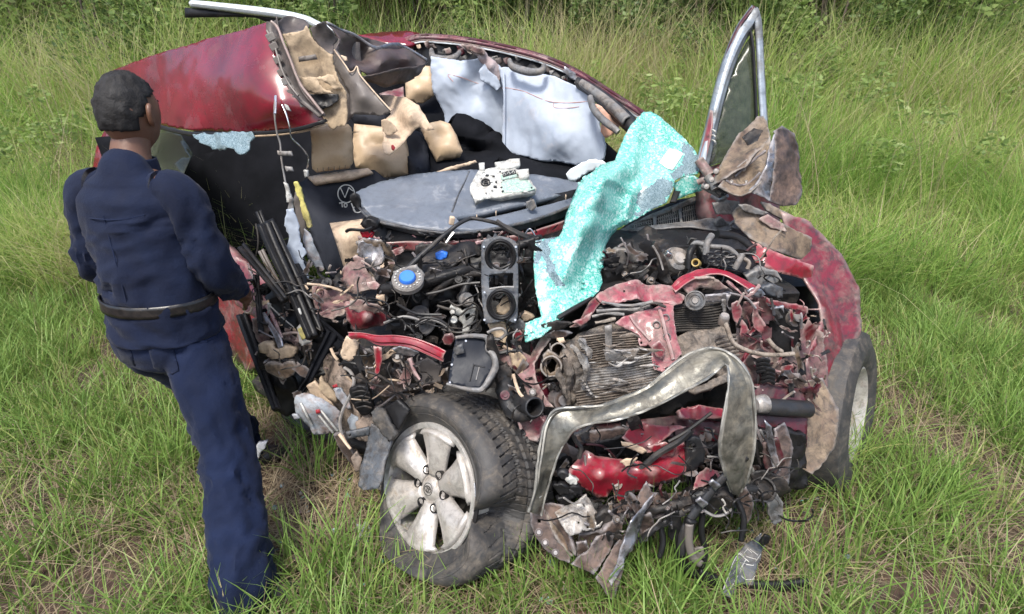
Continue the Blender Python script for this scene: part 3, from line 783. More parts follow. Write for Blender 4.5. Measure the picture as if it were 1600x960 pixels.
S('roof_fold', taupe, [(434, 45, 2.82), (437, 34, 2.82), (448, 25, 2.9), (460, 25, 2.92), (477, 31, 2.9), (483, 38, 2.86), (476, 47, 2.82), (455, 51, 2.80), (441, 53, 2.80)], th=.005, cr=.008, fr=10, cell=5, ctrl=[(455, 36, 2.92)])
# torn outer skin curling over the rear cabin
S('torn_roof_flap', taupe, [(485, 43, 2.80), (497, 38, 2.78), (508, 34, 2.80), (516, 45, 2.82), (530, 62, 2.86), (522, 70, 2.84), (521, 83, 2.80), (514, 84, 2.80), (502, 76, 2.80), (491, 63, 2.80)], th=.004, cr=.010, fr=10, cell=5)
S('torn_roof_skin', taupered, [(508, 34, 2.95), (530, 44, 3.05), (560, 56, 3.15), (600, 67, 3.3), (632, 72, 3.4), (652, 80, 3.45), (670, 94, 3.45), (664, 104, 3.4), (650, 104, 3.36), (648, 122, 3.3), (636, 128, 3.28), (600, 137, 3.15), (585, 130, 3.1), (570, 115, 3.02), (552, 106, 3.0), (548, 113, 2.98), (540, 105, 2.95), (530, 92, 2.93), (522, 80, 2.92), (530, 62, 2.95)],
  th=.005, cr=.009, fr=5, cell=6, rag=.6, ctrl=[(560, 85, 3.22), (600, 95, 3.12), (620, 110, 3.3), (640, 90, 3.3)])
ribbon('roof_edge_highlight', car, steel, [(510, 34, 2.94), (530, 44, 3.04), (560, 56, 3.14), (585, 72, 3.2), (610, 67, 3.29), (632, 71, 3.39), (668, 92, 3.44)], [(512, 38, 2.94), (532, 48, 3.04), (561, 61, 3.14), (587, 78, 3.2), (612, 73, 3.29), (634, 76, 3.39), (667, 96, 3.44)], n=30, m=2, th=.004, cr=.006, fr=20)  # highlight along the upper edge, put into a paler steel ribbon
S('lower_skin_fold', taupe, [(545, 125, 3.02), (575, 126, 3.05), (605, 136, 3.12), (636, 128, 3.22), (655, 118, 3.3), (668, 98, 3.38), (650, 105, 3.2), (620, 108, 3.1), (585, 115, 3.02)], th=.004, cr=.010, fr=9, cell=6)
pt = S('pillar_trim', taupe2, [(522, 78, 2.78), (530, 88, 2.76), (540, 103, 2.74), (546, 113, 2.72), (551, 113, 2.74), (557, 104, 2.76), (561, 108, 2.74), (564, 119, 2.70), (572, 130, 2.68), (590, 150, 2.65), (611, 173, 2.62), (606, 178, 2.63), (596, 181, 2.64), (575, 180, 2.66), (547, 178, 2.70), (546, 150, 2.74), (537, 130, 2.78), (526, 110, 2.80)], th=.010, cr=.004, fr=6, cell=6, ctrl=[(565, 150, 2.62), (555, 130, 2.66)])
tube('trim_edge', pt, cream, [(522, 78, 2.77), (540, 103, 2.73), (547, 113, 2.71), (553, 111, 2.725), (558, 104, 2.75), (563, 118, 2.69), (590, 150, 2.64), (611, 173, 2.61)], .0035, 5, 40)
S('trim_clip', cream, [(532, 86), (541, 89), (543, 95), (537, 95)], Y=2.735, th=.006, cr=.002, cell=4)
S('far_roof_panel', red, [(560, 54, 4.6), (600, 50, 4.7), (640, 49, 4.75), (655, 52, 4.7), (662, 62, 4.6), (640, 70, 4.5), (600, 67, 4.5)], th=.02, cr=.004, cell=8)
S('rear_body_panel', redm, [(592, 146, 4.2), (630, 135, 4.2), (632, 155, 4.1), (600, 150, 4.1)], th=.02, cr=.004, cell=6)
S('roof_inner_skin', taupe, [(496, 60, 3.1), (520, 56, 3.12), (562, 66, 3.14), (566, 130, 3.1), (552, 182, 3.06), (536, 196, 3.04), (520, 180, 3.05), (508, 110, 3.08)], th=.01, cr=.006, cell=8)
# seats ------------------------------------------------------------------
def cushion(name, parent, mat, pts, Y, th, dome=.018, cr=.008, ctrl=()):
    cx = sum(p[0] for p in pts) / len(pts); cy = sum(p[1] for p in pts) / len(pts)
    c = [(cx + (p[0] - cx) * f, cy + (p[1] - cy) * f, (p[2] if len(p) > 2 else Y) - dome * (1.15 - .5 * f)) for p in pts for f in (.2, .55, .8)] + list(ctrl)
    return sheet(name, parent, mat, pts, Y=Y, th=th, cell=6, cr=cr, fr=9, ctrl=c, octv=2)
ds = cushion('driver_seat', car, slatec, [(462, 290, 3.02), (480, 281, 3.06), (530, 274, 3.08), (585, 266, 3.08), (606, 283, 3.05), (640, 300, 3.0), (640, 360, 2.85), (590, 440, 2.72), (540, 446, 2.70), (520, 436, 2.72), (505, 415, 2.76), (490, 375, 2.84), (474, 325, 2.95)], 2.9, .14, .045, .010)
cushion('headrest_base', ds, cream, [(480, 276, 3.05), (530, 268, 3.05), (575, 263, 3.05), (583, 270, 3.04), (535, 276, 3.0), (490, 283, 3.0)], 3.04, .03, .01, .003)
cushion('headrest', ds, beige, [(486, 205, 3.04), (492, 198, 3.04), (520, 196, 3.04), (544, 195, 3.04), (549, 200, 3.04), (552, 230, 3.03), (552, 255, 3.02), (546, 263, 3.02), (520, 267, 3.02), (495, 270, 3.02), (488, 264, 3.02)], 3.03, .10, .028, .008)
for i in range(7):
    u = 497 + i * 8.4
    tube('headrest_pleat', ds, taupe2, [(u, 269 - i * .9, 2.995), (u - 1 + i * .3, 263 - i * .9, 2.985)], .0016, 4, 5)
# emblem and print on the seat cover
seatP = on_mesh(ds)
laid('seat_insert', ds, cream, seatP, [(515, 349), (545, 345), (575, 341), (592, 350), (585, 395), (570, 418), (545, 424), (537, 418), (525, 380)], .012, .008)
def seatY(u, v): return 0
def ell(cu, cv, ru, rv, a0=0, a1=360, n=24):
    return [(cu + ru * math.cos(R(a0 + (a1 - a0) * i / n)), cv + rv * math.sin(R(a0 + (a1 - a0) * i / n)), seatY(cu, cv)) for i in range(n + 1)]
printm = M('pale_print', (.62, .62, .58), rough=.7, bump=0)
def sprint(pts, r=.0036): return tube_geo([seatP(u, v, .002) for u, v, *_ in pts], r, 5, len(pts) * 3)
gs = [sprint(ell(541, 303, 13, 14, 0, 360, 36), .003), sprint([(532, 294), (534, 298), (539, 309)], .0026), sprint([(539, 309), (543, 299), (545, 293)], .0026), sprint([(545, 293), (548, 296), (552, 299)], .0026)]
V, F = join_geo(gs); mesh_obj('seat_emblem', V, F, printm, ds)
gs = [sprint([(530, 318), (538, 316)]), sprint([(534, 317), (535, 324)]), sprint(ell(540, 321, 2.2, 2.8)), sprint(ell(559, 327, 6.5, 5.5, 20, 340)), sprint([(549, 318), (552, 325), (555, 331)])]
V, F = join_geo(gs); mesh_obj('seat_lettering', V, F, printm, ds)
# second row and passenger seat
ms = cushion('middle_seat', car, beige, [(553, 193, 3.5), (580, 196, 3.5), (604, 200, 3.5), (632, 206, 3.5), (637, 230, 3.48), (641, 272, 3.42), (620, 276, 3.4), (598, 276, 3.4), (570, 266, 3.42), (555, 262, 3.42), (551, 225, 3.46)], 3.45, .12, .03, .012)
cushion('seat_side', ms, slatec, [(632, 200, 3.52), (655, 206, 3.5), (668, 230, 3.45), (672, 262, 3.4), (668, 300, 3.35), (640, 300, 3.36), (636, 250, 3.45)], 3.45, .12, .03, .006)
cushion('seat_side', ms, slatec, [(540, 150, 3.75), (590, 165, 3.75), (604, 182, 3.72), (600, 204, 3.70), (555, 196, 3.7), (545, 180, 3.7)], 3.72, .10, .02, .006)
ps = cushion('passenger_seat', car, cloth, [(655, 200, 3.75), (672, 196, 3.74), (698, 210, 3.66), (740, 215, 3.6), (785, 222, 3.55), (800, 240, 3.5), (850, 255, 3.46), (895, 262, 3.42), (915, 290, 3.2), (840, 300, 3.1), (740, 290, 3.15), (675, 290, 3.3), (660, 240, 3.5)], 3.45, .15, .012, .004)
cushion('headrest', ps, beige, [(657, 202, 3.45), (670, 193, 3.46), (688, 189, 3.46), (703, 194, 3.45), (714, 212, 3.43), (723, 236, 3.40), (719, 246, 3.40), (700, 250, 3.40), (682, 253, 3.40), (674, 238, 3.42)], 3.42, .09, .026, .008)
rs = cushion('rear_seat', car, cloth, [(560, 120, 4.4), (640, 110, 4.4), (700, 130, 4.3), (740, 170, 4.2), (730, 240, 4.0), (640, 230, 4.0), (560, 200, 4.2)], 4.2, .15, .02, .008)
cushion('headrest', rs, beige, [(633, 130, 4.05), (641, 113, 4.08), (656, 104, 4.1), (672, 104, 4.1), (677, 118, 4.08), (678, 150, 4.04), (660, 162, 4.02), (636, 158, 4.02)], 4.05, .10, .028, .008)
dr = S('torn_lining_drape', cream, [(596, 149, 3.25), (614, 149, 3.22), (635, 154, 3.15), (655, 167, 3.08), (667, 186, 3.02), (677, 202, 2.98), (668, 204, 3.0), (655, 199, 3.02), (645, 206, 3.02), (635, 218, 3.0), (622, 233, 2.96), (609, 243, 2.94), (600, 240, 2.94), (597, 230, 2.95), (600, 215, 3.0), (596, 195, 3.08), (611, 178, 3.15), (603, 162, 3.22)], th=.006, cr=.012, fr=6, cell=6, rag=.5, ctrl=[(640, 180, 3.0), (620, 190, 3.12), (612, 220, 2.98)])
S('torn_fold', cream, [(596, 188), (604, 186), (615, 195), (621, 205), (612, 212), (604, 212), (598, 205)], Y=2.98, th=.006, cr=.014, fr=14, cell=4, rag=.8)
S('stain', blood, [(611, 228), (614, 226), (618, 231), (615, 236), (612, 234)], Y=2.925, th=.002, cr=.002, cell=3, rag=.6)
# hanging wires and door-pillar remains on the driver's side ------------------------------
tube('cut_cable', car, gplas, [(431, 150, 2.66), (429, 172, 2.62), (432, 205, 2.62), (438, 225, 2.62), (440, 250, 2.6), (446, 285, 2.58), (452, 305, 2.55)], .004, 6, 30, wob=.3)
tube('cut_cable', car, chrome, [(431, 150, 2.655), (430, 178, 2.615)], .006, 6, 8)
tube('cut_cable', car, chrome, [(441, 164, 2.65), (447, 178, 2.63), (453, 200, 2.62), (455, 215, 2.64), (470, 230, 2.66), (482, 248, 2.7), (478, 270, 2.72)], .0035, 6, 30, wob=.3)
S('cable_clip', white, [(444, 163), (450, 165), (455, 174), (448, 172)], Y=2.64, th=.008, cr=.004, cell=4)
S('cable_bracket', gplas, [(433, 236), (455, 237), (458, 244), (440, 244), (434, 242)], Y=2.60, th=.01, cr=.004, cell=4)
S('cable_bracket', gplas, [(445, 260), (456, 261), (459, 268), (447, 268)], Y=2.60, th=.01, cr=.004, cell=4)
S('white_connector', white, [(474, 266), (480, 267), (481, 276), (476, 278)], Y=2.66, th=.02, cr=.002, cell=4)
S('white_connector', white, [(443, 285), (449, 288), (453, 302), (458, 312), (457, 317), (448, 316), (447, 302)], Y=2.55, th=.012, cr=.004, cell=4)
S('torn_side_airbag', gplas, [(452, 310), (458, 308), (460, 330), (470, 372), (469, 385), (475, 400), (482, 440), (481, 470), (474, 440), (456, 395), (452, 385), (455, 370), (450, 350), (446, 345), (450, 325)], Y=2.42, th=.008, cr=.014, fr=14, rag=1.2, cell=5)
S('torn_side_airbag', airbag, [(448, 328), (458, 326), (466, 350), (469, 378), (479, 396), (473, 402), (483, 432), (484, 476), (474, 462), (464, 430), (453, 402), (447, 386), (452, 370), (445, 352)], Y=2.38, th=.006, cr=.012, fr=16, rag=1.2, cell=5)
S('torn_side_airbag', whitem, [(476, 358), (485, 366), (492, 384), (499, 402), (506, 422), (500, 428), (490, 416), (480, 398), (474, 378)], Y=2.42, th=.006, cr=.010, fr=16, rag=1.0, cell=5)
S('foam_strip', yellow, [(459, 285), (463, 285), (470, 295), (475, 315), (483, 335), (487, 355), (482, 358), (474, 340), (469, 315), (461, 298)], Y=2.48, th=.012, cr=.008, fr=20, rag=.8, cell=4)
S('foam_strip', yellow, [(490, 392), (496, 394), (499, 405), (494, 403)], Y=2.47, th=.01, cr=.004, cell=4)
S('torn_pillar_panel', taupe2, [(461, 300), (468, 300), (474, 330), (481, 370), (480, 392), (474, 380), (464, 345), (459, 318)], Y=2.50, th=.008, cr=.006, fr=10, cell=5)
# long dark door frames and belt
def bar(name, mat, a, b, wa, wb, th=.02, cr=.004, parent=None, n=24):
    ua, va, Ya = a; ub, vb, Yb = b
    L = math.hypot(ub - ua, vb - va); nx, ny = -(vb - va) / L, (ub - ua) / L
    return ribbon(name, parent or car, mat, [(ua + nx * wa, va + ny * wa, Ya), (ub + nx * wb, vb + ny * wb, Yb)], [(ua - nx * wa, va - ny * wa, Ya + .01), (ub - nx * wb, vb - ny * wb, Yb + .01)], n=n, m=5, th=th, cr=cr, fr=8, prof=lambda s, t: -.008 * (.3 < t < .7) + .004 * math.sin(7 * s), sharp=25)
bar('door_frame', black, (412, 350, 2.32), (490, 528, 2.06), 10, 9, .03)
bar('door_frame', black, (424, 346, 2.36), (500, 520, 2.10), 5, 8, .03)
bar('door_frame', blackd, (378, 385, 2.3), (446, 470, 2.12), 7, 6, .02)
bar('door_frame', blackd, (400, 430, 2.3), (408, 520, 2.16), 5, 4, .02)
bar('door_frame', black, (405, 332, 2.55), (432, 400, 2.42), 5, 4, .02)
bar('door_frame', blackd, (381, 388, 2.45), (445, 465, 2.32), 6, 5, .02)
bar('door_frame', taupe2, (408, 392, 2.5), (448, 470, 2.38), 5, 4, .02)
bar('door_frame', black, (379, 492, 2.35), (432, 640, 2.05), 9, 6, .03)
bar('door_frame', blackd, (384, 440, 2.42), (470, 560, 2.22), 5, 5, .02)
bar('door_pillar', black, (455, 400, 2.42), (500, 520, 2.24), 10, 14, .05)
bar('door_pillar', black, (490, 480, 2.36), (520, 585, 2.15), 20, 26, .06, .012)
S('inner_sill', black, [(420, 440, 2.5), (460, 470, 2.45), (500, 560, 2.3), (470, 620, 2.25), (430, 640, 2.25), (395, 560, 2.4)], th=.05, cr=.03, fr=7, cell=9)
bar('seat_belt', cloth, (520, 520, 2.10), (484, 590, 2.02), 9, 6, .004, .003)
bar('seat_belt', cloth, (484, 590, 2.02), (470, 612, 2.04), 6, 5, .004, .003)
bar('seat_belt', cloth, (470, 480, 2.16), (535, 540, 2.08), 8, 10, .004, .004)
for a, b in [((388, 420), (440, 470)), ((395, 430), (420, 520)), ((425, 385), (450, 440)), ((430, 460), (445, 500)), ((400, 350), (395, 420))]:
    tube('loose_wire', car, wire, [(a[0], a[1], 2.36), ((a[0] + b[0]) / 2 + 6, (a[1] + b[1]) / 2 - 5, 2.33), (b[0], b[1], 2.3)], .004, 5, 14)
tube('pale_wire', car, white, [(418, 474, 2.2), (430, 486, 2.19), (445, 500, 2.18), (459, 512, 2.17)], .003, 5, 16, wob=.8)
S('cable_clip', white, [(418, 474), (423, 476), (421, 491), (418, 490)], Y=2.2, th=.01, cr=.002, cell=4)
tube('pale_wire', car, cream, [(380, 484, 2.24), (384, 489, 2.22), (391, 488, 2.21), (394, 480, 2.22)], .0045, 6, 14)
tube('pale_wire', car, white, [(467, 482, 2.12), (470, 492, 2.11), (473, 505, 2.10)], .005, 6, 8)
sb = S('sensor_box', white, [(464, 512), (476, 503), (480, 505), (489, 530), (486, 535), (471, 541), (468, 538)], Y=2.12, th=.03, cr=.002, cell=5)
S('sensor_face', yellow, [(465, 515), (477, 508), (484, 524), (472, 532)], Y=2.112, th=.008, cr=.001, cell=5)
S('sill_panel', redm, [(370, 402, 2.48), (384, 408, 2.46), (396, 440, 2.36), (410, 470, 2.28), (422, 492, 2.22), (437, 530, 2.15), (430, 533, 2.15), (415, 512, 2.2), (405, 500, 2.24), (385, 490, 2.3), (366, 470, 2.38)], th=.006, cr=.012, fr=9, rag=.8, cell=6)
ribbon('sill_edge', car, palered, [(386, 412, 2.42), (396, 440, 2.33), (410, 470, 2.25), (424, 497, 2.18), (438, 530, 2.12)], [(389, 411, 2.42), (400, 438, 2.33), (414, 467, 2.25), (429, 495, 2.18), (442, 528, 2.12)], n=24, m=2, th=.006, cr=.004)
ribbon('sill_edge', car, steel, [(408, 490, 2.22), (420, 510, 2.17), (430, 530, 2.12), (435, 545, 2.1)], [(414, 488, 2.22), (427, 508, 2.17), (440, 528, 2.12), (443, 542, 2.1)], n=16, m=3, th=.006, cr=.006)
S('sill_panel', mauve, [(392, 500), (412, 498), (425, 515), (432, 540), (415, 545), (402, 535), (394, 518)], Y=2.2, th=.006, cr=.012, fr=9, cell=6)
S('crushed_sill_foam', beiged, [(402, 540), (410, 535), (420, 537), (430, 545), (445, 543), (458, 543), (462, 552), (450, 560), (435, 562), (418, 556), (405, 552)], Y=2.1, th=.03, cr=.016, fr=14, rag=1, cell=5)
S('crushed_sill_foam', brown, [(413, 565), (425, 565), (440, 570), (455, 565), (463, 575), (458, 588), (442, 594), (428, 586), (418, 580)], Y=2.08, th=.03, cr=.014, fr=12, rag=1, cell=5)
S('sill_panel', black, [(400, 545), (430, 560), (462, 590), (470, 640), (450, 650), (430, 640), (405, 590)], Y=2.16, th=.02, cr=.02, fr=8, cell=8)
S('window_shards', clearg, [(300, 209, 2.98), (340, 208, 2.9), (372, 206, 2.80), (390, 205, 2.76), (394, 214, 2.75), (387, 222, 2.75), (389, 234, 2.74), (378, 243, 2.75), (362, 232, 2.78), (340, 236, 2.86), (318, 226, 2.92)], th=.006, cr=.014, fr=12, rag=2, cell=5)
# ---------------------------------------------------------------- far roof rail, curtain airbags, passenger door
topc = [(636, 61, 4.65), (660, 55, 4.55), (700, 57, 4.4), (740, 62, 4.25), (790, 72, 4.08), (840, 85, 3.9), (880, 100, 3.75), (920, 121, 3.58), (960, 147, 3.4), (985, 163, 3.3), (1010, 180, 3.18), (1045, 208, 3.0), (1095, 258, 2.85)]
def off(c, dv, dY=0, du=0): return [(u + du, v + dv, y + dY) for u, v, y in c]
ribbon('roof_rail', car, palered, topc, off(topc, 11, -.02, -2), n=60, m=8, th=.02, cr=.0035, fr=9, prof=lambda s, t: .03 * math.sin(math.pi * t) - (.014 if .3 < t < .55 else 0))
tube('rail_seal', car, maroon, off(topc, 0, -.03), .010, 8, 70)
tube('rail_seal', car, maroon, off(topc, 5, -.055, -1), .006, 8, 70, wob=.15)
tube('rail_flange', car, silverp, off(topc[:-2], 10.5, -.045, -2), .007, 6, 70, wob=.4)
tube('rail_flange', car, mauve, off(topc, 8.5, -.05, -2), .005, 6, 70, wob=.3)
ribbon('rail_inner', car, black, off(topc[:9], 10, .02, -2), [(640, 105, 4.6), (672, 105, 4.45), (705, 103, 4.3), (745, 104, 4.18), (785, 112, 4.02), (835, 124, 3.85), (870, 133, 3.72), (905, 138, 3.56), (935, 150, 3.44)], n=50, m=10, th=.01, cr=.03, fr=14)
rr = random.Random(3)
for i in range(38):
    f = rr.random(); k = min(int(f * 8), 7); a, b = topc[k], topc[k + 1]; q = f * 8 - k
    u = a[0] + (b[0] - a[0]) * q; v = a[1] + (b[1] - a[1]) * q + rr.uniform(14, 34); y = a[2] + (b[2] - a[2]) * q - .05
    s = rr.uniform(3, 8); m = rr.choice([maroon, maroon, mauve, brown, gplas, cream, taupe])
    S('rail_shred', m, [(u - s, v - s * .6), (u + s * .4, v - s), (u + s, v + s * .3), (u + s * .1, v + s), (u - s * .7, v + s * .5)], Y=y, th=.004, cr=.015, fr=20, cell=4, rag=.8)
# curtain airbags
ca = S('curtain_airbag', airbag, [(673, 88), (690, 91), (720, 96), (745, 92), (757, 90), (768, 97), (780, 102), (785, 110), (787, 160), (788, 200), (787, 216), (778, 218), (760, 214), (740, 212), (697, 207), (694, 178), (683, 156), (676, 135)], Y=3.85, ctrl=[(720, 120, 3.80), (745, 125, 3.88), (760, 140, 3.80), (715, 160, 3.82), (735, 185, 3.80), (765, 185, 3.83), (745, 150, 3.86)], th=.02, cr=.015, fr=7, octv=3, cell=4, sharp=80)
cb = S('curtain_airbag', airbag, [(779, 105, 3.8), (800, 107, 3.78), (830, 112, 3.7), (852, 116, 3.65), (872, 122, 3.58), (892, 131, 3.52), (910, 140, 3.46), (924, 151, 3.42), (930, 172, 3.38), (940, 205, 3.32), (946, 232, 3.28), (945, 246, 3.28), (935, 258, 3.3), (915, 262, 3.35), (880, 255, 3.45), (850, 251, 3.52), (815, 243, 3.6), (787, 237, 3.68), (786, 200, 3.72), (788, 150, 3.75)], ctrl=[(820, 150, 3.62), (850, 190, 3.50), (880, 160, 3.52), (900, 220, 3.38), (830, 215, 3.58), (870, 225, 3.42)], th=.02, cr=.015, fr=6, octv=3, cell=4.5, sharp=80)
caP, cbP = on_mesh(ca), on_mesh(cb)
def on(pts, dy): return [(u, v, y - dy) for u, v, y in pts]
tube3('seam', ca, stitch, pproj(caP, [(674, 116, 3.79), (700, 117, 3.77), (720, 121, 3.76), (745, 130, 3.81), (770, 136, 3.78), (786, 138, 3.79)]), .0018, 5, 40)
tube3('seam', cb, stitch, pproj(cbP, [(788, 137, 3.73), (815, 142, 3.62), (835, 150, 3.57), (855, 158, 3.53), (880, 161, 3.47), (905, 160, 3.41), (922, 158, 3.38)]), .0019, 5, 40)
tube3('seam', cb, stitch, pproj(cbP, [(865, 161, 3.50), (866, 168, 3.49), (885, 169, 3.45), (905, 167, 3.40)]), .0016, 5, 20)
tube('seam', cb, airbag, [(787, 112, 3.76), (788, 150, 3.70), (788, 200, 3.68), (788, 235, 3.64)], .006, 6, 30)
S('twisted_airbag_neck', mauvec, [(716, 70), (735, 72), (752, 76), (762, 88), (774, 97), (784, 110), (780, 128), (770, 124), (762, 112), (752, 98), (744, 86), (728, 79)], Y=3.80, ctrl=[(755, 88, 3.77), (765, 104, 3.77)], th=.012, cr=.012, fr=14, octv=3, cell=4, sharp=80)
S('twisted_airbag_neck', airbag, [(757, 100), (766, 112), (776, 120), (783, 135), (776, 142), (764, 132), (752, 126), (748, 112)], Y=3.785, th=.012, cr=.014, fr=12, octv=3, cell=4, sharp=80)
S('twisted_airbag_neck', mauve, [(720, 70), (740, 71), (757, 78), (758, 86), (745, 84), (730, 78)], Y=3.76, th=.02, cr=.014, fr=12, cell=4)
for pts in ([(674, 78, 4.05), (676, 88, 3.98), (684, 92, 3.94), (700, 93, 3.90), (712, 89, 3.90), (718, 82, 3.96)], [(796, 94, 3.72), (800, 104, 3.66), (812, 109, 3.62), (830, 113, 3.56), (846, 111, 3.54), (850, 102, 3.6)]):
    tube('grab_handle', car, gplas, pts, [.013, .02, .023, .023, .02, .013], 10, 30)
# screen pillar and its trim
ribbon('screen_pillar', car, gdark, [(902, 122, 3.50), (925, 132, 3.42), (955, 152, 3.30), (985, 178, 3.18), (1000, 196, 3.1), (1040, 240, 2.98)], [(906, 140, 3.48), (928, 155, 3.40), (950, 178, 3.28), (972, 198, 3.18), (990, 215, 3.1), (1030, 262, 2.98)], n=30, m=5, th=.015, cr=.003, prof=lambda s, t: .03 * math.sin(math.pi * t))
ribbon('pillar_trim', car, gplas, [(910, 125, 3.44), (930, 137, 3.36), (958, 158, 3.24), (985, 183, 3.13)], [(908, 136, 3.44), (928, 152, 3.36), (952, 174, 3.24), (974, 196, 3.13)], n=24, m=5, th=.012, cr=.002, prof=lambda s, t: .02 * math.sin(math.pi * t))
tube('grab_handle', car, gplas, [(922, 152, 3.34), (926, 166, 3.28), (933, 178, 3.22), (945, 190, 3.17), (958, 200, 3.12), (966, 207, 3.10)], [.016, .02, .02, .02, .016], 10, 26)
S('torn_pillar_cloth', salmon, [(930, 163), (940, 166), (950, 178), (960, 183), (969, 196), (964, 205), (957, 211), (946, 216), (938, 206), (940, 192), (934, 176)], Y=3.24, th=.012, cr=.012, fr=10, cell=5)
S('rail_bracket', steel, [(882, 104), (896, 112), (904, 120), (900, 126), (890, 122), (880, 112)], Y=3.60, th=.01, cr=.006, fr=14, cell=4)
# open passenger door: window frame and pane
door = S('door_pane', dustg, [(1098, 262, 2.72), (1110, 235, 2.74), (1120, 198, 2.78), (1135, 142, 2.84), (1150, 98, 2.90), (1165, 68, 2.94), (1175, 54, 2.95), (1180, 100, 2.9), (1183, 175, 2.84), (1180, 240, 2.78)], th=.006, cr=.001, cell=12)
fo = [(1090, 258, 2.70), (1099, 220, 2.73), (1108, 182, 2.77), (1117, 145, 2.81), (1127, 108, 2.85), (1140, 70, 2.9), (1153, 41, 2.94), (1165, 24, 2.97), (1176, 10, 2.98)]
fi = [(1104, 262, 2.68), (1113, 225, 2.71), (1121, 190, 2.75), (1130, 152, 2.79), (1141, 116, 2.83), (1153, 84, 2.88), (1164, 62, 2.92), (1172, 51, 2.95), (1186, 32, 2.96)]
fr_ = ribbon('door_frame', car, silver, fo, fi, n=40, m=8, th=.02, cr=.0015, prof=lambda s, t: .02 * math.sin(math.pi * t) - (.012 if t > .7 else 0))
ribbon('door_frame_edge', fr_, maroon, off(fo, 0, -.012), off([(u + 4, v + 1, y) for u, v, y in fo], 0, -.024), n=40, m=3, th=.008, cr=.001)
ribbon('door_seal', fr_, black, off([(u + 4.5, v + 1, y) for u, v, y in fo], 0, -.018), off([(u + 6, v + 1.5, y) for u, v, y in fo], 0, -.024), n=40, m=2, th=.008, cr=.001)
ribbon('door_red_face', fr_, redm, [(1091, 252, 2.685), (1103, 205, 2.72), (1110, 172, 2.75)], [(1102, 254, 2.67), (1113, 206, 2.70), (1114, 174, 2.74)], n=12, m=3, th=.006, cr=.001)
ribbon('door_frame', car, silver, [(1173, 12, 2.97), (1178, 30, 2.95), (1182, 80, 2.91), (1184, 130, 2.87), (1187, 180, 2.83), (1190, 240, 2.78)], [(1182, 20, 2.98), (1186, 40, 2.97), (1189, 80, 2.93), (1192, 130, 2.89), (1195, 180, 2.85), (1198, 240, 2.80)], n=30, m=4, th=.02, cr=.001, prof=lambda s, t: .012 * math.sin(math.pi * t))
tube('door_seal', fr_, black, [(1173, 50, 2.93), (1177, 80, 2.90), (1179, 120, 2.87), (1182, 182, 2.82), (1184, 240, 2.77)], .008, 6, 24)
for i in range(3): tube('door_wire', fr_, white, [(1113, 203 + i * 8, 2.70), (1117, 205 + i * 8, 2.68), (1118, 210 + i * 8, 2.69)], .004, 5, 8)
S('door_skin', redm, [(1090, 258, 2.72), (1104, 262, 2.70), (1180, 240, 2.78), (1198, 240, 2.80), (1230, 300, 2.85), (1215, 420, 2.7), (1140, 400, 2.6), (1100, 300, 2.68)], th=.08, cr=.03, fr=6, cell=10)
# muddy inner panel standing up at the passenger side
ip = S('inner_wing_panel', brown, [(1113, 288, 2.44), (1116, 275, 2.47), (1124, 257, 2.50), (1138, 233, 2.56), (1155, 210, 2.60), (1170, 195, 2.64), (1185, 180, 2.66), (1194, 180, 2.66), (1199, 192, 2.62), (1203, 208, 2.56), (1194, 228, 2.48), (1174, 243, 2.44), (1154, 262, 2.41), (1134, 278, 2.41)], ctrl=[(1165, 222, 2.60)], th=.006, cr=.016, fr=8, octv=3, cell=4.5, rag=.8)
ipP = on_mesh(ip)
ib = S('inner_wing_panel', brown, [(1122, 290, 2.40), (1134, 277, 2.42), (1154, 261, 2.44), (1174, 242, 2.46), (1194, 227, 2.48), (1204, 212, 2.50), (1203, 240, 2.44), (1196, 262, 2.40), (1186, 282, 2.36), (1172, 298, 2.35), (1158, 301, 2.36), (1138, 296, 2.38)], ctrl=[(1165, 272, 2.47)], th=.006, cr=.012, fr=9, octv=3, cell=4.5, rag=.5)
ibP = on_mesh(ib)
S('inner_wing_panel', steel, [(1170, 299, 2.36), (1186, 280, 2.37), (1197, 258, 2.40), (1204, 226, 2.46), (1212, 208, 2.50), (1210, 250, 2.42), (1207, 285, 2.38), (1203, 314, 2.35), (1186, 306, 2.35)], th=.006, cr=.016, fr=9, octv=3, cell=4.5, rag=.8)
S('inner_wing_panel', rust, [(1203, 208, 2.60), (1215, 200, 2.64), (1236, 210, 2.66), (1250, 238, 2.66), (1252, 285, 2.62), (1240, 322, 2.54), (1222, 322, 2.50), (1206, 314, 2.46), (1206, 260, 2.54)], th=.006, cr=.022, fr=7, octv=3, cell=5, rag=1)
laid('dark_patch', ip, blackd, ipP, [(1160, 214), (1178, 200), (1192, 204), (1184, 220), (1168, 228)], .003, .003, rag=1)  # near-black patch laid on the brown panel
tube3('pressed_rib', ib, rust, pproj(ibP, [(1134, 282), (1152, 290), (1170, 286), (1188, 270)], .002), .005, 6, 24, wob=.5)
tube3('pressed_rib', ib, rust, pproj(ibP, [(1148, 276), (1164, 262), (1180, 248), (1196, 236)], .002), .005, 6, 24, wob=.5)
for u, v, r in [(1162, 265, .010), (1143, 284, .008), (1166, 284, .007)]:
    c = ibP(u, v, .0); lathe('panel_bolt', ib, alu, c, CAM - c, [(0, .01), (r * .6, .012), (r, .004), (r, -.02)], 12)
S('wing_edge', brown, [(1190, 314, 2.42), (1205, 318, 2.42), (1225, 330, 2.44), (1250, 345, 2.5), (1250, 352, 2.5), (1222, 342, 2.42), (1200, 328, 2.40)], th=.01, cr=.006, cell=6)
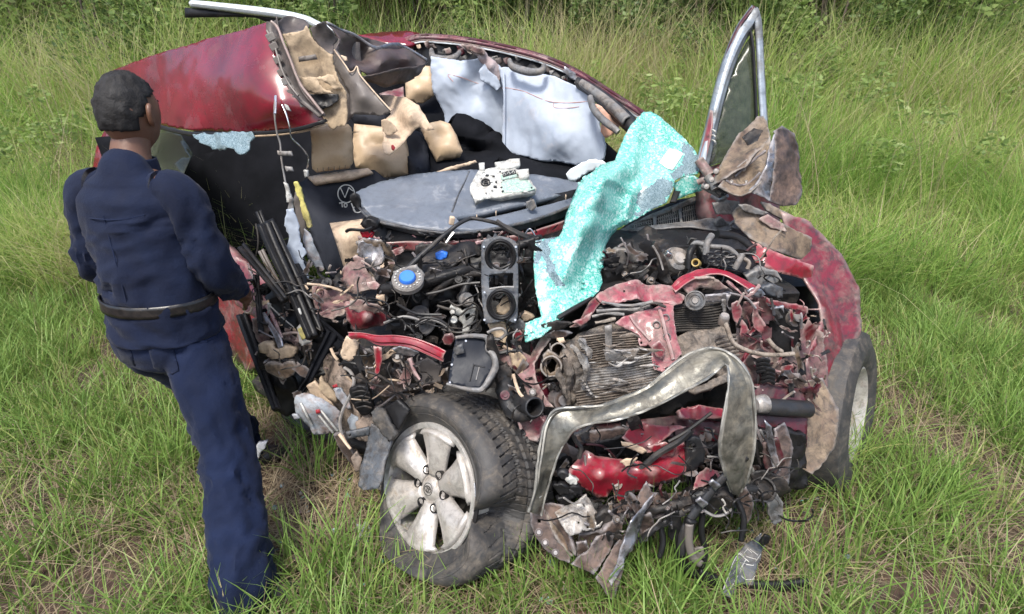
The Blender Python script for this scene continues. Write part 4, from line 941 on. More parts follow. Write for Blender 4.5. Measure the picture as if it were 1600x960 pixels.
# ---------------------------------------------------------------- dashboard, cowl, console, middle of the wreck
dash = S('dashboard', gdash, [(556, 300, 2.62), (575, 292, 2.70), (600, 284, 2.78), (640, 275, 2.85), (690, 269, 2.88), (735, 266, 2.88), (780, 268, 2.88), (830, 272, 2.88), (870, 277, 2.88), (903, 284, 2.90), (920, 290, 2.9), (915, 305, 2.8), (900, 322, 2.7), (880, 330, 2.62), (840, 345, 2.52), (790, 357, 2.44), (740, 362, 2.40), (690, 360, 2.38), (640, 352, 2.38), (605, 344, 2.42), (580, 336, 2.48), (566, 320, 2.55)],
         ctrl=[(590, 312, 2.60), (640, 300, 2.70), (690, 300, 2.70), (722, 300, 2.74), (800, 300, 2.68), (700, 335, 2.49), (780, 335, 2.52), (850, 310, 2.66)], th=.03, cr=.007, fr=4.5, cell=6, octv=3, soft=False, sharp=20,
         holes=[[(712, 340), (760, 330), (822, 317), (825, 326), (790, 335), (760, 342), (718, 349)], [(836, 315), (860, 309), (893, 300), (892, 309), (865, 318), (839, 325)]])
ribbon('dash_lip', dash, slate, [(566, 322, 2.53), (580, 336, 2.47), (605, 345, 2.40), (645, 353, 2.36), (692, 359, 2.35), (740, 358, 2.37), (790, 350, 2.42), (840, 338, 2.50), (892, 318, 2.66)], [(574, 338, 2.53), (588, 351, 2.47), (612, 361, 2.41), (650, 369, 2.37), (692, 373, 2.36), (742, 373, 2.38), (792, 366, 2.43), (842, 355, 2.51), (893, 336, 2.66)], n=60, m=8, th=.01, cr=.003, fr=8, prof=lambda s, t: .016 * (t < .2) - .02 * max(0, t - .2), sharp=22)
S('vent_duct', black, [(705, 330, 2.62), (830, 312, 2.68), (900, 296, 2.78), (900, 320, 2.75), (830, 332, 2.64), (712, 352, 2.58)], th=.02, cr=.01, cell=8)
for u, v in [(775, 334), (884, 308), (745, 340)]:
    box('vent_vane', dash, cream, P(u, v, 2.52 if u < 800 else 2.68), (.004, .02, .018), (20, 0, 0), .001)
S('vent_bracket', gplas, [(822, 316), (834, 312), (838, 324), (832, 330), (826, 328)], Y=2.535, th=.012, cr=.003, cell=4)
box('vent_clip', dash, cream, P(706, 345, 2.35), (.02, .02, .035), (10, 10, 20), .004, cr=.004)
dP = on_mesh(dash)
tube3('dash_crease', dash, slate, pproj(dP, [(706, 332), (716, 305), (728, 280), (733, 268)], .001), .004, 6, 20)
S('loose_trim', cream, [(682, 268), (700, 262), (722, 256), (742, 251), (746, 254), (728, 260), (704, 267), (690, 271)], Y=2.92, th=.01, cr=.004, cell=5)
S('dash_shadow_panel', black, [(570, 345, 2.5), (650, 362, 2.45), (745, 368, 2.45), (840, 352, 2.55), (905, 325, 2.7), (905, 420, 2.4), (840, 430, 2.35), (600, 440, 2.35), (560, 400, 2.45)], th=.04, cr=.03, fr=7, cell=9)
# red bulkhead edge under the dash
ribbon('bulkhead_edge', car, redm, [(560, 368, 2.42), (600, 378, 2.38), (650, 377, 2.36), (700, 377, 2.36), (760, 372, 2.38), (830, 362, 2.42), (890, 342, 2.5)], [(565, 385, 2.42), (600, 390, 2.38), (650, 392, 2.36), (700, 390, 2.36), (760, 386, 2.38), (830, 376, 2.42), (890, 356, 2.5)], n=40, m=4, th=.006, cr=.010, fr=12)
S('red_lamp', brightred, [(562, 362), (575, 361), (583, 366), (581, 373), (567, 372)], Y=2.35, th=.03, cr=.005, cell=4)
tube('loose_lever', car, black, [(541, 362, 2.36), (548, 359, 2.35), (570, 360, 2.34), (582, 356, 2.34)], .007, 6, 14)
S('switch_box', black, [(563, 350), (575, 342), (588, 345), (592, 356), (580, 362), (568, 356)], Y=2.36, th=.05, cr=.008, cell=5)
S('steering_column', black, [(547, 305), (552, 301), (558, 302), (564, 316), (561, 328), (553, 322), (548, 312)], Y=2.56, th=.05, cr=.012, cell=4)
# dark torn plastic across the middle
S('duct_shell', blackd, [(612, 452, 2.08), (612, 432, 2.10), (640, 412, 2.14), (665, 395, 2.17), (690, 386, 2.2), (720, 383, 2.22), (752, 380, 2.24), (752, 398, 2.2), (735, 402, 2.16), (715, 408, 2.12), (690, 425, 2.07), (662, 440, 2.04), (640, 452, 2.04)], th=.02, cr=.014, fr=10, octv=3, cell=5)
tube('duct_beam', car, black, [(600, 452, 2.1), (650, 448, 2.06), (690, 432, 2.06), (740, 420, 2.1), (752, 418, 2.1)], .022, 10, 30, wob=.3)
tube('duct_beam', car, blackd, [(670, 465, 2.05), (700, 440, 2.06), (730, 430, 2.08), (755, 428, 2.08)], .014, 8, 26, wob=.4)
tube('duct_beam', car, black, [(800, 388, 2.2), (830, 378, 2.22), (845, 374, 2.24)], .02, 8, 16)
S('duct_shell', black, [(808, 380), (842, 370), (836, 440), (840, 495), (812, 505), (806, 440)], Y=2.2, th=.02, cr=.02, fr=9, cell=6)
S('duct_shell', blackd, [(650, 385), (690, 379), (715, 386), (690, 395), (664, 405), (648, 400)], Y=2.22, th=.01, cr=.012, fr=12, cell=5)
rod = [(612, 445, 2.06), (645, 412, 2.08), (680, 380, 2.12), (714, 352, 2.18), (736, 341, 2.22)]
tube('wiper_arm', car, gdark, rod, [.012, .011, .009, .007], 8, 30)
tube('wiper_arm', car, gdark, [(736, 341, 2.22), (760, 345, 2.22), (785, 352, 2.24), (815, 366, 2.27), (843, 372, 2.3)], [.007, .008, .009, .007], 8, 30)
tube('wiper_arm', car, gdark, [(775, 346, 2.22), (800, 362, 2.22), (830, 375, 2.24)], [.012, .011, .010], 6, 16)
tube('thin_rod', car, chrome, [(697, 380, 2.14), (704, 370, 2.15), (709, 364, 2.16)], .006, 6, 8)
tube('thin_rod', car, chrome, [(820, 368, 2.28), (828, 358, 2.28), (838, 372, 2.27)], .0035, 5, 12)
S('scuffed_fold', palered, [(742, 378), (765, 374), (762, 380), (745, 383)], Y=2.22, th=.006, cr=.006, cell=4)
# blue topped disc
dc = P(637, 436, 1.98); dax = (CAM - dc).normalized() * .75 + Vector((-.1, .1, .7))
dsk = lathe('cap_disc', car, gplas, dc, dax, [(0, .0), (.030, .0), (.032, .006), (.052, .006), (.058, 0), (.058, -.02), (.03, -.03)], 40)
lathe('blue_cap', dsk, blue, dc, dax, [(0, .018), (.026, .018), (.030, .012), (.031, 0)], 28)
s_, b_, a_ = frame_of(dax)
for k in range(20):
    q = 2 * math.pi * k / 20; p = dc + (s_ * math.cos(q) + b_ * math.sin(q)) * .045 + a_ * .008
    o = mesh_obj('cap_tooth', *lathe_geo(p, a_, [(0, .004), (.0032, .004), (.0035, -.004)], 6), white, dsk)
S('disc_plate', gplas, [(614, 425), (650, 414), (664, 430), (655, 448), (640, 455), (618, 445)], Y=2.0, th=.01, cr=.004, cell=5)
S('blue_cap', blue, [(680, 397), (690, 393), (699, 396), (698, 403), (688, 407), (681, 404)], Y=2.14, th=.02, cr=.003, cell=4)
# white mechanism
S('white_mechanism', white, [(722, 488), (738, 477), (744, 480), (742, 495), (735, 510), (731, 524), (722, 524), (724, 508), (716, 500)], Y=2.02, th=.02, cr=.006, cell=5, holes=[[(726, 492), (734, 489), (735, 498), (728, 502)]])
S('white_mechanism', white, [(716, 494), (702, 486), (704, 479), (722, 487), (730, 485), (728, 492)], Y=2.02, th=.02, cr=.004, cell=4)
c = P(709, 500, 2.0); lathe('white_knob', car, white, c, CAM - c, [(0, .02), (.012, .02), (.016, .012), (.016, -.02)], 20)
c = P(707, 488, 2.0); lathe('white_knob', car, white, c, CAM - c, [(0, .012), (.008, .012), (.01, .005), (.01, -.02)], 16)
c = P(729, 468, 2.02); lathe('drum', car, gplas, c, CAM - c + Vector((.4, 0, 0)), [(0, .02), (.008, .02), (.009, .012), (.024, .012), (.028, 0), (.028, -.03)], 20)
tube('shaft', car, gdark, [(722, 465, 2.03), (728, 450, 2.05), (737, 432, 2.08), (745, 425, 2.1)], [.016, .014, .012, .012], 8, 14)
for pts in ([(720, 493), (733, 482), (745, 482), (744, 500), (730, 510)], [(728, 500), (742, 492), (746, 510), (735, 520)], [(700, 470), (715, 478), (735, 472), (748, 480)], [(690, 515), (715, 520), (740, 515), (752, 500)]):
    tube('wire', car, wire, [(u, v, 1.99) for u, v in pts], .004, 5, 24)
for pts in ([(650, 504), (664, 497), (685, 500), (703, 512), (712, 524)], [(650, 510), (668, 500), (690, 505), (708, 520)], [(600, 505), (630, 495), (655, 500)], [(683, 478), (700, 483), (712, 486)], [(666, 460), (690, 455), (720, 445), (750, 442)], [(620, 475), (650, 490), (690, 492)]):
    tube('cable', car, random.choice([gplas, wire, gdark]), [(u, v, 2.0) for u, v in pts], .0055, 6, 24)
S('torn_bracket', gplas, [(650, 490), (660, 486), (682, 502), (676, 517), (664, 527), (655, 516)], Y=2.02, th=.01, cr=.01, fr=12, cell=5)
S('torn_bracket', blackd, [(634, 492), (650, 480), (668, 494), (660, 512), (672, 522), (655, 530), (636, 515)], Y=2.05, th=.02, cr=.016, fr=12, cell=5)
S('red_bracket', redm, [(695, 523), (705, 520), (711, 528), (705, 540), (694, 538), (691, 530)], Y=1.98, th=.01, cr=.008, cell=4)
# crushed inner panels, driver's side
S('crushed_bracket', steel, [(560, 380), (575, 374), (592, 378), (600, 400), (598, 425), (590, 440), (575, 430), (565, 405), (557, 395)], Y=2.25, th=.01, cr=.022, fr=12, octv=3, cell=5)
S('crushed_bracket', brown, [(556, 378), (570, 372), (596, 374), (612, 385), (618, 410), (610, 436), (595, 448), (582, 430), (570, 405)], Y=2.28, th=.01, cr=.024, fr=12, octv=3, cell=5)
S('crushed_inner_panel', mauve, [(523, 435, 2.2), (535, 422, 2.22), (548, 412, 2.24), (560, 402, 2.25), (572, 408, 2.24), (576, 425, 2.20), (590, 440, 2.16), (592, 452, 2.14), (575, 456, 2.12), (556, 460, 2.12), (542, 455, 2.13), (534, 440, 2.16)], th=.005, cr=.024, fr=10, octv=3, cell=5, rag=1.2)
S('crushed_inner_panel', mauve, [(485, 446, 2.2), (510, 448, 2.2), (535, 455, 2.18), (556, 463, 2.14), (548, 478, 2.1), (538, 492, 2.08), (520, 500, 2.08), (503, 495, 2.1), (490, 480, 2.14)], th=.005, cr=.026, fr=8, octv=3, cell=5, rag=1)
S('crushed_inner_panel', redm, [(540, 474, 2.1), (560, 472, 2.1), (580, 474, 2.1), (600, 484, 2.1), (613, 500, 2.1), (600, 510, 2.06), (575, 516, 2.04), (553, 516, 2.05), (543, 500, 2.06)], ctrl=[(575, 492, 1.99)], th=.005, cr=.014, fr=7, octv=3, cell=5, rag=.6)
S('crushed_inner_panel', mauve, [(545, 472), (560, 470), (590, 476), (602, 486), (580, 492), (556, 488), (544, 484)], Y=2.035, th=.005, cr=.018, fr=10, octv=3, cell=5, rag=1)
S('crushed_inner_panel', pink, [(574, 440), (585, 438), (594, 444), (590, 452), (578, 450)], Y=2.10, th=.005, cr=.014, fr=12, cell=4)
S('pale_fastener', cream, [(588, 463), (600, 462), (602, 474), (596, 477), (588, 468)], Y=2.05, th=.02, cr=.006, cell=4)
S('pocket_shade', black, [(480, 492), (515, 500), (545, 495), (545, 520), (555, 560), (520, 570), (490, 530)], Y=2.18, th=.03, cr=.03, fr=7, cell=7)  # black sheets here and below stand in for shade deep between panels
S('pocket_shade', black, [(590, 445), (640, 450), (700, 440), (760, 430), (760, 530), (700, 540), (620, 540), (600, 500)], Y=2.16, th=.05, cr=.05, fr=8, octv=3, cell=7)
tube('brake_line', car, cream, [(480, 444, 2.1), (500, 446, 2.1), (520, 450, 2.09), (535, 456, 2.08)], .0055, 6, 14, wob=.5)
# bent red bracket above the wheel
ribbon('bent_red_bracket', car, scuffed, [(543, 520, 1.96), (565, 520, 1.94), (590, 524, 1.92), (620, 524, 1.9), (650, 529, 1.88), (675, 538, 1.86), (697, 549, 1.84)], [(556, 532, 1.96), (570, 530, 1.93), (592, 540, 1.90), (620, 541, 1.88), (645, 545, 1.86), (670, 556, 1.84), (692, 566, 1.83)], n=40, m=8, th=.005, cr=.006, fr=10, prof=lambda s, t: .012 * (1 if .2 < t < .75 else 0) - .004 * t)
S('red_bracket_leg', scuffed, [(584, 540), (597, 542), (598, 558), (594, 575), (588, 593), (584, 590), (588, 572)], Y=1.88, th=.005, cr=.008, cell=4)
tube('bracket_strut', car, pink, [(640, 560, 1.86), (645, 575, 1.85), (652, 588, 1.84), (658, 596, 1.83)], [.010, .008, .005], 6, 14, wob=.4)
S('pressed_steel_fold', steel, [(612, 545), (625, 541), (640, 545), (655, 552), (645, 559), (632, 556), (620, 552)], Y=1.86, th=.004, cr=.008, cell=4)
S('torn_insulation', cream, [(535, 540), (541, 527), (550, 528), (562, 540), (558, 546), (555, 560), (545, 566), (536, 562), (532, 552)], Y=1.98, th=.03, cr=.014, fr=10, cell=4)
S('inner_panel', brown, [(556, 545), (575, 548), (590, 560), (605, 590), (640, 600), (660, 600), (700, 575), (700, 605), (640, 620), (600, 625), (575, 600)], Y=2.0, th=.01, cr=.022, fr=9, octv=3, cell=6)
S('inner_panel', taupe2, [(640, 572), (668, 560), (690, 575), (688, 598), (660, 604), (645, 592)], Y=1.93, th=.008, cr=.008, cell=5)
S('inner_panel', rust, [(575, 600), (600, 575), (625, 578), (640, 590), (636, 610), (610, 618), (590, 618)], Y=1.94, th=.008, cr=.016, fr=12, octv=3, cell=5)
# floor torn open with its mats
S('torn_floor', floorm, [(463, 535, 2.22), (480, 538, 2.2), (500, 548, 2.16), (520, 560, 2.12), (540, 580, 2.08), (552, 600, 2.04), (556, 620, 2.0), (560, 650, 1.98), (575, 688, 1.94), (560, 690, 1.96), (530, 672, 2.02), (500, 640, 2.1), (480, 615, 2.14), (490, 590, 2.16), (472, 565, 2.2)], th=.02, cr=.022, fr=9, octv=3, cell=6, rag=1)
S('torn_floor', cream, [(478, 605), (490, 597), (505, 612), (518, 625), (528, 640), (520, 646), (504, 636), (488, 624)], Y=2.0, th=.012, cr=.014, fr=10, cell=5, rag=.8)
S('torn_floor', beiged, [(500, 590), (515, 605), (525, 618), (526, 632), (512, 622), (498, 606)], Y=1.99, th=.02, cr=.012, fr=10, cell=5, rag=.8)
S('torn_floor', whitem, [(520, 608), (532, 606), (545, 622), (550, 640), (540, 636), (528, 622)], Y=1.98, th=.01, cr=.012, fr=12, cell=5, rag=.8)
lp = S('lower_white_panel', whitem, [(460, 628), (463, 618), (475, 614), (490, 617), (505, 624), (520, 634), (532, 645), (528, 660), (531, 672), (520, 678), (490, 679), (484, 668), (470, 655), (462, 645)], Y=1.94, ctrl=[(490, 640, 1.90)], th=.008, cr=.008, fr=7, cell=5, rag=.4)
for a, b in (((470, 630), (487, 664)), ((500, 640), (527, 673)), ((495, 645), (520, 676))):
    tube('panel_rib', lp, white, [(a[0], a[1], 1.92), ((a[0] + b[0]) / 2, (a[1] + b[1]) / 2, 1.905), (b[0], b[1], 1.92)], .005, 5, 12)
S('stain', blood, [(493, 641), (499, 640), (501, 646), (494, 647)], Y=1.905, th=.002, cr=.001, cell=3)
S('stain', blood, [(519, 603), (526, 600), (528, 605), (521, 607)], Y=1.96, th=.002, cr=.001, cell=3)
S('lower_white_panel', whitem, [(543, 655), (550, 645), (560, 652), (562, 664), (556, 672), (548, 672)], Y=1.92, th=.006, cr=.016, fr=14, cell=4)
S('torn_floor', whitem, [(456, 648), (464, 648), (470, 653), (460, 655)], Y=1.93, th=.01, cr=.004, cell=4)
pedal = S('pedal_pad', black, [(546, 608), (560, 603), (573, 606), (581, 622), (582, 640), (576, 648), (566, 650), (556, 640), (548, 625)], Y=1.90, th=.03, cr=.006, fr=10, cell=5)
for i in range(4):
    v = 614 + i * 8; tube('pad_rib', pedal, blackd, [(551 + i * 2, v, 1.885), (564 + i * 2, v - 3, 1.88), (577 + i, v, 1.885)], .004, 5, 10)
S('pedal_arm', blackd, [(553, 590), (562, 585), (575, 598), (573, 610), (560, 606)], Y=1.94, th=.02, cr=.006, cell=5)
tube('pedal_cable', car, gplas, [(538, 575, 1.98), (548, 582, 1.96), (553, 597, 1.93), (546, 620, 1.90), (536, 640, 1.88), (531, 660, 1.87), (534, 678, 1.86)], .0065, 6, 30)
tube('pedal_cable', car, black, [(530, 570, 2.0), (545, 567, 1.98), (560, 570, 1.97), (570, 575, 1.96)], .006, 6, 14)
tube('floor_rod', car, cream, [(517, 545, 2.05), (522, 556, 2.03), (528, 563, 2.02)], .006, 6, 8)
S('slate_clip_plate', slate, [(540, 676), (560, 672), (577, 668), (578, 680), (560, 683), (543, 686)], Y=1.83, th=.01, cr=.003, cell=5, holes=[[(545, 680), (548, 678), (549, 681), (546, 683)]])
S('torn_floor', floorm, [(555, 660), (575, 650), (585, 660), (580, 690), (570, 690), (560, 680)], Y=1.9, th=.02, cr=.016, fr=12, cell=5, rag=1)
S('sill_end', rust, [(520, 680), (535, 676), (548, 700), (560, 720), (562, 738), (553, 734), (540, 715), (528, 698)], Y=1.86, th=.02, cr=.010, fr=10, cell=5)
S('sill_end', floorm, [(548, 716), (556, 708), (565, 718), (562, 736), (556, 738)], Y=1.82, th=.02, cr=.010, fr=14, cell=4, rag=.8)
tube('sill_rod', car, cream, [(531, 678, 1.86), (540, 692, 1.84), (548, 702, 1.82)], [.010, .006, .005], 6, 10)
# cowl grille
gr = S('cowl_grille', gplas, [(968, 360, 2.62), (985, 350, 2.66), (1010, 338, 2.72), (1040, 325, 2.78), (1070, 314, 2.84), (1095, 307, 2.88), (1110, 304, 2.9), (1115, 320, 2.86), (1116, 338, 2.82), (1100, 345, 2.78), (1065, 350, 2.72), (1020, 356, 2.66)],
       holes=[[(987, 358), (990, 349), (1020, 340), (1022, 354), (1000, 357)], [(1026, 354), (1026, 338), (1060, 326), (1063, 349)], [(1066, 348), (1065, 324), (1098, 314), (1103, 341)]], th=.012, cr=.003, cell=5)
sl = []
for (ua, va, ub, vb, uc, vc, ud, vd, n) in ((987, 350, 1020, 340, 988, 358, 1022, 354, 9), (1026, 338, 1060, 326, 1026, 354, 1063, 349, 11), (1065, 324, 1098, 314, 1066, 348, 1103, 341, 11)):
    for i in range(1, n):
        f = i / n
        y = 2.66 + (ua + (ub - ua) * f - 987) * .0019 + .01
        sl.append(tube_geo([P(ua + (ub - ua) * f, va + (vb - va) * f, y), P(uc + (ud - uc) * f, vc + (vd - vc) * f, y - .03)], .0032, 4, 3))
    for q in (.3, .6):
        sl.append(tube_geo([P(ua + (uc - ua) * q, va + (vc - va) * q, 2.66 + (ua - 987) * .0019), P(ub + (ud - ub) * q, vb + (vd - vb) * q, 2.66 + (ub - 987) * .0019)], .0028, 4, 3))
V, F = join_geo(sl); o = mesh_obj('grille_slats', V, F, gplas, gr); o['kind'] = 'stuff'
S('cowl_tray', black, [(960, 366, 2.7), (985, 345, 2.78), (1060, 312, 2.9), (1120, 300, 2.98), (1125, 345, 2.9), (1060, 360, 2.75)], th=.02, cr=.01, cell=8)
ribbon('cowl_lip', car, gplas, [(962, 361, 2.58), (1000, 356, 2.58), (1040, 351, 2.60), (1075, 347, 2.62), (1105, 342, 2.64), (1125, 345, 2.62), (1150, 348, 2.58), (1165, 346, 2.56)], [(964, 366, 2.57), (1000, 362, 2.56), (1040, 358, 2.57), (1075, 356, 2.58), (1105, 359, 2.58), (1130, 362, 2.56), (1150, 358, 2.55), (1166, 353, 2.55)], n=40, m=5, th=.008, cr=.005, fr=14)
tube('cowl_hook', car, gplas, [(1140, 352, 2.55), (1150, 345, 2.55), (1163, 346, 2.55), (1168, 351, 2.55), (1163, 357, 2.55), (1150, 357, 2.55), (1142, 354, 2.55)], .008, 8, 30)
S('cowl_clip', gplas, [(1118, 345), (1128, 340), (1134, 345), (1140, 350), (1130, 356), (1120, 354)], Y=2.58, th=.02, cr=.008, fr=18, cell=4)
S('cowl_underside', black, [(948, 375, 2.5), (975, 362, 2.56), (1060, 358, 2.56), (1140, 363, 2.55), (1150, 380, 2.5), (1080, 385, 2.45), (1000, 392, 2.42), (945, 400, 2.4)], th=.03, cr=.012, cell=7)
ribbon('hinge_arm', car, blackd, [(1046, 318, 2.6), (1052, 300, 2.66), (1056, 290, 2.7)], [(1056, 318, 2.6), (1062, 302, 2.66), (1068, 292, 2.7)], n=12, m=3, th=.01, cr=.004)
ribbon('scuttle_arch', car, gplas, [(1050, 325, 2.7), (1075, 312, 2.76), (1095, 304, 2.8), (1110, 300, 2.8)], [(1052, 332, 2.7), (1078, 318, 2.76), (1098, 309, 2.8), (1112, 308, 2.8)], n=16, m=3, th=.008, cr=.004)
for pts, m, r in (([(1092, 250, 2.6), (1100, 262, 2.58), (1110, 275, 2.55)], mauve, .022), ([(1105, 276, 2.5), (1112, 285, 2.48), (1118, 296, 2.46)], gplas, .018), ([(1098, 290, 2.52), (1108, 296, 2.5), (1125, 305, 2.48)], gplas, .014), ([(1112, 305, 2.5), (1125, 312, 2.48), (1136, 305, 2.46)], steel, .012), ([(1090, 285, 2.54), (1100, 282, 2.53), (1105, 290, 2.52)], mauve, .014)):
    tube('hinge_bar', car, m, pts, r, 10, 14, wob=.15)
c = P(1128, 296, 2.46); lathe('hinge_eye', car, black, c, CAM - c, [(.0, -.02), (.022, -.02), (.026, .0), (.03, .0), (.03, -.04)], 20)
for u, v in [(1104, 292), (1112, 281), (1119, 268)]:
    c = P(u, v, 2.47); lathe('hinge_bolt', car, alu, c, CAM - c, [(0, .012), (.01, .01), (.013, 0), (.013, -.02)], 12)
S('strut_tower', gplas, [(1114, 318), (1135, 312), (1156, 316), (1158, 330), (1140, 335), (1120, 335)], Y=2.48, th=.02, cr=.012, fr=12, cell=5)
S('wing_support', brown, [(1156, 320, 2.42), (1175, 325, 2.4), (1195, 335, 2.38), (1222, 350, 2.36), (1270, 372, 2.38), (1270, 410, 2.36), (1222, 396, 2.28), (1195, 385, 2.28), (1170, 372, 2.32), (1150, 352, 2.4), (1145, 332, 2.44)], th=.012, cr=.012, fr=7, octv=3, cell=6)
S('wing_support', scuffed, [(1146, 362, 2.40), (1165, 372, 2.34), (1195, 386, 2.27), (1222, 398, 2.25), (1270, 415, 2.3), (1270, 440, 2.3), (1222, 428, 2.22), (1195, 418, 2.22), (1170, 405, 2.26), (1150, 385, 2.34)], th=.008, cr=.010, fr=8, cell=6, holes=[[(1177, 381), (1181, 378), (1183, 384), (1179, 387)], [(1190, 383), (1194, 380), (1196, 385), (1192, 388)]])
S('wing_support', mauve, [(1185, 342, 2.36), (1200, 335, 2.36), (1225, 350, 2.34), (1230, 362, 2.32), (1205, 355, 2.33)], th=.008, cr=.006, cell=5)
S('pale_lever', gplas, [(1155, 320), (1168, 320), (1185, 326), (1200, 332), (1192, 337), (1175, 334), (1160, 328)], Y=2.37, th=.015, cr=.006, cell=4)
tube('aerial_wire', car, wirel, [(1221, 360, 2.2), (1210, 372, 2.19), (1200, 388, 2.2), (1188, 405, 2.22), (1176, 408, 2.24)], .0035, 5, 20)
# battery and engine top
eng = box('engine_block', car, blackd, P(1010, 470, 2.42), (1.05, .50, .42), (18, 0, 8), .02, cr=.03, fr=7, sub=14)
S('engine_top', fins, [(938, 410, 2.3), (960, 392, 2.36), (985, 390, 2.38), (1010, 398, 2.34), (1025, 412, 2.3), (1015, 425, 2.26), (985, 430, 2.24), (950, 440, 2.22), (938, 428, 2.24)], th=.03, cr=.02, fr=10, octv=3, cell=5)
S('air_box_lid', gplas, [(942, 402), (965, 390), (988, 392), (1012, 402), (1008, 414), (985, 416), (962, 420), (944, 416)], Y=2.26, th=.03, cr=.012, fr=9, octv=3, cell=5)
S('air_box', blackd, [(940, 418), (965, 420), (1010, 414), (1035, 420), (1030, 440), (1000, 442), (960, 448), (942, 446)], Y=2.22, th=.05, cr=.02, fr=10, octv=3, cell=5)
bt = S('mangled_strap', blackd, [(1017, 386), (1024, 377), (1031, 386), (1040, 405), (1046, 425), (1052, 445), (1040, 446), (1034, 440), (1028, 420), (1024, 398)], Y=2.12, th=.02, cr=.014, fr=12, octv=3, cell=4)
tube('strap_edge', bt, gplas, [(1020, 384, 2.1), (1030, 402, 2.1), (1036, 422, 2.09)], .004, 5, 14)
c = P(1058, 406, 2.2); lathe('pump_body', car, alu, c, Vector((.2, -.8, .5)), [(0, .03), (.02, .03), (.028, .02), (.045, .015), (.055, -.01), (.055, -.06)], 26)
S('pump_bracket', gplas, [(1036, 402), (1046, 395), (1052, 400), (1050, 415), (1042, 414)], Y=2.17, th=.02, cr=.008, cell=4)
box('pump_nut', car, chrome, P(1044, 397, 2.14), (.022, .02, .02), (20, 30, 10), .003)
c = P(1087, 411, 2.14); lathe('filler_neck', car, M('ochre_plastic', (.42, .30, .10), rough=.5, bump=.1), c, CAM - c + Vector((-.4, 0, .3)), [(.010, -.03), (.011, .006), (.015, .008), (.017, .004), (.017, -.04)], 22)
S('engine_cover', black, [(1092, 380, 2.24), (1120, 372, 2.28), (1150, 378, 2.3), (1172, 396, 2.26), (1185, 420, 2.2), (1170, 428, 2.16), (1130, 420, 2.16), (1100, 412, 2.18)], th=.05, cr=.012, fr=12, octv=3, cell=5)
for i, (u, v) in enumerate([(1110, 398), (1122, 396), (1134, 397), (1144, 401), (1112, 406), (1124, 405), (1136, 407), (1118, 412), (1130, 414), (1142, 412)]):
    tube('cover_rib', car, gdark, [(u + 6 * math.cos(R(a)), v + 3.4 * math.sin(R(a)), 2.13) for a in range(0, 361, 40)], .004, 5, 20)
for pts, m, r in (([(1078, 395, 2.2), (1086, 380, 2.2), (1110, 385, 2.16), (1136, 388, 2.15), (1148, 396, 2.14), (1158, 408, 2.14)], gplas, .010), ([(1076, 420, 2.16), (1078, 395, 2.18), (1090, 378, 2.22)], black, .014), ([(1103, 398, 2.14), (1105, 380, 2.15), (1112, 368, 2.18)], gplas, .013), ([(1148, 420, 2.12), (1155, 408, 2.12), (1160, 398, 2.13)], gplas, .012), ([(1158, 402, 2.13), (1170, 410, 2.12), (1168, 420, 2.12)], wirel, .008), ([(1120, 367, 2.3), (1150, 372, 2.32), (1175, 390, 2.3), (1190, 418, 2.24)], black, .02)):
    tube('hose', car, m, pts, r, 8, 24)
S('lamp_wedge', gplas, [(1165, 432), (1190, 420), (1215, 424), (1222, 440), (1195, 448), (1172, 444)], Y=2.12, th=.03, cr=.008, cell=5)
S('lamp_wedge', slate, [(1190, 452), (1205, 445), (1224, 450), (1224, 466), (1205, 464)], Y=2.02, th=.03, cr=.01, cell=5)
# ---------------------------------------------------------------- crushed front end
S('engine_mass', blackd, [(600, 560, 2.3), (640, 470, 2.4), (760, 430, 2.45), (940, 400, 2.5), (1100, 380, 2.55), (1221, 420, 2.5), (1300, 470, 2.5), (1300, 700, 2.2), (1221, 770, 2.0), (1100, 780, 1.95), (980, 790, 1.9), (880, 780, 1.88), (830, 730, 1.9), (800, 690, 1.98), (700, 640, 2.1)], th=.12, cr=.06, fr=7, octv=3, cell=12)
# radiator pack: real fin rows, buckled
def finpack(name, parent, mat, quad, rows, cols, depth, amp, seed, th=.010):
    """zig-zag rows of crushed fins over a buckled face, quad = four (u, v, Y) corners"""
    a, b, c, d = quad
    V, F = [], []
    for r in range(rows + 1):
        for k in range(cols + 1):
            f, g = k / cols, r / rows
            u = (a[0] * (1 - f) + b[0] * f) * (1 - g) + (d[0] * (1 - f) + c[0] * f) * g
            v = (a[1] * (1 - f) + b[1] * f) * (1 - g) + (d[1] * (1 - f) + c[1] * f) * g
            y = (a[2] * (1 - f) + b[2] * f) * (1 - g) + (d[2] * (1 - f) + c[2] * f) * g
            p0 = P(u, v, y)
            w_ = creased(p0, 5, seed, 3)
            u += 3.5 * noise.noise(p0 * 9 + Vector((seed, 0, 0))); v += 7 * noise.noise(p0 * 6 + Vector((0, seed, 0)))
            y += amp * w_ + (depth if r % 2 else 0) + .006 * noise.noise(p0 * 60)
            V.append(P(u, v, y))
    n = cols + 1
    for r in range(rows):
        for k in range(cols):
            q = (r * n + k, (r + 1) * n + k, (r + 1) * n + k + 1, r * n + k + 1)
            F.append(q)
    o = mesh_obj(name, V, F, mat, parent, False)
    solid(o, .004)
    return o
rad = S('radiator', fins, [(872, 560, 1.90), (880, 540, 1.92), (903, 522, 1.95), (935, 510, 1.97), (962, 503, 1.98), (995, 515, 1.96), (1012, 530, 1.93), (1035, 545, 1.92), (1060, 555, 1.92), (1075, 575, 1.9), (1058, 590, 1.86), (1030, 606, 1.82), (985, 622, 1.80), (945, 635, 1.78), (905, 640, 1.78), (884, 620, 1.82), (876, 590, 1.86)], th=.04, cr=.014, fr=10, octv=3, cell=6, rag=1)
finpack('core_fins', rad, fins, [(905, 524, 1.90), (1010, 512, 1.92), (1020, 572, 1.84), (908, 575, 1.84)], 26, 26, .010, .014, 3)
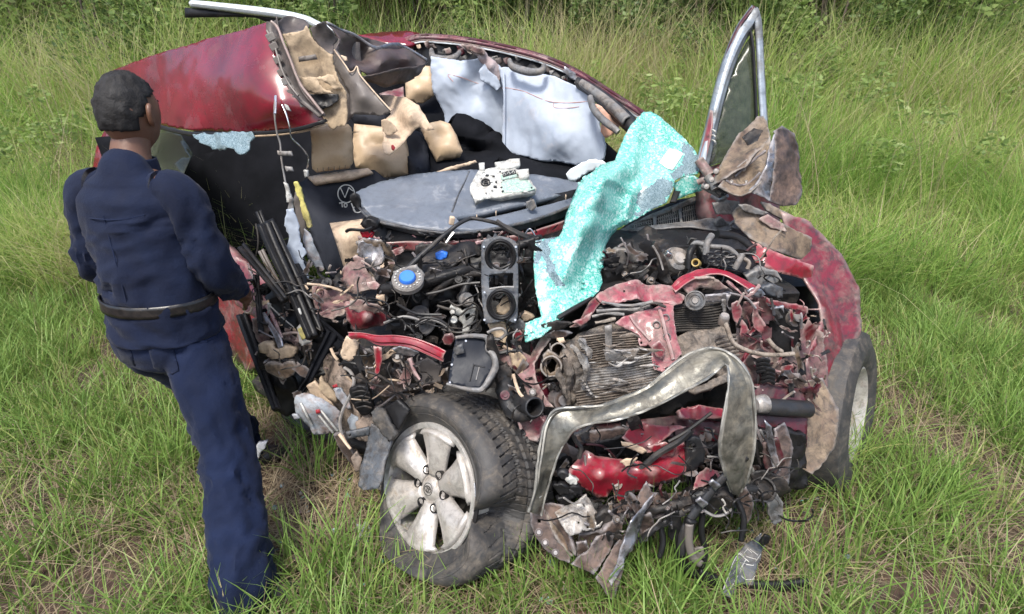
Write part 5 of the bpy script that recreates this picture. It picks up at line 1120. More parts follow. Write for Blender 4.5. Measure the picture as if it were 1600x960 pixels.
finpack('core_fins', rad, finsl, [(915, 568, 1.83), (1020, 560, 1.83), (1035, 600, 1.78), (915, 618, 1.76)], 22, 28, .009, .016, 5)
finpack('core_fins', rad, fins, [(900, 612, 1.77), (1030, 590, 1.79), (1000, 622, 1.76), (905, 640, 1.74)], 14, 26, .009, .012, 9)
for k, (pts, r) in enumerate([([(880, 548), (896, 560), (905, 585), (900, 610), (893, 630)], .018), ([(892, 540), (905, 552), (915, 575), (912, 600), (908, 625)], .014), ([(884, 560), (888, 585), (885, 610), (890, 632)], .016), ([(905, 530), (918, 545), (922, 560)], .012), ([(872, 575), (878, 600), (886, 622)], .012)]):
    tube('folded_fin_end', rad, finsl if k % 2 else fins, [(u, v, 1.80 - .008 * k) for u, v in pts], [r * .5, r, r * .9, r * .5], 7, 26, wob=1.1)
S('core_plate', alu, [(944, 552), (955, 548), (985, 546), (1000, 544), (990, 563), (968, 567), (946, 563)], Y=1.80, th=.006, cr=.004, cell=5)
S('core_bracket', gplas, [(945, 510), (956, 508), (956, 548), (946, 550)], Y=1.83, th=.006, cr=.003, cell=5)
for i in range(16):
    u0 = 905 + rr.uniform(0, 110); v0 = 525 + rr.uniform(0, 100)
    tube('loose_fin', rad, finsl if i % 3 else fins, [(u0, v0, 1.78), (u0 + rr.uniform(8, 22), v0 + rr.uniform(-6, 6), 1.765), (u0 + rr.uniform(28, 44), v0 + rr.uniform(-8, 8), 1.78)], [.003, .005, .002], 5, 14, wob=.8)
for i in range(5):
    v0 = 594 + i * 5; u0 = 905 + i * 3
    tube('loose_fin', rad, finsl, [(u0, v0, 1.77), (u0 + 6, v0 + 1, 1.74), (u0 + 11, v0 + 6, 1.76)], .004, 6, 10)
con = S('condenser', cord, [(1052, 478, 2.02), (1090, 470, 2.05), (1130, 472, 2.06), (1140, 505, 2.02), (1142, 530, 1.98), (1105, 520, 1.98), (1060, 520, 1.98)], th=.04, cr=.006, fr=8, cell=6)
finpack('core_fins', con, cord, [(1052, 484, 1.99), (1132, 474, 2.02), (1140, 512, 1.98), (1056, 520, 1.96)], 20, 18, .008, .006, 12)
con2 = S('condenser', fins, [(1056, 528, 1.94), (1075, 518, 1.96), (1110, 515, 1.98), (1135, 508, 1.98), (1145, 530, 1.95), (1152, 560, 1.9), (1155, 600, 1.86), (1130, 590, 1.86), (1090, 560, 1.88), (1066, 560, 1.9)], th=.04, cr=.012, fr=9, octv=3, cell=6)
for i in range(8):
    v = 530 + i * 6.2; tube('condenser_tube', con2, fins, [(1118 + i * 2, v, 1.93 - i * .008), (1132 + i * 2, v - 4, 1.92 - i * .008), (1150 + i, v - 6, 1.92 - i * .008)], .006, 6, 8, wob=.2)
finpack('core_fins', car, cord, [(908, 520, 1.97), (990, 508, 1.98), (990, 540, 1.95), (912, 545, 1.94)], 12, 20, .008, .008, 21)
S('core_lower_edge', fins, [(1075, 612, 1.84), (1100, 600, 1.84), (1136, 582, 1.86), (1138, 596, 1.84), (1110, 606, 1.82), (1085, 616, 1.82)], th=.02, cr=.01, fr=10, cell=5)
# pink crossmember and its hanging bracket
S('front_crossmember', pink, [(931, 462, 2.0), (938, 455, 2.02), (950, 450, 2.03), (962, 445, 2.05), (980, 443, 2.05), (1000, 438, 2.06), (1012, 444, 2.05), (1030, 446, 2.05), (1048, 450, 2.04), (1060, 458, 2.02), (1072, 462, 2.0), (1066, 474, 1.98), (1052, 480, 1.97), (1036, 474, 1.98), (1020, 470, 1.99), (990, 470, 1.98), (962, 474, 1.97), (943, 475, 1.97)], th=.005, cr=.020, fr=9, octv=3, cell=5, rag=1, holes=[[(973, 456), (976, 455), (977, 458), (974, 459)]])
br = S('torn_mounting_bracket', pink, [(961, 505, 1.92), (972, 496, 1.93), (985, 492, 1.94), (1000, 487, 1.95), (1018, 484, 1.96), (1030, 478, 1.97), (1042, 470, 1.98), (1052, 472, 1.97), (1053, 500, 1.92), (1058, 530, 1.87), (1066, 552, 1.83), (1054, 566, 1.81), (1050, 572, 1.80), (1040, 583, 1.79), (1022, 578, 1.80), (1018, 560, 1.82), (1019, 545, 1.84), (1012, 538, 1.86), (1009, 541, 1.86), (1000, 541, 1.86), (997, 533, 1.87), (1000, 525, 1.88), (985, 516, 1.90)], th=.005, cr=.009, fr=9, octv=3, cell=4.5, rag=.5,
       holes=[[(1000, 535), (1003, 533), (1005, 537), (1001, 538)], [(1033, 512), (1036, 511), (1038, 515), (1034, 516)], [(1030, 554), (1034, 553), (1034, 557), (1031, 558)], [(1023, 571), (1027, 570), (1029, 575), (1024, 577)], [(1039, 575), (1045, 573), (1045, 580), (1040, 581)], [(1033, 562), (1036, 561), (1036, 565)]])
brP = on_mesh(br)
tube3('bracket_flange', br, pink, pproj(brP, [(1030, 482), (1036, 502), (1040, 520), (1046, 540), (1052, 562)], .006), .007, 7, 24)
tube3('bracket_flange', br, pink, pproj(brP, [(985, 494), (992, 506), (1005, 520), (1016, 532)], .004), .006, 7, 20)
for u, v in [(1042, 527), (1040, 497), (1026, 508)]:
    p = brP(u, v, .004); mesh_obj('bracket_ring', *lathe_geo(p, CAM - p, [(.009, 0), (.012, .005), (.015, 0)], 16), gplas, br)
S('bracket_flap', pink, [(1018, 540), (1030, 532), (1040, 545), (1034, 560), (1024, 556)], Y=1.81, th=.005, cr=.008, cell=4)
hc = P(1086, 470, 1.96)
horn = lathe('horn_disc', car, gplas, hc, CAM - hc + Vector((0, -.1, .05)), [(0, .016), (.010, .016), (.012, .01), (.018, .010), (.021, .014), (.024, .010), (.030, .006), (.033, .010), (.036, .008), (.037, 0), (.037, -.03)], 36)
S('horn_bracket', steel, [(1103, 462), (1120, 460), (1140, 458), (1140, 470), (1120, 472), (1104, 474)], Y=2.0, th=.008, cr=.006, cell=4)
S('horn_bracket', gplas, [(1128, 468), (1134, 468), (1135, 490), (1130, 491)], Y=1.98, th=.006, cr=.002, cell=4)
S('horn_bracket', steel, [(1136, 462), (1150, 462), (1156, 474), (1148, 482), (1140, 486), (1136, 478)], Y=1.97, th=.008, cr=.006, cell=4)
# red upper tie bar arch
ribbon('upper_tie_bar', car, scuffed, [(1046, 446, 2.04), (1062, 430, 2.06), (1085, 420, 2.08), (1110, 417, 2.1), (1135, 420, 2.1), (1160, 432, 2.06), (1184, 446, 2.0)], [(1056, 458, 2.0), (1070, 445, 2.02), (1090, 434, 2.04), (1110, 430, 2.05), (1132, 432, 2.05), (1155, 445, 2.02), (1180, 460, 1.97)], n=50, m=8, th=.005, cr=.014, fr=9, prof=lambda s, t: .006 * (t > .5) - .010 * (t < .15), sharp=20)
S('tie_bar_rust', mauve, [(1060, 446), (1080, 438), (1105, 434), (1125, 440), (1140, 452), (1120, 456), (1095, 452), (1075, 458)], Y=2.03, th=.01, cr=.018, fr=12, octv=3, cell=5, rag=.6)
tube('tie_bar_edge', car, redm, [(1135, 440, 1.99), (1150, 452, 1.97), (1166, 464, 1.95), (1180, 452, 1.96), (1186, 446, 1.97)], [.007, .006, .005, .007, .008], 7, 24, wob=.8)
S('tie_bar_end', redm, [(1172, 462), (1190, 462), (1205, 468), (1224, 472), (1262, 480), (1262, 490), (1224, 480), (1200, 480), (1182, 472)], Y=1.98, th=.01, cr=.008, cell=5)
S('lamp_bowl', steel, [(1168, 455), (1176, 450), (1190, 452), (1196, 460), (1185, 464), (1172, 462)], Y=1.96, th=.01, cr=.008, fr=16, cell=4)
for pts, Y in (([(1143, 475), (1152, 470), (1160, 482), (1158, 498), (1165, 505), (1170, 515), (1162, 530), (1160, 534), (1155, 522), (1158, 510), (1148, 502), (1144, 488)], 1.93), ([(1178, 474), (1186, 472), (1185, 490), (1196, 505), (1198, 525), (1202, 545), (1193, 538), (1188, 520), (1178, 512), (1176, 495)], 1.92), ([(1150, 478), (1160, 472), (1182, 470), (1178, 490), (1165, 504), (1158, 492)], 1.98)):
    S('torn_strut', pink if Y < 1.95 else mauve, pts, Y=Y, th=.005, cr=.012, fr=10, octv=3, cell=4.5, rag=.5)
S('wing_inner', mauve, [(1150, 500, 2.0), (1190, 480, 2.05), (1224, 490, 2.05), (1290, 520, 2.1), (1300, 610, 2.0), (1224, 620, 1.9), (1180, 612, 1.88), (1160, 600, 1.88), (1152, 550, 1.94)], th=.008, cr=.02, fr=7, octv=3, cell=6)
S('cavity_shade', black, [(1198, 480), (1224, 482), (1250, 500), (1250, 545), (1221, 560), (1205, 540)], Y=1.98, th=.02, cr=.014, cell=6)  # solid black sheet, the shade of a hollow put into its colour
S('chrome_scrap', steel, [(1200, 482), (1224, 478), (1224, 498), (1205, 502), (1198, 494)], Y=1.95, th=.01, cr=.012, fr=14, cell=4)
tube('coolant_pipe', car, wirel, [(1132, 500, 1.88), (1136, 512, 1.86), (1145, 535, 1.84), (1160, 545, 1.83), (1185, 553, 1.83), (1212, 555, 1.84), (1240, 553, 1.86)], .0085, 8, 40)
c = P(1131, 499, 1.88); lathe('pipe_union', car, brown, c, Vector((0, -.3, 1)), [(0, .02), (.014, .02), (.018, .01), (.018, -.02)], 14)
tube('coolant_pipe', car, wirel, [(1200, 530, 1.86), (1210, 542, 1.85), (1222, 550, 1.85)], .008, 8, 12)
for u, v, m in [(1192, 570, black), (1200, 585, black)]:
    for i in range(4):
        tube('bracket_louvre', car, m, [(u - 9, v - 6 + i * 6, 1.83), (u, v - 9 + i * 6, 1.82), (u + 9, v - 5 + i * 6, 1.83)], .008, 6, 8)
# intake and exhaust mouths beside the radiator
def mouth(name, mat, a, b, r, th=.006, seg=20):
    pa, pb = P(*a), P(*b); mid = (pa + pb) / 2 + Vector((0, .03, -.02))
    V, F = tube_geo([pa, mid, pb], [r, r * .95, r * .9], seg, 14, 0.05, False)
    o = mesh_obj(name, V, F, mat, car, True, 60); solid(o, th, 0); return o
mouth('intake_pipe', brown, (861, 573, 1.80), (880, 560, 2.0), .036)
S('intake_flange', brown, [(848, 556), (856, 548), (864, 552), (874, 558), (876, 575), (870, 590), (858, 592), (850, 580)], Y=1.83, th=.012, cr=.008, fr=12, cell=4, holes=[[(855, 563), (864, 560), (871, 568), (868, 580), (860, 583), (854, 575)]])
mouth('intake_pipe', brown, (872, 548, 1.86), (890, 540, 2.0), .026)
S('intake_throat', black, [(852, 555), (880, 545), (884, 580), (862, 592)], Y=1.98, th=.02, cr=.01, cell=6)
mouth('exhaust_pipe', gdark, (836, 637, 1.68), (790, 618, 1.86), .032)
S('exhaust_throat', black, [(812, 620), (838, 622), (840, 648), (815, 645)], Y=1.84, th=.02, cr=.004, cell=6)
tube('suspension_pipe', car, gdark, [(786, 575, 1.86), (790, 600, 1.84), (795, 630, 1.80), (812, 648, 1.76), (828, 645, 1.74)], [.04, .038, .034, .03, .026], 12, 26, wob=.2)
S('suspension_fold', blackd, [(776, 575), (792, 572), (800, 580), (798, 600), (806, 625), (790, 630), (780, 610)], Y=1.82, th=.02, cr=.014, fr=12, octv=3, cell=4)
# maroon folded rail beside the radiator
S('chassis_rail', mauve, [(770, 550, 1.90), (790, 545, 1.90), (812, 548, 1.90), (828, 555, 1.89), (838, 540, 1.90), (850, 520, 1.93), (862, 520, 1.92), (860, 530, 1.90), (845, 550, 1.87), (834, 568, 1.84), (838, 595, 1.80), (855, 625, 1.76), (866, 637, 1.74), (845, 634, 1.75), (825, 618, 1.78), (812, 590, 1.82), (796, 572, 1.86), (778, 562, 1.89)], th=.006, cr=.012, fr=9, octv=3, cell=5, rag=.5)
S('chassis_rail', maroon, [(838, 560, 1.9), (848, 560, 1.92), (852, 600, 1.88), (868, 634, 1.8), (850, 620, 1.82), (838, 595, 1.85)], th=.006, cr=.010, cell=5)
S('rail_gusset', beiged, [(795, 552), (812, 550), (822, 560), (816, 575), (818, 588), (808, 584), (800, 568)], Y=1.84, th=.005, cr=.010, fr=12, cell=4, holes=[[(808, 560), (812, 559), (812, 563), (809, 564)]])
tube('rail_tube', car, cream, [(802, 585, 1.79), (806, 600, 1.78), (812, 615, 1.76), (819, 622, 1.75)], .006, 7, 14)
c = P(832, 613, 1.765); lathe('rail_bolt', car, alu, c, CAM - c, [(0, .006), (.008, .006), (.010, .0), (.013, .002), (.014, -.005)], 14)
for pts, m, r in (([(762, 520), (772, 515), (785, 514), (790, 522), (780, 530), (768, 528)], gplas, .006), ([(772, 538), (785, 528), (800, 520), (812, 518)], wire, .004), ([(786, 541), (796, 546), (806, 548)], cream, .006), ([(770, 545), (780, 552), (800, 548), (815, 550)], gdark, .008), ([(765, 530), (775, 540), (772, 550)], wirel, .005)):
    tube('cable', car, m, [(u, v, 1.88) for u, v in pts], r, 6, 20)
S('shroud_scrap', gplas, [(798, 500), (810, 497), (820, 505), (822, 512), (808, 518), (798, 512)], Y=1.98, th=.012, cr=.008, cell=4)
S('shroud_scrap', cream, [(812, 490), (822, 488), (836, 495), (832, 500), (818, 502)], Y=2.02, th=.02, cr=.012, fr=12, cell=4, rag=.6)
S('shroud_scrap', beiged, [(762, 508), (785, 505), (796, 515), (790, 535), (772, 530)], Y=1.96, th=.02, cr=.014, fr=12, cell=4, rag=.6)
S('shroud_scrap', redm, [(803, 520), (812, 516), (818, 522), (815, 532), (806, 534)], Y=1.93, th=.01, cr=.008, cell=4)
for pts, m in (([(850, 525), (868, 515), (880, 517), (895, 522), (880, 530), (862, 530)], rust), ([(870, 528), (880, 526), (884, 533), (874, 536)], cream), ([(845, 508), (870, 500), (895, 505), (880, 515), (855, 520)], blackd)):
    S('radiator_bracket', m, pts, Y=1.88, th=.008, cr=.010, fr=12, cell=4, rag=.5)
ribbon('upper_red_strip', car, redm, [(890, 512, 1.93), (905, 502, 1.94), (915, 485, 1.97), (922, 470, 2.0), (931, 462, 2.02)], [(900, 512, 1.92), (913, 506, 1.92), (926, 490, 1.95), (934, 478, 1.98), (942, 470, 2.0)], n=24, m=4, th=.005, cr=.008, fr=12)
S('upper_red_strip', pink, [(895, 505), (912, 498), (925, 488), (922, 500), (908, 512)], Y=1.90, th=.005, cr=.008, cell=4)
tube('wiper_blade', car, black, [(872, 497, 1.90), (890, 486, 1.92), (912, 473, 1.95), (925, 465, 1.97)], [.010, .009, .008, .005], 6, 16)
S('black_tank', black, [(925, 480), (960, 476), (1000, 478), (1020, 484), (1000, 488), (970, 495), (958, 505), (935, 512), (915, 520), (905, 515)], Y=2.0, th=.04, cr=.022, fr=10, octv=3, cell=5)
for pts in ([(932, 486), (960, 484), (990, 484), (1015, 476)], [(925, 495), (950, 490), (975, 492)], [(940, 472), (980, 478), (1020, 472)], [(1000, 480), (1020, 474), (1040, 480)]):
    tube('harness', car, random.choice([wire, gdark, gplas]), [(u, v, 1.94) for u, v in pts], .006, 6, 18, wob=.6)
tube('radiator_rail', car, wirel, [(930, 505, 1.92), (945, 502, 1.92), (962, 498, 1.92)], .006, 6, 10, wob=.5)
# lower front: red lamp-side panels, crossmember, straps ------------------------------------
S('lower_red_panel', scuffed, [(884, 738, 1.66), (900, 722, 1.68), (916, 704, 1.70), (930, 712, 1.68), (955, 716, 1.66), (985, 718, 1.66), (1005, 722, 1.66), (1035, 708, 1.68), (1060, 695, 1.70), (1072, 690, 1.71), (1075, 712, 1.68), (1070, 735, 1.66), (1050, 748, 1.65), (1030, 757, 1.64), (1015, 762, 1.64), (988, 772, 1.63), (970, 788, 1.62), (962, 786, 1.62), (958, 765, 1.63), (950, 780, 1.62), (935, 783, 1.62), (920, 770, 1.63), (902, 758, 1.64)], ctrl=[(940, 745, 1.60), (1020, 735, 1.60)], th=.006, cr=.014, fr=7, octv=2, cell=6, rag=.5)
S('lower_red_panel', scuffed, [(972, 684, 1.70), (985, 668, 1.73), (1000, 660, 1.75), (1020, 664, 1.74), (1045, 668, 1.74), (1062, 666, 1.74), (1072, 668, 1.74), (1050, 678, 1.71), (1035, 690, 1.69), (1022, 705, 1.67), (1012, 708, 1.67), (990, 698, 1.68)], th=.005, cr=.012, fr=8, cell=5, rag=.6)
S('chipped_edge', cream, [(970, 690), (985, 692), (1005, 700), (1012, 706), (1004, 710), (985, 702), (972, 696)], Y=1.655, th=.004, cr=.006, cell=4, rag=.8)
S('chipped_edge', cream, [(968, 722), (980, 716), (996, 715), (990, 724), (978, 730)], Y=1.615, th=.003, cr=.003, cell=4, rag=1)
S('lower_red_panel', scuffed, [(1012, 700), (1040, 692), (1058, 698), (1052, 712), (1030, 716)], Y=1.66, th=.006, cr=.012, cell=5)
S('lower_pink_scrap', pink, [(1073, 764, 1.62), (1085, 758, 1.62), (1092, 740, 1.66), (1105, 730, 1.68), (1122, 735, 1.68), (1128, 744, 1.66), (1112, 752, 1.64), (1098, 762, 1.62), (1085, 764, 1.61)], th=.005, cr=.010, fr=10, cell=5, rag=.4)
S('lower_bar', scuffed, [(1060, 640, 1.82), (1090, 634, 1.84), (1140, 640, 1.84), (1145, 652, 1.82), (1090, 656, 1.80), (1064, 652, 1.80)], th=.02, cr=.010, fr=9, cell=5)
S('lower_bar', maroon, [(890, 672, 1.84), (930, 664, 1.84), (1000, 656, 1.84), (1060, 648, 1.86), (1130, 660, 1.84), (1200, 660, 1.84), (1200, 700, 1.8), (1100, 690, 1.8), (1000, 680, 1.8), (900, 700, 1.78)], th=.03, cr=.016, fr=8, cell=7)
S('lower_bar', pink, [(800, 657, 1.80), (825, 652, 1.80), (855, 648, 1.80), (850, 665, 1.77), (838, 688, 1.73), (815, 684, 1.75), (803, 672, 1.78)], th=.02, cr=.010, fr=10, cell=5)
tube('lower_bar_pin', car, pink, [(806, 652, 1.76), (811, 660, 1.745), (814, 670, 1.74)], .006, 6, 10)
S('dark_scrap', rust, [(892, 680), (930, 672), (965, 668), (990, 672), (972, 682), (940, 690), (905, 692)], Y=1.74, th=.01, cr=.012, fr=10, cell=5)
S('lamp_socket', gdark, [(1072, 690), (1085, 684), (1095, 688), (1102, 705), (1100, 724), (1085, 735), (1072, 738), (1072, 715)], Y=1.66, th=.02, cr=.006, cell=5, holes=[[(1077, 696), (1085, 693), (1089, 700), (1083, 707), (1077, 704)]])
S('cavity_shade', black, [(930, 690), (975, 680), (1010, 700), (1000, 716), (960, 712), (930, 706)], Y=1.74, th=.02, cr=.016, cell=5)  # this and the next two: black sheets painted as shade between the parts
S('cavity_shade', black, [(880, 700), (905, 705), (890, 735), (905, 770), (880, 790), (860, 770), (862, 730)], Y=1.74, th=.02, cr=.03, fr=10, octv=3, cell=5)
S('cavity_shade', black, [(1090, 700), (1180, 670), (1260, 680), (1260, 760), (1180, 775), (1090, 780)], Y=1.74, th=.03, cr=.03, fr=9, octv=3, cell=6)
for pts, r, m in (([(880, 655), (885, 672), (898, 678), (915, 672), (928, 660)], .006, gplas), ([(892, 672), (900, 690), (908, 700), (905, 716)], .008, gdark), ([(1045, 690), (1070, 676), (1095, 658), (1112, 645)], .006, wire), ([(995, 740), (1010, 725), (1030, 708), (1060, 690), (1080, 672)], .012, gdark), ([(1180, 665), (1190, 690), (1205, 720), (1214, 752)], .006, rust), ([(1188, 672), (1202, 700), (1218, 735)], .004, gplas), ([(1180, 690), (1186, 720), (1200, 742)], .006, blackd)):
    tube('harness', car, m, [(u, v, 1.64) for u, v in pts], r, 6, 22)
for u, v, s, m in [(877, 765, 14, black), (888, 775, 16, gdark), (893, 752, 10, white), (900, 768, 12, black), (882, 785, 12, black), (880, 745, 10, gdark)]:
    S('connector', m, [(u - s, v - s * .4), (u, v - s * .7), (u + s * .8, v - s * .3), (u + s * .9, v + s * .4), (u - s * .2, v + s * .6)], Y=1.58, th=.02, cr=.012, fr=14, cell=4, rag=.5)
S('white_scrap', white, [(1124, 690), (1135, 688), (1148, 698), (1146, 712), (1132, 714), (1126, 704)], Y=1.56, th=.01, cr=.010, fr=12, cell=4)
S('white_scrap', white, [(1132, 718), (1144, 714), (1148, 722), (1136, 724)], Y=1.55, th=.01, cr=.004, cell=4)
S('white_scrap', white, [(1168, 708), (1174, 710), (1172, 722), (1167, 720)], Y=1.58, th=.01, cr=.004, cell=4)
S('lamp_shell', bronze, [(1140, 745), (1155, 724), (1170, 722), (1180, 738), (1176, 758), (1160, 764), (1145, 758)], Y=1.60, th=.01, cr=.012, fr=9, cell=5)
# lower crossmember, hoses and straps
S('lower_crossmember', rust, [(958, 790, 1.60), (985, 778, 1.62), (1015, 768, 1.64), (1050, 770, 1.64), (1085, 768, 1.64), (1110, 778, 1.62), (1100, 790, 1.58), (1060, 800, 1.56), (1010, 812, 1.54), (965, 822, 1.53), (945, 815, 1.54)], th=.03, cr=.014, fr=9, octv=3, cell=5, rag=.5)
for pts, m, r in (([(930, 808, 1.56), (965, 810, 1.54), (1010, 800, 1.54), (1060, 788, 1.55), (1120, 775, 1.58), (1180, 768, 1.6)], blackd, .022), ([(1080, 778, 1.56), (1110, 772, 1.56), (1150, 766, 1.58), (1190, 765, 1.6)], gdark, .020), ([(1000, 845, 1.50), (1030, 822, 1.5), (1070, 800, 1.52), (1095, 788, 1.54)], gdark, .012), ([(990, 850, 1.52), (1010, 830, 1.52), (1040, 818, 1.53)], rust, .010)):
    tube('lower_hose', car, m, pts, r * .8, 9, 40, wob=.6)
S('fog_lamp', blackd, [(1098, 790), (1112, 776), (1135, 772), (1148, 782), (1142, 796), (1125, 805), (1108, 804)], Y=1.53, th=.05, cr=.010, fr=12, cell=5)
tube('fog_lamp_ring', car, gplas, [(1100, 798, 1.50), (1115, 806, 1.49), (1130, 805, 1.49), (1144, 796, 1.50)], .005, 6, 16)
tube('pale_wire', car, white, [(1128, 780, 1.49), (1133, 788, 1.485), (1130, 794, 1.485), (1135, 802, 1.48)], .003, 5, 14, wob=.5)
c = P(1192, 765, 1.58); fg = lathe('lower_pulley', car, blackd, c, CAM - c + Vector((-.2, 0, .1)), [(0, .0), (.02, .004), (.03, -.006), (.036, .01), (.042, .008), (.044, -.04)], 30)
strap = [(1165, 712), (1150, 728), (1132, 745), (1116, 762), (1100, 782), (1086, 800), (1074, 818), (1066, 840), (1064, 868)]
def strapr(name, pts, wl, m, Y0, Y1, th=.006, bulge=.006):
    n = len(pts); T, B = [], []
    for i, (u, v) in enumerate(pts):
        a = pts[max(i - 1, 0)]; b = pts[min(i + 1, n - 1)]; L = math.hypot(b[0] - a[0], b[1] - a[1]); nx, ny = -(b[1] - a[1]) / L, (b[0] - a[0]) / L
        y = Y0 + (Y1 - Y0) * i / (n - 1)
        T.append((u - nx * wl, v - ny * wl, y)); B.append((u + nx * wl, v + ny * wl, y + .004))
    return ribbon(name, car, m, T, B, n=n * 5, m=4, th=th, cr=.002, prof=lambda s, t: bulge * math.sin(math.pi * t))
st_ = strapr('hanging_strap', strap, 6, gdark, 1.52, 1.44)
for u, v, q in [(1117, 760, 1.475), (1097, 788, 1.455)]:
    S('strap_clamp', steel, [(u - 10, v - 4), (u - 3, v - 10), (u + 9, v - 1), (u + 1, v + 8)], Y=q, th=.008, cr=.004, fr=14, cell=4)
lf = strapr('lower_black_frame', [(1080, 810), (1070, 840), (1062, 865), (1070, 884), (1090, 898), (1112, 910), (1150, 912), (1190, 914), (1225, 914), (1262, 910)], 6, black, 1.46, 1.46, .02, .01)
strapr('lower_black_frame', [(1077, 818), (1076, 845), (1082, 868), (1095, 880)], 5, taupe2, 1.45, 1.43, .012)
S('frame_tab', taupe2, [(1086, 858), (1099, 855), (1102, 872), (1092, 876), (1086, 870)], Y=1.43, th=.006, cr=.003, cell=4, holes=[[(1091, 861), (1095, 860), (1096, 864), (1092, 865)]])
strapr('lower_black_frame', [(1090, 897), (1105, 905), (1118, 908)], 10, black, 1.44, 1.44, .02)
# bracket on the left of the beam, plate, hanging fender strip
bb = S('beam_bracket', rust, [(828, 800, 1.56), (838, 776, 1.60), (848, 790, 1.57), (854, 808, 1.55), (860, 825, 1.53), (875, 845, 1.51), (893, 866, 1.49), (890, 880, 1.47), (872, 874, 1.48), (850, 858, 1.50), (836, 838, 1.52), (829, 820, 1.54)], th=.012, cr=.006, fr=10, cell=5, holes=[[(840, 812), (845, 812), (845, 818), (840, 817)]])
S('beam_bracket', brown, [(850, 790, 1.58), (862, 800, 1.57), (875, 830, 1.54), (893, 850, 1.52), (905, 862, 1.50), (893, 870, 1.49), (872, 848, 1.51), (858, 822, 1.54)], th=.012, cr=.010, fr=10, octv=3, cell=5)
bbP = on_mesh(bb)
for u, v in [(839, 800), (842, 832), (852, 848), (868, 864)]:
    c = bbP(u, v, 0); lathe('bracket_bolt', bb, rust, c, CAM - c, [(0, .012), (.007, .012), (.009, .006), (.013, .004), (.013, -.02)], 10)
S('bent_plate', alu, [(868, 800, 1.52), (880, 792, 1.54), (898, 785, 1.56), (916, 772, 1.57), (926, 790, 1.54), (942, 815, 1.50), (938, 824, 1.49), (915, 830, 1.48), (890, 838, 1.47), (882, 828, 1.48), (874, 812, 1.50)], th=.008, cr=.008, fr=10, octv=3, cell=4.5, holes=[[(902, 816), (905, 815), (906, 818), (903, 819)], [(916, 823), (922, 821), (922, 825), (917, 826)]])
S('plate_arm', rust, [(840, 790, 1.58), (860, 786, 1.58), (880, 790, 1.56), (884, 830, 1.51), (896, 855, 1.48), (900, 870, 1.47), (885, 858, 1.50), (862, 815, 1.55)], th=.012, cr=.014, fr=9, octv=3, cell=5)
S('dark_scrap', rust, [(905, 840), (935, 828), (960, 812), (975, 820), (965, 845), (945, 860), (920, 868), (900, 872)], Y=1.50, th=.02, cr=.022, fr=12, octv=3, cell=5)
S('dark_scrap', blackd, [(930, 812), (945, 805), (962, 812), (955, 835), (938, 840)], Y=1.49, th=.03, cr=.02, fr=12, octv=3, cell=4)
S('bright_clip', chrome, [(924, 866), (932, 862), (936, 870), (928, 876)], Y=1.46, th=.006, cr=.004, cell=4)
fs = S('hanging_fender_strip', rust, [(1000, 768, 1.56), (1010, 752, 1.58), (1018, 768, 1.56), (1027, 770, 1.56), (1020, 786, 1.53), (1008, 806, 1.50), (1002, 822, 1.48), (996, 842, 1.45), (990, 862, 1.43), (978, 872, 1.42), (975, 890, 1.40), (966, 912, 1.38), (958, 938, 1.36), (948, 928, 1.37), (938, 912, 1.38), (930, 902, 1.39), (938, 892, 1.40), (950, 872, 1.42), (962, 850, 1.44), (975, 826, 1.47), (988, 800, 1.50), (994, 784, 1.53)], ctrl=[(985, 830, 1.44), (1000, 800, 1.48)], th=.006, cr=.008, fr=8, octv=3, cell=4.5, rag=.6)
S('hanging_fender_strip', rust, [(932, 838, 1.46), (950, 834, 1.46), (962, 838, 1.46), (955, 860, 1.43), (940, 880, 1.41), (928, 898, 1.39), (912, 892, 1.40), (894, 882, 1.41), (902, 872, 1.42), (920, 858, 1.44)], th=.008, cr=.012, fr=10, octv=3, cell=5, rag=.5)
fsP = on_mesh(fs)
S('strip_highlight', steel, [(986, 815, 1.44), (1000, 800, 1.47), (1010, 786, 1.50), (1022, 772, 1.53), (1012, 795, 1.49), (1002, 822, 1.46), (992, 850, 1.425), (978, 868, 1.405), (974, 886, 1.385), (962, 905, 1.37), (955, 916, 1.36), (950, 905, 1.375), (962, 885, 1.39), (968, 862, 1.41), (976, 840, 1.43)], th=.003, cr=.005, fr=8, cell=5)  # bluish highlights of the strip, painted as a paler steel sheet
# right end of the front: frame horn, pipe, scraps; the far corner of the wreck
tube('frame_pipe', car, gdark, [(1180, 634, 1.76), (1195, 636, 1.77), (1221, 638, 1.78), (1262, 640, 1.82)], .032, 14, 16, wob=.05)
c = P(1184, 632, 1.74); lathe('pipe_cap', car, alu, c, Vector((-1, -.3, .1)), [(0, .01), (.02, .01), (.03, 0), (.034, -.03)], 18)
S('wing_inner', maroon, [(1160, 600, 1.86), (1200, 600, 1.84), (1260, 610, 1.86), (1262, 700, 1.76), (1200, 680, 1.76), (1170, 660, 1.78)], th=.01, cr=.014, fr=8, cell=6)
S('corner_panel', redm, [(1224, 330, 2.42), (1262, 350, 2.46), (1305, 395, 2.45), (1335, 450, 2.38), (1338, 520, 2.25), (1320, 575, 2.12), (1290, 610, 2.0), (1262, 620, 1.94), (1262, 560, 2.02), (1285, 500, 2.15), (1270, 440, 2.25), (1240, 380, 2.36)], th=.01, cr=.022, fr=6, cell=7, rag=.8)
S('corner_panel', brown, [(1240, 600, 1.94), (1285, 590, 1.98), (1310, 640, 1.9), (1300, 700, 1.82), (1265, 740, 1.74), (1232, 720, 1.74), (1228, 660, 1.84)], th=.01, cr=.022, fr=7, octv=3, cell=6, rag=.8)
S('corner_scrap', rust, [(1208, 670, 1.7), (1224, 660, 1.72), (1240, 700, 1.68), (1238, 760, 1.62), (1222, 750, 1.62), (1212, 710, 1.66)], th=.01, cr=.018, fr=9, octv=3, cell=5)
wl = P(1300, 640, 2.25); axl = Vector((.72, -.6, .15))
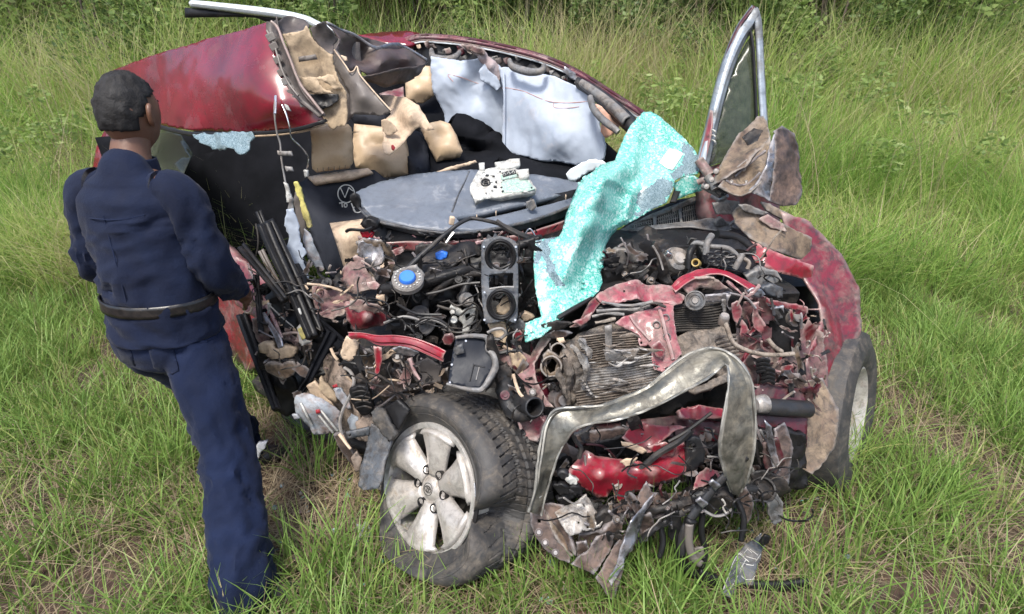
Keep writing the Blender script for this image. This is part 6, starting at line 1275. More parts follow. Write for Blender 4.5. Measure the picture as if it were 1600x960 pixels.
lw = lathe('front_wheel', car, rubber, wl, axl, [(.19, .08), (.22, .11), (.30, .125), (.36, .10), (.375, .06), (.375, -.08), (.34, -.12), (.22, -.12)], 48)
lathe('rim', lw, alloy, wl, axl, [(.0, .06), (.05, .065), (.06, .05), (.15, .055), (.18, .075), (.205, .105), (.215, .10), (.215, -.10)], 36)
# small mechanical litter packed into the gaps
def litter(name, poly, Yf, n, seed, mats, smin=3, smax=10, big=True):
    n = int(n * 1.1)
    r = random.Random(seed)
    x0 = min(p[0] for p in poly); x1 = max(p[0] for p in poly); y0 = min(p[1] for p in poly); y1 = max(p[1] for p in poly)
    parts = {m.name: ([], m) for m in mats}
    k = 0
    while k < n:
        u, v = r.uniform(x0, x1), r.uniform(y0, y1)
        if not inpoly(u, v, poly): continue
        k += 1
        m = r.choice(mats); Y = Yf(u, v) + r.uniform(-.05, .05); s = r.uniform(smin, smax) * (2.1 if big and r.random() < .25 else 1); kind = r.random()
        if kind < .30:
            a = r.uniform(0, 6.28); L = s * r.uniform(1.5, 4)
            pts = [P(u + L * f * math.cos(a) + r.uniform(-s, s) * .5, v + L * f * math.sin(a) + r.uniform(-s, s) * .5, Y + r.uniform(-.02, .02)) for f in (-.5, 0, .5)]
            parts[m.name][0].append(tube_geo(pts, r.uniform(.002, .006), 6, 10))
        elif kind < .36:
            p = P(u, v, Y); ax = Vector((r.uniform(-.6, .6), -1, r.uniform(-.2, 1)))
            q = s * .0022
            parts[m.name][0].append(lathe_geo(p, ax, [(0, q * .5), (q * .5, q * .5), (q * .55, q * .2), (q, q * .2), (q, -q)], 12))
        else:
            g = []; nn = 5; a0 = r.uniform(0, 6.28); el = r.uniform(.15, .6)
            V = []
            for i in range(nn):
                for j in range(nn):
                    x = (i / (nn - 1) - .5) * 2 * s * (1 + .5 * noise.noise(Vector((k, j * 1.7, 1)))) + s * .5 * noise.noise(Vector((k, i, j * 1.3))); y = (j / (nn - 1) - .5) * 2 * s * el * (1 + .8 * noise.noise(Vector((k, i * 1.7, 5)))) + s * .35 * noise.noise(Vector((i * 1.1, k, j)))
                    p = P(u + x * math.cos(a0) - y * math.sin(a0), v + x * math.sin(a0) + y * math.cos(a0), Y)
                    V.append(p + (CAM - p).normalized() * .016 * creased(p, 20, seed, 3))
            o = len(V)
            V += [p - (CAM - p).normalized() * .012 for p in V]
            F = []
            for i in range(nn - 1):
                for j in range(nn - 1):
                    q = i * nn + j; F.append((q, q + 1, q + nn + 1, q + nn)); F.append((o + q, o + q + nn, o + q + nn + 1, o + q + 1))
            rim = [i for i in range(nn)] + [i * nn + nn - 1 for i in range(1, nn)] + [(nn - 1) * nn + i for i in range(nn - 2, -1, -1)] + [i * nn for i in range(nn - 2, 0, -1)]
            for a, b in zip(rim, rim[1:] + rim[:1]): F.append((a, o + a, o + b, b))
            parts[m.name][0].append((V, F))
    for nm, (g, m) in parts.items():
        if g:
            V, F = join_geo(g); o = mesh_obj(name, V, F, m, car, True, 30); o['kind'] = 'stuff'
mech = [black, blackd, gdark, black, rust, blackd, brown, maroon, black, rust]
litter('engine_litter', [(600, 450), (700, 400), (750, 400), (840, 380), (840, 510), (760, 525), (690, 540), (620, 520)], lambda u, v: 2.12 - (v - 400) * .0006, 150, 1, [black, black, blackd, gdark, black, black, blackd, rust])
litter('engine_litter', [(940, 385), (1060, 370), (1200, 400), (1221, 450), (1150, 470), (1050, 450), (950, 440)], lambda u, v: 2.24 - (v - 400) * .001, 120, 2, mech)
litter('engine_litter', [(770, 530), (860, 520), (880, 640), (840, 650), (780, 620)], lambda u, v: 1.93 - (v - 530) * .0012, 60, 3, mech)
litter('engine_litter', [(850, 670), (1120, 650), (1221, 640), (1221, 780), (1000, 800), (900, 800), (850, 740)], lambda u, v: 1.80 - (v - 650) * .0012, 190, 4, mech)
litter('engine_litter', [(1140, 470), (1300, 480), (1290, 640), (1170, 640)], lambda u, v: 1.97 - (v - 470) * .0008, 90, 5, [maroon, redm, rust, black, mauve, gdark, brown])
litter('sill_litter', [(385, 410), (470, 400), (540, 500), (560, 600), (470, 620), (400, 560)], lambda u, v: 2.3 - (v - 400) * .001, 90, 6, [black, black, blackd, gdark, rust, mauve, cream])
litter('sill_litter', [(560, 540), (690, 560), (700, 610), (600, 640), (560, 600)], lambda u, v: 1.95 - (v - 540) * .0005, 60, 7, [rust, brown, mauve, blackd, gdark, cream])
litter('engine_litter', [(480, 430), (620, 380), (640, 470), (560, 510), (490, 500)], lambda u, v: 2.2 - (v - 400) * .0012, 60, 8, [mauve, brown, rust, cream, gdark, black], 2, 6)
litter('engine_litter', [(920, 780), (1100, 770), (1100, 810), (980, 850), (900, 860)], lambda u, v: 1.54 - (v - 780) * .001, 60, 9, [rust, black, gdark, blackd, rust, brown], 2, 7)
litter('engine_litter', [(560, 360), (760, 365), (890, 345), (840, 385), (700, 395), (600, 400)], lambda u, v: 2.3, 60, 10, [black, blackd, maroon, gdark, redm], 2, 6)

def tangle(poly, Yf, n, seed, mats):
    r = random.Random(seed); parts = {}
    x0 = min(p[0] for p in poly); x1 = max(p[0] for p in poly); y0 = min(p[1] for p in poly); y1 = max(p[1] for p in poly)
    k = 0
    while k < n:
        u, v = r.uniform(x0, x1), r.uniform(y0, y1)
        if not inpoly(u, v, poly): continue
        k += 1
        a = r.uniform(0, 6.28); pts = []
        for q in range(r.randint(4, 7)):
            pts.append(P(u, v, Yf(u, v) - .03 + r.uniform(-.03, .03)))
            a += r.gauss(0, .55); L = r.uniform(7, 20); u += L * math.cos(a); v += L * .7 * math.sin(a)
        mt = r.choice(mats); parts.setdefault(mt.name, ([], mt))[0].append(tube_geo(pts, r.uniform(.0016, .0036), 5, 18))
    for nm, (g, mt) in parts.items():
        V, F = join_geo(g); o = mesh_obj('torn_wiring', V, F, mt, car, True, 50); o['kind'] = 'stuff'
wm = [wire, wire, black, black, gdark, gplas]
tangle([(600, 450), (700, 400), (840, 385), (840, 510), (690, 540), (600, 520)], lambda u, v: 2.05 - (v - 400) * .0006, 25, 1, wm)
tangle([(950, 390), (1200, 400), (1210, 450), (950, 440)], lambda u, v: 2.16 - (v - 400) * .001, 14, 2, wm)
tangle([(560, 540), (700, 560), (690, 610), (560, 620)], lambda u, v: 1.90 - (v - 540) * .0005, 11, 3, wm)
tangle([(850, 660), (1200, 650), (1210, 790), (900, 810)], lambda u, v: 1.70 - (v - 650) * .0012, 22, 4, wm)
tangle([(390, 420), (470, 410), (540, 520), (470, 620), (400, 560)], lambda u, v: 2.24 - (v - 400) * .001, 13, 5, wm)
tangle([(480, 430), (620, 390), (630, 480), (500, 510)], lambda u, v: 2.12 - (v - 400) * .0012, 7, 6, wm)
tangle([(770, 530), (870, 520), (870, 640), (790, 640)], lambda u, v: 1.86 - (v - 530) * .0012, 9, 7, wm)

# more torn pieces hanging at the right front corner
for nm, mt, pts, Y in (('hanging_shard', rust, [(1150, 770), (1165, 760), (1176, 780), (1172, 806), (1160, 822), (1152, 800)], 1.56),
                       ('hanging_shard', gplas, [(1198, 782), (1214, 772), (1226, 790), (1222, 815), (1210, 822), (1202, 806)], 1.56),
                       ('hanging_shard', blackd, [(1172, 742), (1196, 736), (1226, 748), (1240, 772), (1218, 782), (1190, 778)], 1.60),
                       ('hanging_shard', maroon, [(1190, 690), (1214, 682), (1226, 720), (1210, 742), (1194, 730)], 1.62),
                       ('hanging_shard', steel, [(1196, 660), (1206, 668), (1214, 720), (1206, 730), (1200, 700)], 1.60),
                       ('hanging_shard', black, [(1040, 806), (1058, 796), (1066, 820), (1056, 850), (1046, 838)], 1.50),
                       ('hanging_shard', rust, [(1000, 812), (1018, 806), (1024, 826), (1010, 852), (1002, 838)], 1.50),
                       ('hanging_shard', rust, [(900, 846), (916, 842), (922, 866), (912, 884), (902, 872)], 1.47)):
    S(nm, mt, pts, Y=Y, th=.008, cr=.014, fr=10, octv=3, cell=4.5, rag=1)
for pts in ([(1100, 790), (1096, 830), (1102, 866), (1096, 892)], [(1150, 778), (1162, 810), (1158, 846)], [(1030, 812), (1036, 846), (1030, 872)]):
    strapr('hanging_strip', pts, 4, black, 1.52, 1.46, .006)
tangle([(1060, 760), (1230, 730), (1235, 810), (1100, 850)], lambda u, v: 1.56 - (v - 740) * .0009, 16, 12, wm)
# ---------------------------------------------------------------- things torn loose from the car
# front bumper beam
T_ = [(826, 800, 1.50), (836, 765, 1.52), (840, 725, 1.54), (845, 690, 1.57), (852, 663, 1.60), (868, 641, 1.62), (905, 636, 1.62), (945, 633, 1.62), (985, 618, 1.63), (1015, 602, 1.64), (1040, 580, 1.65), (1065, 560, 1.66), (1090, 548, 1.66), (1114, 544, 1.65), (1140, 553, 1.62), (1160, 570, 1.60), (1174, 598, 1.57), (1180, 640, 1.54), (1180, 680, 1.52), (1176, 715, 1.52), (1168, 745, 1.53), (1158, 768, 1.54)]
B_ = [(846, 806, 1.53), (852, 778, 1.54), (862, 742, 1.55), (872, 712, 1.57), (884, 690, 1.58), (898, 672, 1.58), (925, 662, 1.57), (960, 657, 1.56), (1000, 645, 1.56), (1030, 632, 1.56), (1060, 616, 1.57), (1085, 603, 1.58), (1108, 590, 1.59), (1124, 577, 1.60), (1134, 570, 1.60), (1138, 580, 1.58), (1138, 605, 1.54), (1132, 640, 1.50), (1126, 675, 1.48), (1124, 705, 1.48), (1132, 740, 1.50), (1142, 768, 1.52)]
beam = ribbon('bumper_beam', None, bronze, T_, B_, n=120, m=12, th=.004, cr=.012, fr=8, prof=lambda s, t: .005 * math.sin(math.pi * t) + .005 * math.sin(11 * s + 5 * t) + (.006 if t < .12 else 0), sharp=18)
tag(beam, 'long twisted olive grey metal beam looping across the crushed front', 'bumper beam')
tube('rolled_edge', beam, bronze, [(u, v, y - .006) for u, v, y in T_], .0045, 6, 110, wob=.5)
tube('rolled_edge', beam, bronze, [(u, v, y - .004) for u, v, y in B_], .004, 6, 110, wob=.5)
bmP = on_mesh(beam)
for u, v, a, L in [(1018, 618, -.5, 30), (1158, 650, 1.5, 36), (858, 716, 1.8, 30), (960, 643, -.2, 24)]:
    tube3('scuff', beam, alu, [bmP(u + L * q * math.cos(a), v + L * q * math.sin(a) + 2 * q * q, .0002) for q in (-.5, -.2, .1, .5)], [.0006, .0016, .0012, .0005], 4, 12)
# shattered windscreen
WS = [(1005, 176, 2.98), (1017, 176, 2.98), (1032, 184, 2.95), (1052, 201, 2.9), (1068, 216, 2.85), (1082, 230, 2.8), (1092, 244, 2.76), (1096, 258, 2.73), (1090, 272, 2.7), (1068, 276, 2.68), (1055, 282, 2.66), (1050, 300, 2.62), (1040, 318, 2.58), (1022, 326, 2.55), (1008, 334, 2.52), (988, 346, 2.48), (965, 358, 2.42), (954, 372, 2.36), (946, 386, 2.3), (944, 405, 2.22), (939, 424, 2.15), (943, 440, 2.08), (936, 455, 2.04), (924, 466, 1.99), (905, 478, 1.95), (887, 490, 1.91), (872, 503, 1.88), (858, 516, 1.86), (846, 526, 1.85), (832, 531, 1.85), (821, 535, 1.86), (819, 520, 1.88), (821, 505, 1.9), (846, 495, 1.92), (841, 478, 1.95), (836, 450, 2.0), (834, 420, 2.05), (834, 395, 2.1), (837, 376, 2.15), (855, 372, 2.15), (873, 368, 2.15), (882, 350, 2.2), (888, 330, 2.26), (896, 305, 2.36), (904, 286, 2.44), (917, 274, 2.5), (938, 258, 2.58), (961, 251, 2.64), (968, 232, 2.7), (975, 214, 2.78), (986, 195, 2.86)]
ws = sheet('windscreen', None, shatter, WS, cell=4.5, cr=.006, fr=5, octv=2, th=.006, sharp=50, soft=False, seed=304, rag=.6,
           ctrl=[(950, 290, 2.42), (930, 330, 2.28), (905, 380, 2.10), (880, 430, 2.02), (900, 440, 2.06), (860, 400, 2.08), (985, 260, 2.62), (1010, 220, 2.84), (1040, 240, 2.78), (1060, 250, 2.74), (975, 320, 2.50), (1000, 290, 2.58), (940, 310, 2.30), (990, 300, 2.60), (960, 350, 2.4), (890, 470, 1.96), (965, 262, 2.52), (1020, 262, 2.70), (985, 285, 2.64), (975, 305, 2.56), (945, 285, 2.34), (925, 310, 2.24), (915, 350, 2.10), (930, 370, 2.20)])
def seg_d(u, v, line):
    best = (1e9, 0)
    for a, b in zip(line, line[1:]):
        dx, dy = b[0] - a[0], b[1] - a[1]; k = max(0, min(1, ((u - a[0]) * dx + (v - a[1]) * dy) / (dx * dx + dy * dy)))
        d = math.hypot(u - a[0] - k * dx, v - a[1] - k * dy)
        if d < best[0]: best = (d, dx * (v - a[1]) - dy * (u - a[0]))
    return best
CREASES = [([(1003, 178), (995, 215), (991, 255), (987, 303)], .045, 20), ([(903, 296), (930, 273), (962, 284), (987, 303), (980, 340), (950, 360)], .055, 13), ([(1002, 250), (1003, 290), (990, 340)], -.04, 12), ([(940, 300), (925, 350), (895, 400), (868, 470)], .035, 17), ([(1035, 190), (1030, 240), (1048, 290)], .03, 20), ([(845, 385), (862, 430), (868, 500)], -.03, 14), ([(935, 360), (915, 420), (905, 470)], -.03, 16), ([(900, 320), (960, 330)], .02, 14), ([(850, 420), (900, 440), (940, 430)], .02, 12)]
for q in ws.data.vertices:
    u_, v_ = uv_of(q.co); k_s = 0
    for line, amp, wd in CREASES:
        k_s += amp * math.exp(-seg_d(u_, v_, line)[0] / wd)
    q.co = q.co + (CAM - q.co).normalized() * k_s
ws.data.set_sharp_from_angle(angle=R(28))
tag(ws, 'shattered teal windscreen sheet draped from the far pillar down over the engine bay', 'windscreen')
wsP = on_mesh(ws)
def onws(name, mat, poly, lift, th=.003, cell=5, rag=0): return laid(name, ws, mat, wsP, poly, lift, th, cell, rag)
CLEAR = []
onws('paper_sticker', M('white_paper', (.82, .82, .80), rough=.7, bump=.05), [(1030, 254), (1046, 232), (1056, 234), (1068, 240), (1051, 266), (1042, 263)], .008, .0015)
CLEAR.append([(1068, 222), (1082, 231), (1092, 245), (1095, 258), (1089, 271), (1068, 275), (1055, 281), (1048, 270), (1066, 256), (1066, 240)])
CLEAR.append([(1052, 284), (1048, 302), (1038, 317), (1020, 326), (1004, 334), (990, 342), (998, 322), (1000, 302), (1015, 290), (1035, 278)])
CLEAR.append([(836, 378), (850, 374), (868, 371), (858, 384), (862, 405), (870, 430), (882, 448), (868, 445), (856, 425), (848, 400), (842, 415), (836, 410)])
ws.data.materials.append(clearg)
for pl in ws.data.polygons:
    u_, v_ = uv_of(pl.center)
    if any(inpoly(u_ + 5 * noise.noise(pl.center * 30), v_ + 5 * noise.noise(pl.center * 30 + Vector((4, 0, 0))), q) for q in CLEAR): pl.material_index = 1
sg = sheet('windscreen_strip', ws, shatter, [(1052, 288), (1070, 278), (1085, 275), (1093, 280), (1098, 298), (1085, 303), (1068, 308), (1054, 312), (1056, 300)], Y=2.66, cell=5, cr=.012, fr=9, th=.006, rag=1)
# crumbs of glass beside it
g = []
rq = random.Random(21)
for i in range(60):
    u, v = rq.choice([(905, 268), (925, 262), (845, 520), (1000, 345), (880, 505)]); u += rq.gauss(0, 10); v += rq.gauss(0, 6)
    p = wsP(min(max(u, 830), 1080), v, .012); q = rq.uniform(.003, .007)
    g.append(lathe_geo(p, Vector((rq.uniform(-1, 1), -1, rq.uniform(-1, 1))), [(0, q * .5), (q, q * .5), (q, -q * .5), (0, -q * .5)], 5))
V, F = join_geo(g); o = mesh_obj('glass_crumbs', V, F, shatter, ws, False); o['kind'] = 'stuff'
sheet('torn_corner', ws, silverp, [(884, 272), (892, 264), (905, 258), (920, 250), (940, 250), (948, 256), (930, 266), (912, 274), (898, 284), (888, 282)], Y=2.66, th=.012, cr=.014, fr=14, cell=5, rag=1)
# instrument cluster lying on the dashboard
icp = P(785, 285, 2.62)
ic = thing('instrument_cluster', 'broken white instrument cluster board lying on the grey dashboard top', 'instrument cluster', icp)
base = sheet('housing', ic, white, [(735, 300, 2.58), (735, 288, 2.62), (742, 276, 2.66), (748, 266, 2.70), (768, 262, 2.72), (790, 258, 2.73), (800, 262, 2.73), (824, 272, 2.72), (830, 282, 2.68), (838, 297, 2.60), (820, 301, 2.58), (790, 305, 2.57), (742, 314, 2.55)], th=.03, cr=.006, fr=14, cell=4, soft=False, rag=1)
bP = on_mesh(base)
def onic(name, mat, poly, lift, th, cr=.0008): return laid(name, ic, mat, bP, poly, lift, th, 4, 0, cr)
onic('circuit_board', pcb, [(783, 284), (800, 280), (822, 278), (836, 295), (822, 299), (785, 301)], .006, .006)
onic('circuit_board', pcb, [(782, 274), (805, 268), (810, 276), (784, 281)], .008, .006)
onic('display_strip', gdark, [(784, 270), (805, 265), (807, 271), (786, 277)], .012, .004)
top = sheet('upper_housing', ic, white, [(775, 258, 2.74), (773, 254, 2.75), (790, 252, 2.76), (797, 249, 2.76), (812, 248, 2.76), (813, 259, 2.74), (800, 263, 2.72), (782, 265, 2.71)], th=.03, cr=.003, cell=4)
sheet('upper_housing', ic, white, [(808, 266, 2.71), (826, 264, 2.72), (827, 276, 2.68), (812, 280, 2.66)], th=.03, cr=.003, cell=4)
sheet('upper_housing', ic, white, [(748, 255, 2.74), (757, 254, 2.74), (757, 266, 2.70), (749, 266, 2.70)], th=.02, cr=.002, cell=4)
for k in range(3):
    p = bP(788 + k * 7, 273 - k * 1.6, .014); n_ = (CAM - p).normalized()
    mesh_obj('display_segment', *lathe_geo(p, n_, [(.004, 0), (.007, .003), (.010, 0)], 4), white, ic)
p = bP(759, 286, .004); n_ = Vector((0, -.6, .8))
mesh_obj('gauge_ring', *lathe_geo(p, n_, [(.016, 0), (.018, .006), (.022, .006), (.024, 0)], 26), gdark, ic)
mesh_obj('gauge_ring', *lathe_geo(p, n_, [(.004, 0), (.005, .007), (.009, .007), (.010, 0)], 18), gdark, ic)
sx, sy, sz = frame_of(n_)
for k in range(6):
    a = k * math.pi / 3; q = p + (sx * math.cos(a) + sy * math.sin(a)) * .0135
    mesh_obj('gauge_spoke', *tube_geo([q - (sx * math.cos(a) + sy * math.sin(a)) * .004, q + (sx * math.cos(a) + sy * math.sin(a)) * .004 + n_ * .002], .002, 5, 4), gdark, ic)
for i in range(26):
    u, v = rq.uniform(742, 832), rq.uniform(268, 304)
    q = bP(u, v, .004); s = rq.uniform(.003, .008)
    if i % 3 == 0: o = mesh_obj('board_pin', *lathe_geo(q, n_, [(0, s), (s * .6, s), (s * .6, -s)], 8), gdark if i % 2 else gplas, ic)
    else: box('board_chip', ic, gdark if i % 3 == 1 else white, q, (s * 2, s * 1.6, s), (25, 0, rq.uniform(-30, 30)), .0008)
# centre console bezel
bz = sheet('console_bezel', None, slate, [(752, 384, 2.02), (757, 375, 2.02), (770, 371, 2.03), (782, 369, 2.03), (796, 372, 2.03), (805, 377, 2.03), (809, 384, 2.02), (810, 440, 1.98), (809, 495, 1.93), (806, 506, 1.92), (790, 500, 1.92), (775, 504, 1.92), (758, 507, 1.92), (754, 480, 1.94), (752, 440, 1.98)],
           holes=[[(782 + 20 * math.cos(R(a)), 400 + 22 * math.sin(R(a))) for a in range(0, 360, 18)], [(764, 430), (785, 427), (802, 427), (802, 447), (785, 447), (764, 450)], [(783 + 19 * math.cos(R(a)), 476 + 20 * math.sin(R(a))) for a in range(0, 360, 18)]], cell=4, cr=.003, fr=9, th=.022)
tag(bz, 'grey centre console bezel with two round openings standing in the wreck', 'console bezel')
for cu, cv, Y, ro in ((782, 400, 2.0, 22), (783, 476, 1.925, 20.5)):
    tube('vent_ring', bz, black, [(cu + ro * math.cos(R(a)), cv + ro * 1.08 * math.sin(R(a)), Y) for a in range(0, 361, 15)], .007, 8, 60)
    tube('vent_ring', bz, gdark, [(cu + ro * .84 * math.cos(R(a)), cv + ro * .9 * math.sin(R(a)), Y + .03) for a in range(0, 361, 15)], .005, 8, 60)
tube('bezel_edge', bz, gplas, [(765, 452, 1.95), (785, 449, 1.95), (803, 449, 1.95)], .004, 6, 12)
sheet('bezel_inner', bz, black, [(760, 426), (806, 424), (806, 452), (760, 454)], Y=2.04, th=.01, cr=.002, cell=6)
for u in (768, 776, 790): box('bezel_switch', bz, gdark, P(u, 438, 2.02), (.014, .02, .03), (10, 0, 0), .002)
sheet('bezel_scrap', bz, beiged, [(776, 478), (785, 468), (793, 465), (798, 480), (790, 492), (778, 490)], Y=1.99, th=.02, cr=.02, fr=12, cell=4, rag=.8)
for u, v, y in [(756, 386, 2.015), (806, 386, 2.02), (757, 500, 1.915), (805, 500, 1.915), (757, 457, 1.95)]:
    c = P(u, v, y - .003); mesh_obj('bezel_screw', *lathe_geo(c, CAM - c, [(0, .003), (.004, .003), (.005, -.003)], 8), chrome, bz)
# black display housing above the wheel
dh = sheet('display_housing', None, M('glossy_black_panel', (.010, .012, .018), (.016, .019, .026), rough=.4, rv=.1, spec=.12, bump=.15), [(712, 530, 1.84), (735, 527, 1.85), (756, 529, 1.86), (760, 546, 1.83), (768, 556, 1.81), (772, 572, 1.79), (764, 588, 1.76), (757, 600, 1.74), (748, 607, 1.73), (725, 604, 1.73), (700, 598, 1.74), (703, 580, 1.77), (707, 552, 1.81)], th=.03, cr=.002, cell=6)
tag(dh, 'black display housing with a grey rim lying above the tyre', 'display housing')
tube('rim_bead', dh, gplas, [(712, 528, 1.83), (735, 525, 1.84), (757, 527, 1.85), (764, 534, 1.83), (763, 545, 1.82), (771, 556, 1.80), (774, 572, 1.78), (766, 590, 1.745), (758, 603, 1.725), (748, 610, 1.715), (724, 607, 1.715), (698, 600, 1.725)], [.006, .008, .010, .012, .012, .012, .012, .010, .009, .006, .005], 8, 70, wob=.15)
sheet('rim_face', dh, blackd, [(760, 532), (770, 528), (774, 545), (780, 560), (780, 580), (768, 602), (758, 612), (762, 595), (770, 575), (768, 556), (760, 546)], Y=1.80, th=.03, cr=.006, cell=4)
dP_ = on_mesh(dh)
sheet('screen_tab', dh, slate, [(709, 545), (722, 538), (726, 552), (712, 556)], Y=1.79, th=.01, cr=.002, cell=4)
tube3('moulded_rib', dh, gdark, pproj(dP_, [(734, 596), (740, 572), (741, 571), (758, 574)], .002), .0025, 5, 30)
tube3('moulded_rib', dh, gplas, pproj(dP_, [(744, 594), (749, 574)], .003), .002, 5, 8)
for u, v in [(728, 533), (703, 598), (706, 570)]:
    p = dP_(u, v, .003); mesh_obj('housing_screw', *lathe_geo(p, CAM - p, [(0, .003), (.004, .003), (.005, -.003)], 8), chrome, dh)
# slate liner leaning behind the wheel
wl_ = sheet('wheel_arch_liner', None, slate, [(580, 662, 1.84), (590, 668, 1.82), (602, 678, 1.80), (612, 690, 1.78), (606, 710, 1.76), (600, 730, 1.73), (597, 752, 1.71), (590, 764, 1.70), (570, 766, 1.72), (560, 760, 1.74), (562, 735, 1.77), (570, 700, 1.81), (574, 680, 1.83)], th=.01, cr=.006, fr=8, cell=5)
tag(wl_, 'slate grey plastic arch liner leaning on the soil behind the wheel', 'arch liner')

# ---------------------------------------------------------------- the torn-off wheel
d_ = ray(667, 765).normalized(); back = -d_
rightp = Vector((1, 0, 0)); rightp = (rightp - d_ * rightp.dot(d_)).normalized(); upp = rightp.cross(d_)
wax = (back * math.cos(R(48)) + (rightp * -.985 + upp * -.17) * math.sin(R(48))).normalized()
KW = 1.077                                                                  # full size
rc = P(667, 765, 1.68)
wheel = thing('wheel', 'flat muddy tyre on a six spoke alloy wheel leaning against the torn front', 'wheel', (rc.x + .1, rc.y + .05, .02))
ex = (Vector((0, 0, 1)) - wax * wax.z).normalized(); ey = wax.cross(ex)       # ex points up the wheel, ey sideways
def wpt(r, a, h): return rc + ((ex * math.cos(a) + ey * math.sin(a)) * r + wax * h) * KW
prof = [(.212, -.01), (.226, .0), (.245, .012), (.256, .020), (.262, .023), (.264, .0215), (.280, .030), (.296, .0325), (.298, .0350), (.306, .0350), (.308, .0325), (.320, .031), (.332, .024), (.340, .020), (.355, .004), (.362, -.015)]
prof = [(r if r <= .226 else .226 + (r - .226) * .80, h) for r, h in prof]
nt_ = 26; I0 = len(prof)
prof += [(.338 - .004 * abs(2 * i / nt_ - 1) ** 3, -.022 - .215 * i / nt_) for i in range(nt_ + 1)]
prof += [(.332, -.255), (.315, -.272), (.290, -.275), (.26, -.262), (.215, -.24)]
NS = 770
# where the tyre meets the ground and where its tread is folded in
gdir = Vector((0, 0, -1)); gd = (gdir - wax * gdir.dot(wax)).normalized(); a_g = math.atan2(gd.dot(ey), gd.dot(ex))
dd = P(785, 785, 1.68) - rc; a_d = math.atan2(dd.dot(ey), dd.dot(ex))
ld = (rightp * -1); a_l = math.atan2(ld.dot(ey), ld.dot(ex)) 
def adiff(a, b): return (a - b + math.pi) % (2 * math.pi) - math.pi
V, F = [], []
m = len(prof)
for j in range(NS):
    a = 2 * math.pi * j / NS
    fg_ = math.exp(-(adiff(a, a_g) / .50) ** 2)
    fl_ = math.exp(-(adiff(a, a_l + .22 * (1 if adiff(a_g, a_l) > 0 else -1)) / .80) ** 2); ft_ = math.exp(-(adiff(a, 0) / .6) ** 2)
    fd = math.exp(-(adiff(a, a_d) / .19) ** 2); fd2 = math.exp(-(adiff(a, a_d) / .34) ** 2)
    for i, (r, h) in enumerate(prof):
        rr_ = r; hh = h
        ow = min(1, max(0, (h + .17) / .13)); ow = ow * ow * (3 - 2 * ow)
        t = max(0, (r - .225) / .112)
        tread = I0 <= i <= I0 + nt_
        if tread:                                    # chevron blocks and grooves
            x = (i - I0) / nt_; s = j / NS
            g_ = 0
            for c_ in (.30, .5, .70):
                zig = .016 * (1 if (s * 70) % 1 < .5 else -1)
                if abs(x - c_ - zig) < .021: g_ = .008
            ph = (s * 70 + (abs(x - .5) * 2.6 if x < .5 else abs(x - .5) * 2.6 + .5)) % 1
            if ph < .15 and (x < .34 or x > .66): g_ = .009
            ph = (s * 70 + x * 1.9) % 1
            if ph < .12 and .34 <= x <= .66: g_ = .006
            rr_ -= g_
        rr_ -= t * (.075 * fg_ + .115 * fl_ + .022 * ft_ + ow * (.10 * fd + .026 * fd2))
        hh -= .05 * fl_ * t
        hh += (.050 * fg_ - .035 * fd + .03 * fd2 * (1 - fd)) * math.sin(math.pi * min(1, max(0, (r - .226) / .112)) * .9) if h > -.02 else (-.02 * fg_ - .03 * fd) * t
        w_ = noise.noise(Vector((math.cos(a) * 2, math.sin(a) * 2, h * 6)))
        rr_ += t * .003 * w_
        q_ = wpt(rr_, a, hh + .004 * w_ * t)
        V.append(q_)
for j in range(NS):
    k = (j + 1) % NS
    for i in range(m - 1): F.append((j * m + i, k * m + i, k * m + i + 1, j * m + i + 1))
TZ = min(q.z for q in V); print('tyre low', TZ)
for q_ in V:
    if q_.z < .24:
        k_ = (.24 - q_.z) / (.24 - TZ)
        q_ -= (face_out := wax - Vector((0, 0, wax.z))) * (-.02 * math.sin(math.pi * min(1, k_)))
        q_.z = .24 - (.24 - .004) * (k_ if TZ < .004 else k_ * (.24 - TZ) / .236)
mesh_obj('tyre', V, F, rubber, wheel, True, 42)
# rim: lip, barrel, six spokes, hub and nuts
def wl_geo(pr, seg=72):
    V, F = [], []
    mm = len(pr)
    for j in range(seg):
        a = 2 * math.pi * j / seg
        for r, h in pr: V.append(wpt(r, a, h))
    for j in range(seg):
        k = (j + 1) % seg
        for i in range(mm - 1): F.append((j * mm + i, k * mm + i, k * mm + i + 1, j * mm + i + 1))
    return V, F
rim = mesh_obj('rim', *wl_geo([(.200, -.20), (.196, -.06), (.197, -.012), (.202, .000), (.212, .004), (.219, .006), (.222, .002), (.222, -.008), (.214, -.016), (.21, -.20)]), alloyb, wheel, True, 40)
mesh_obj('brake_disc', *wl_geo([(0, -.10), (.10, -.10), (.105, -.12), (.15, -.12), (.152, -.135), (.20, -.135)]), M('dark_brake_metal', (.035, .032, .03), (.05, .045, .04), rough=.6, bump=.3), rim, True, 40)
tube3('bead_gap_shade', wheel, black, [wpt(.226, a, -.004) for a in [a_d - 1.0 + .1 * i for i in range(18)]], [.003, .007, .009, .008, .003], 6, 50)  # black tube standing in for the shade in the open bead gap
off_a = R(8)
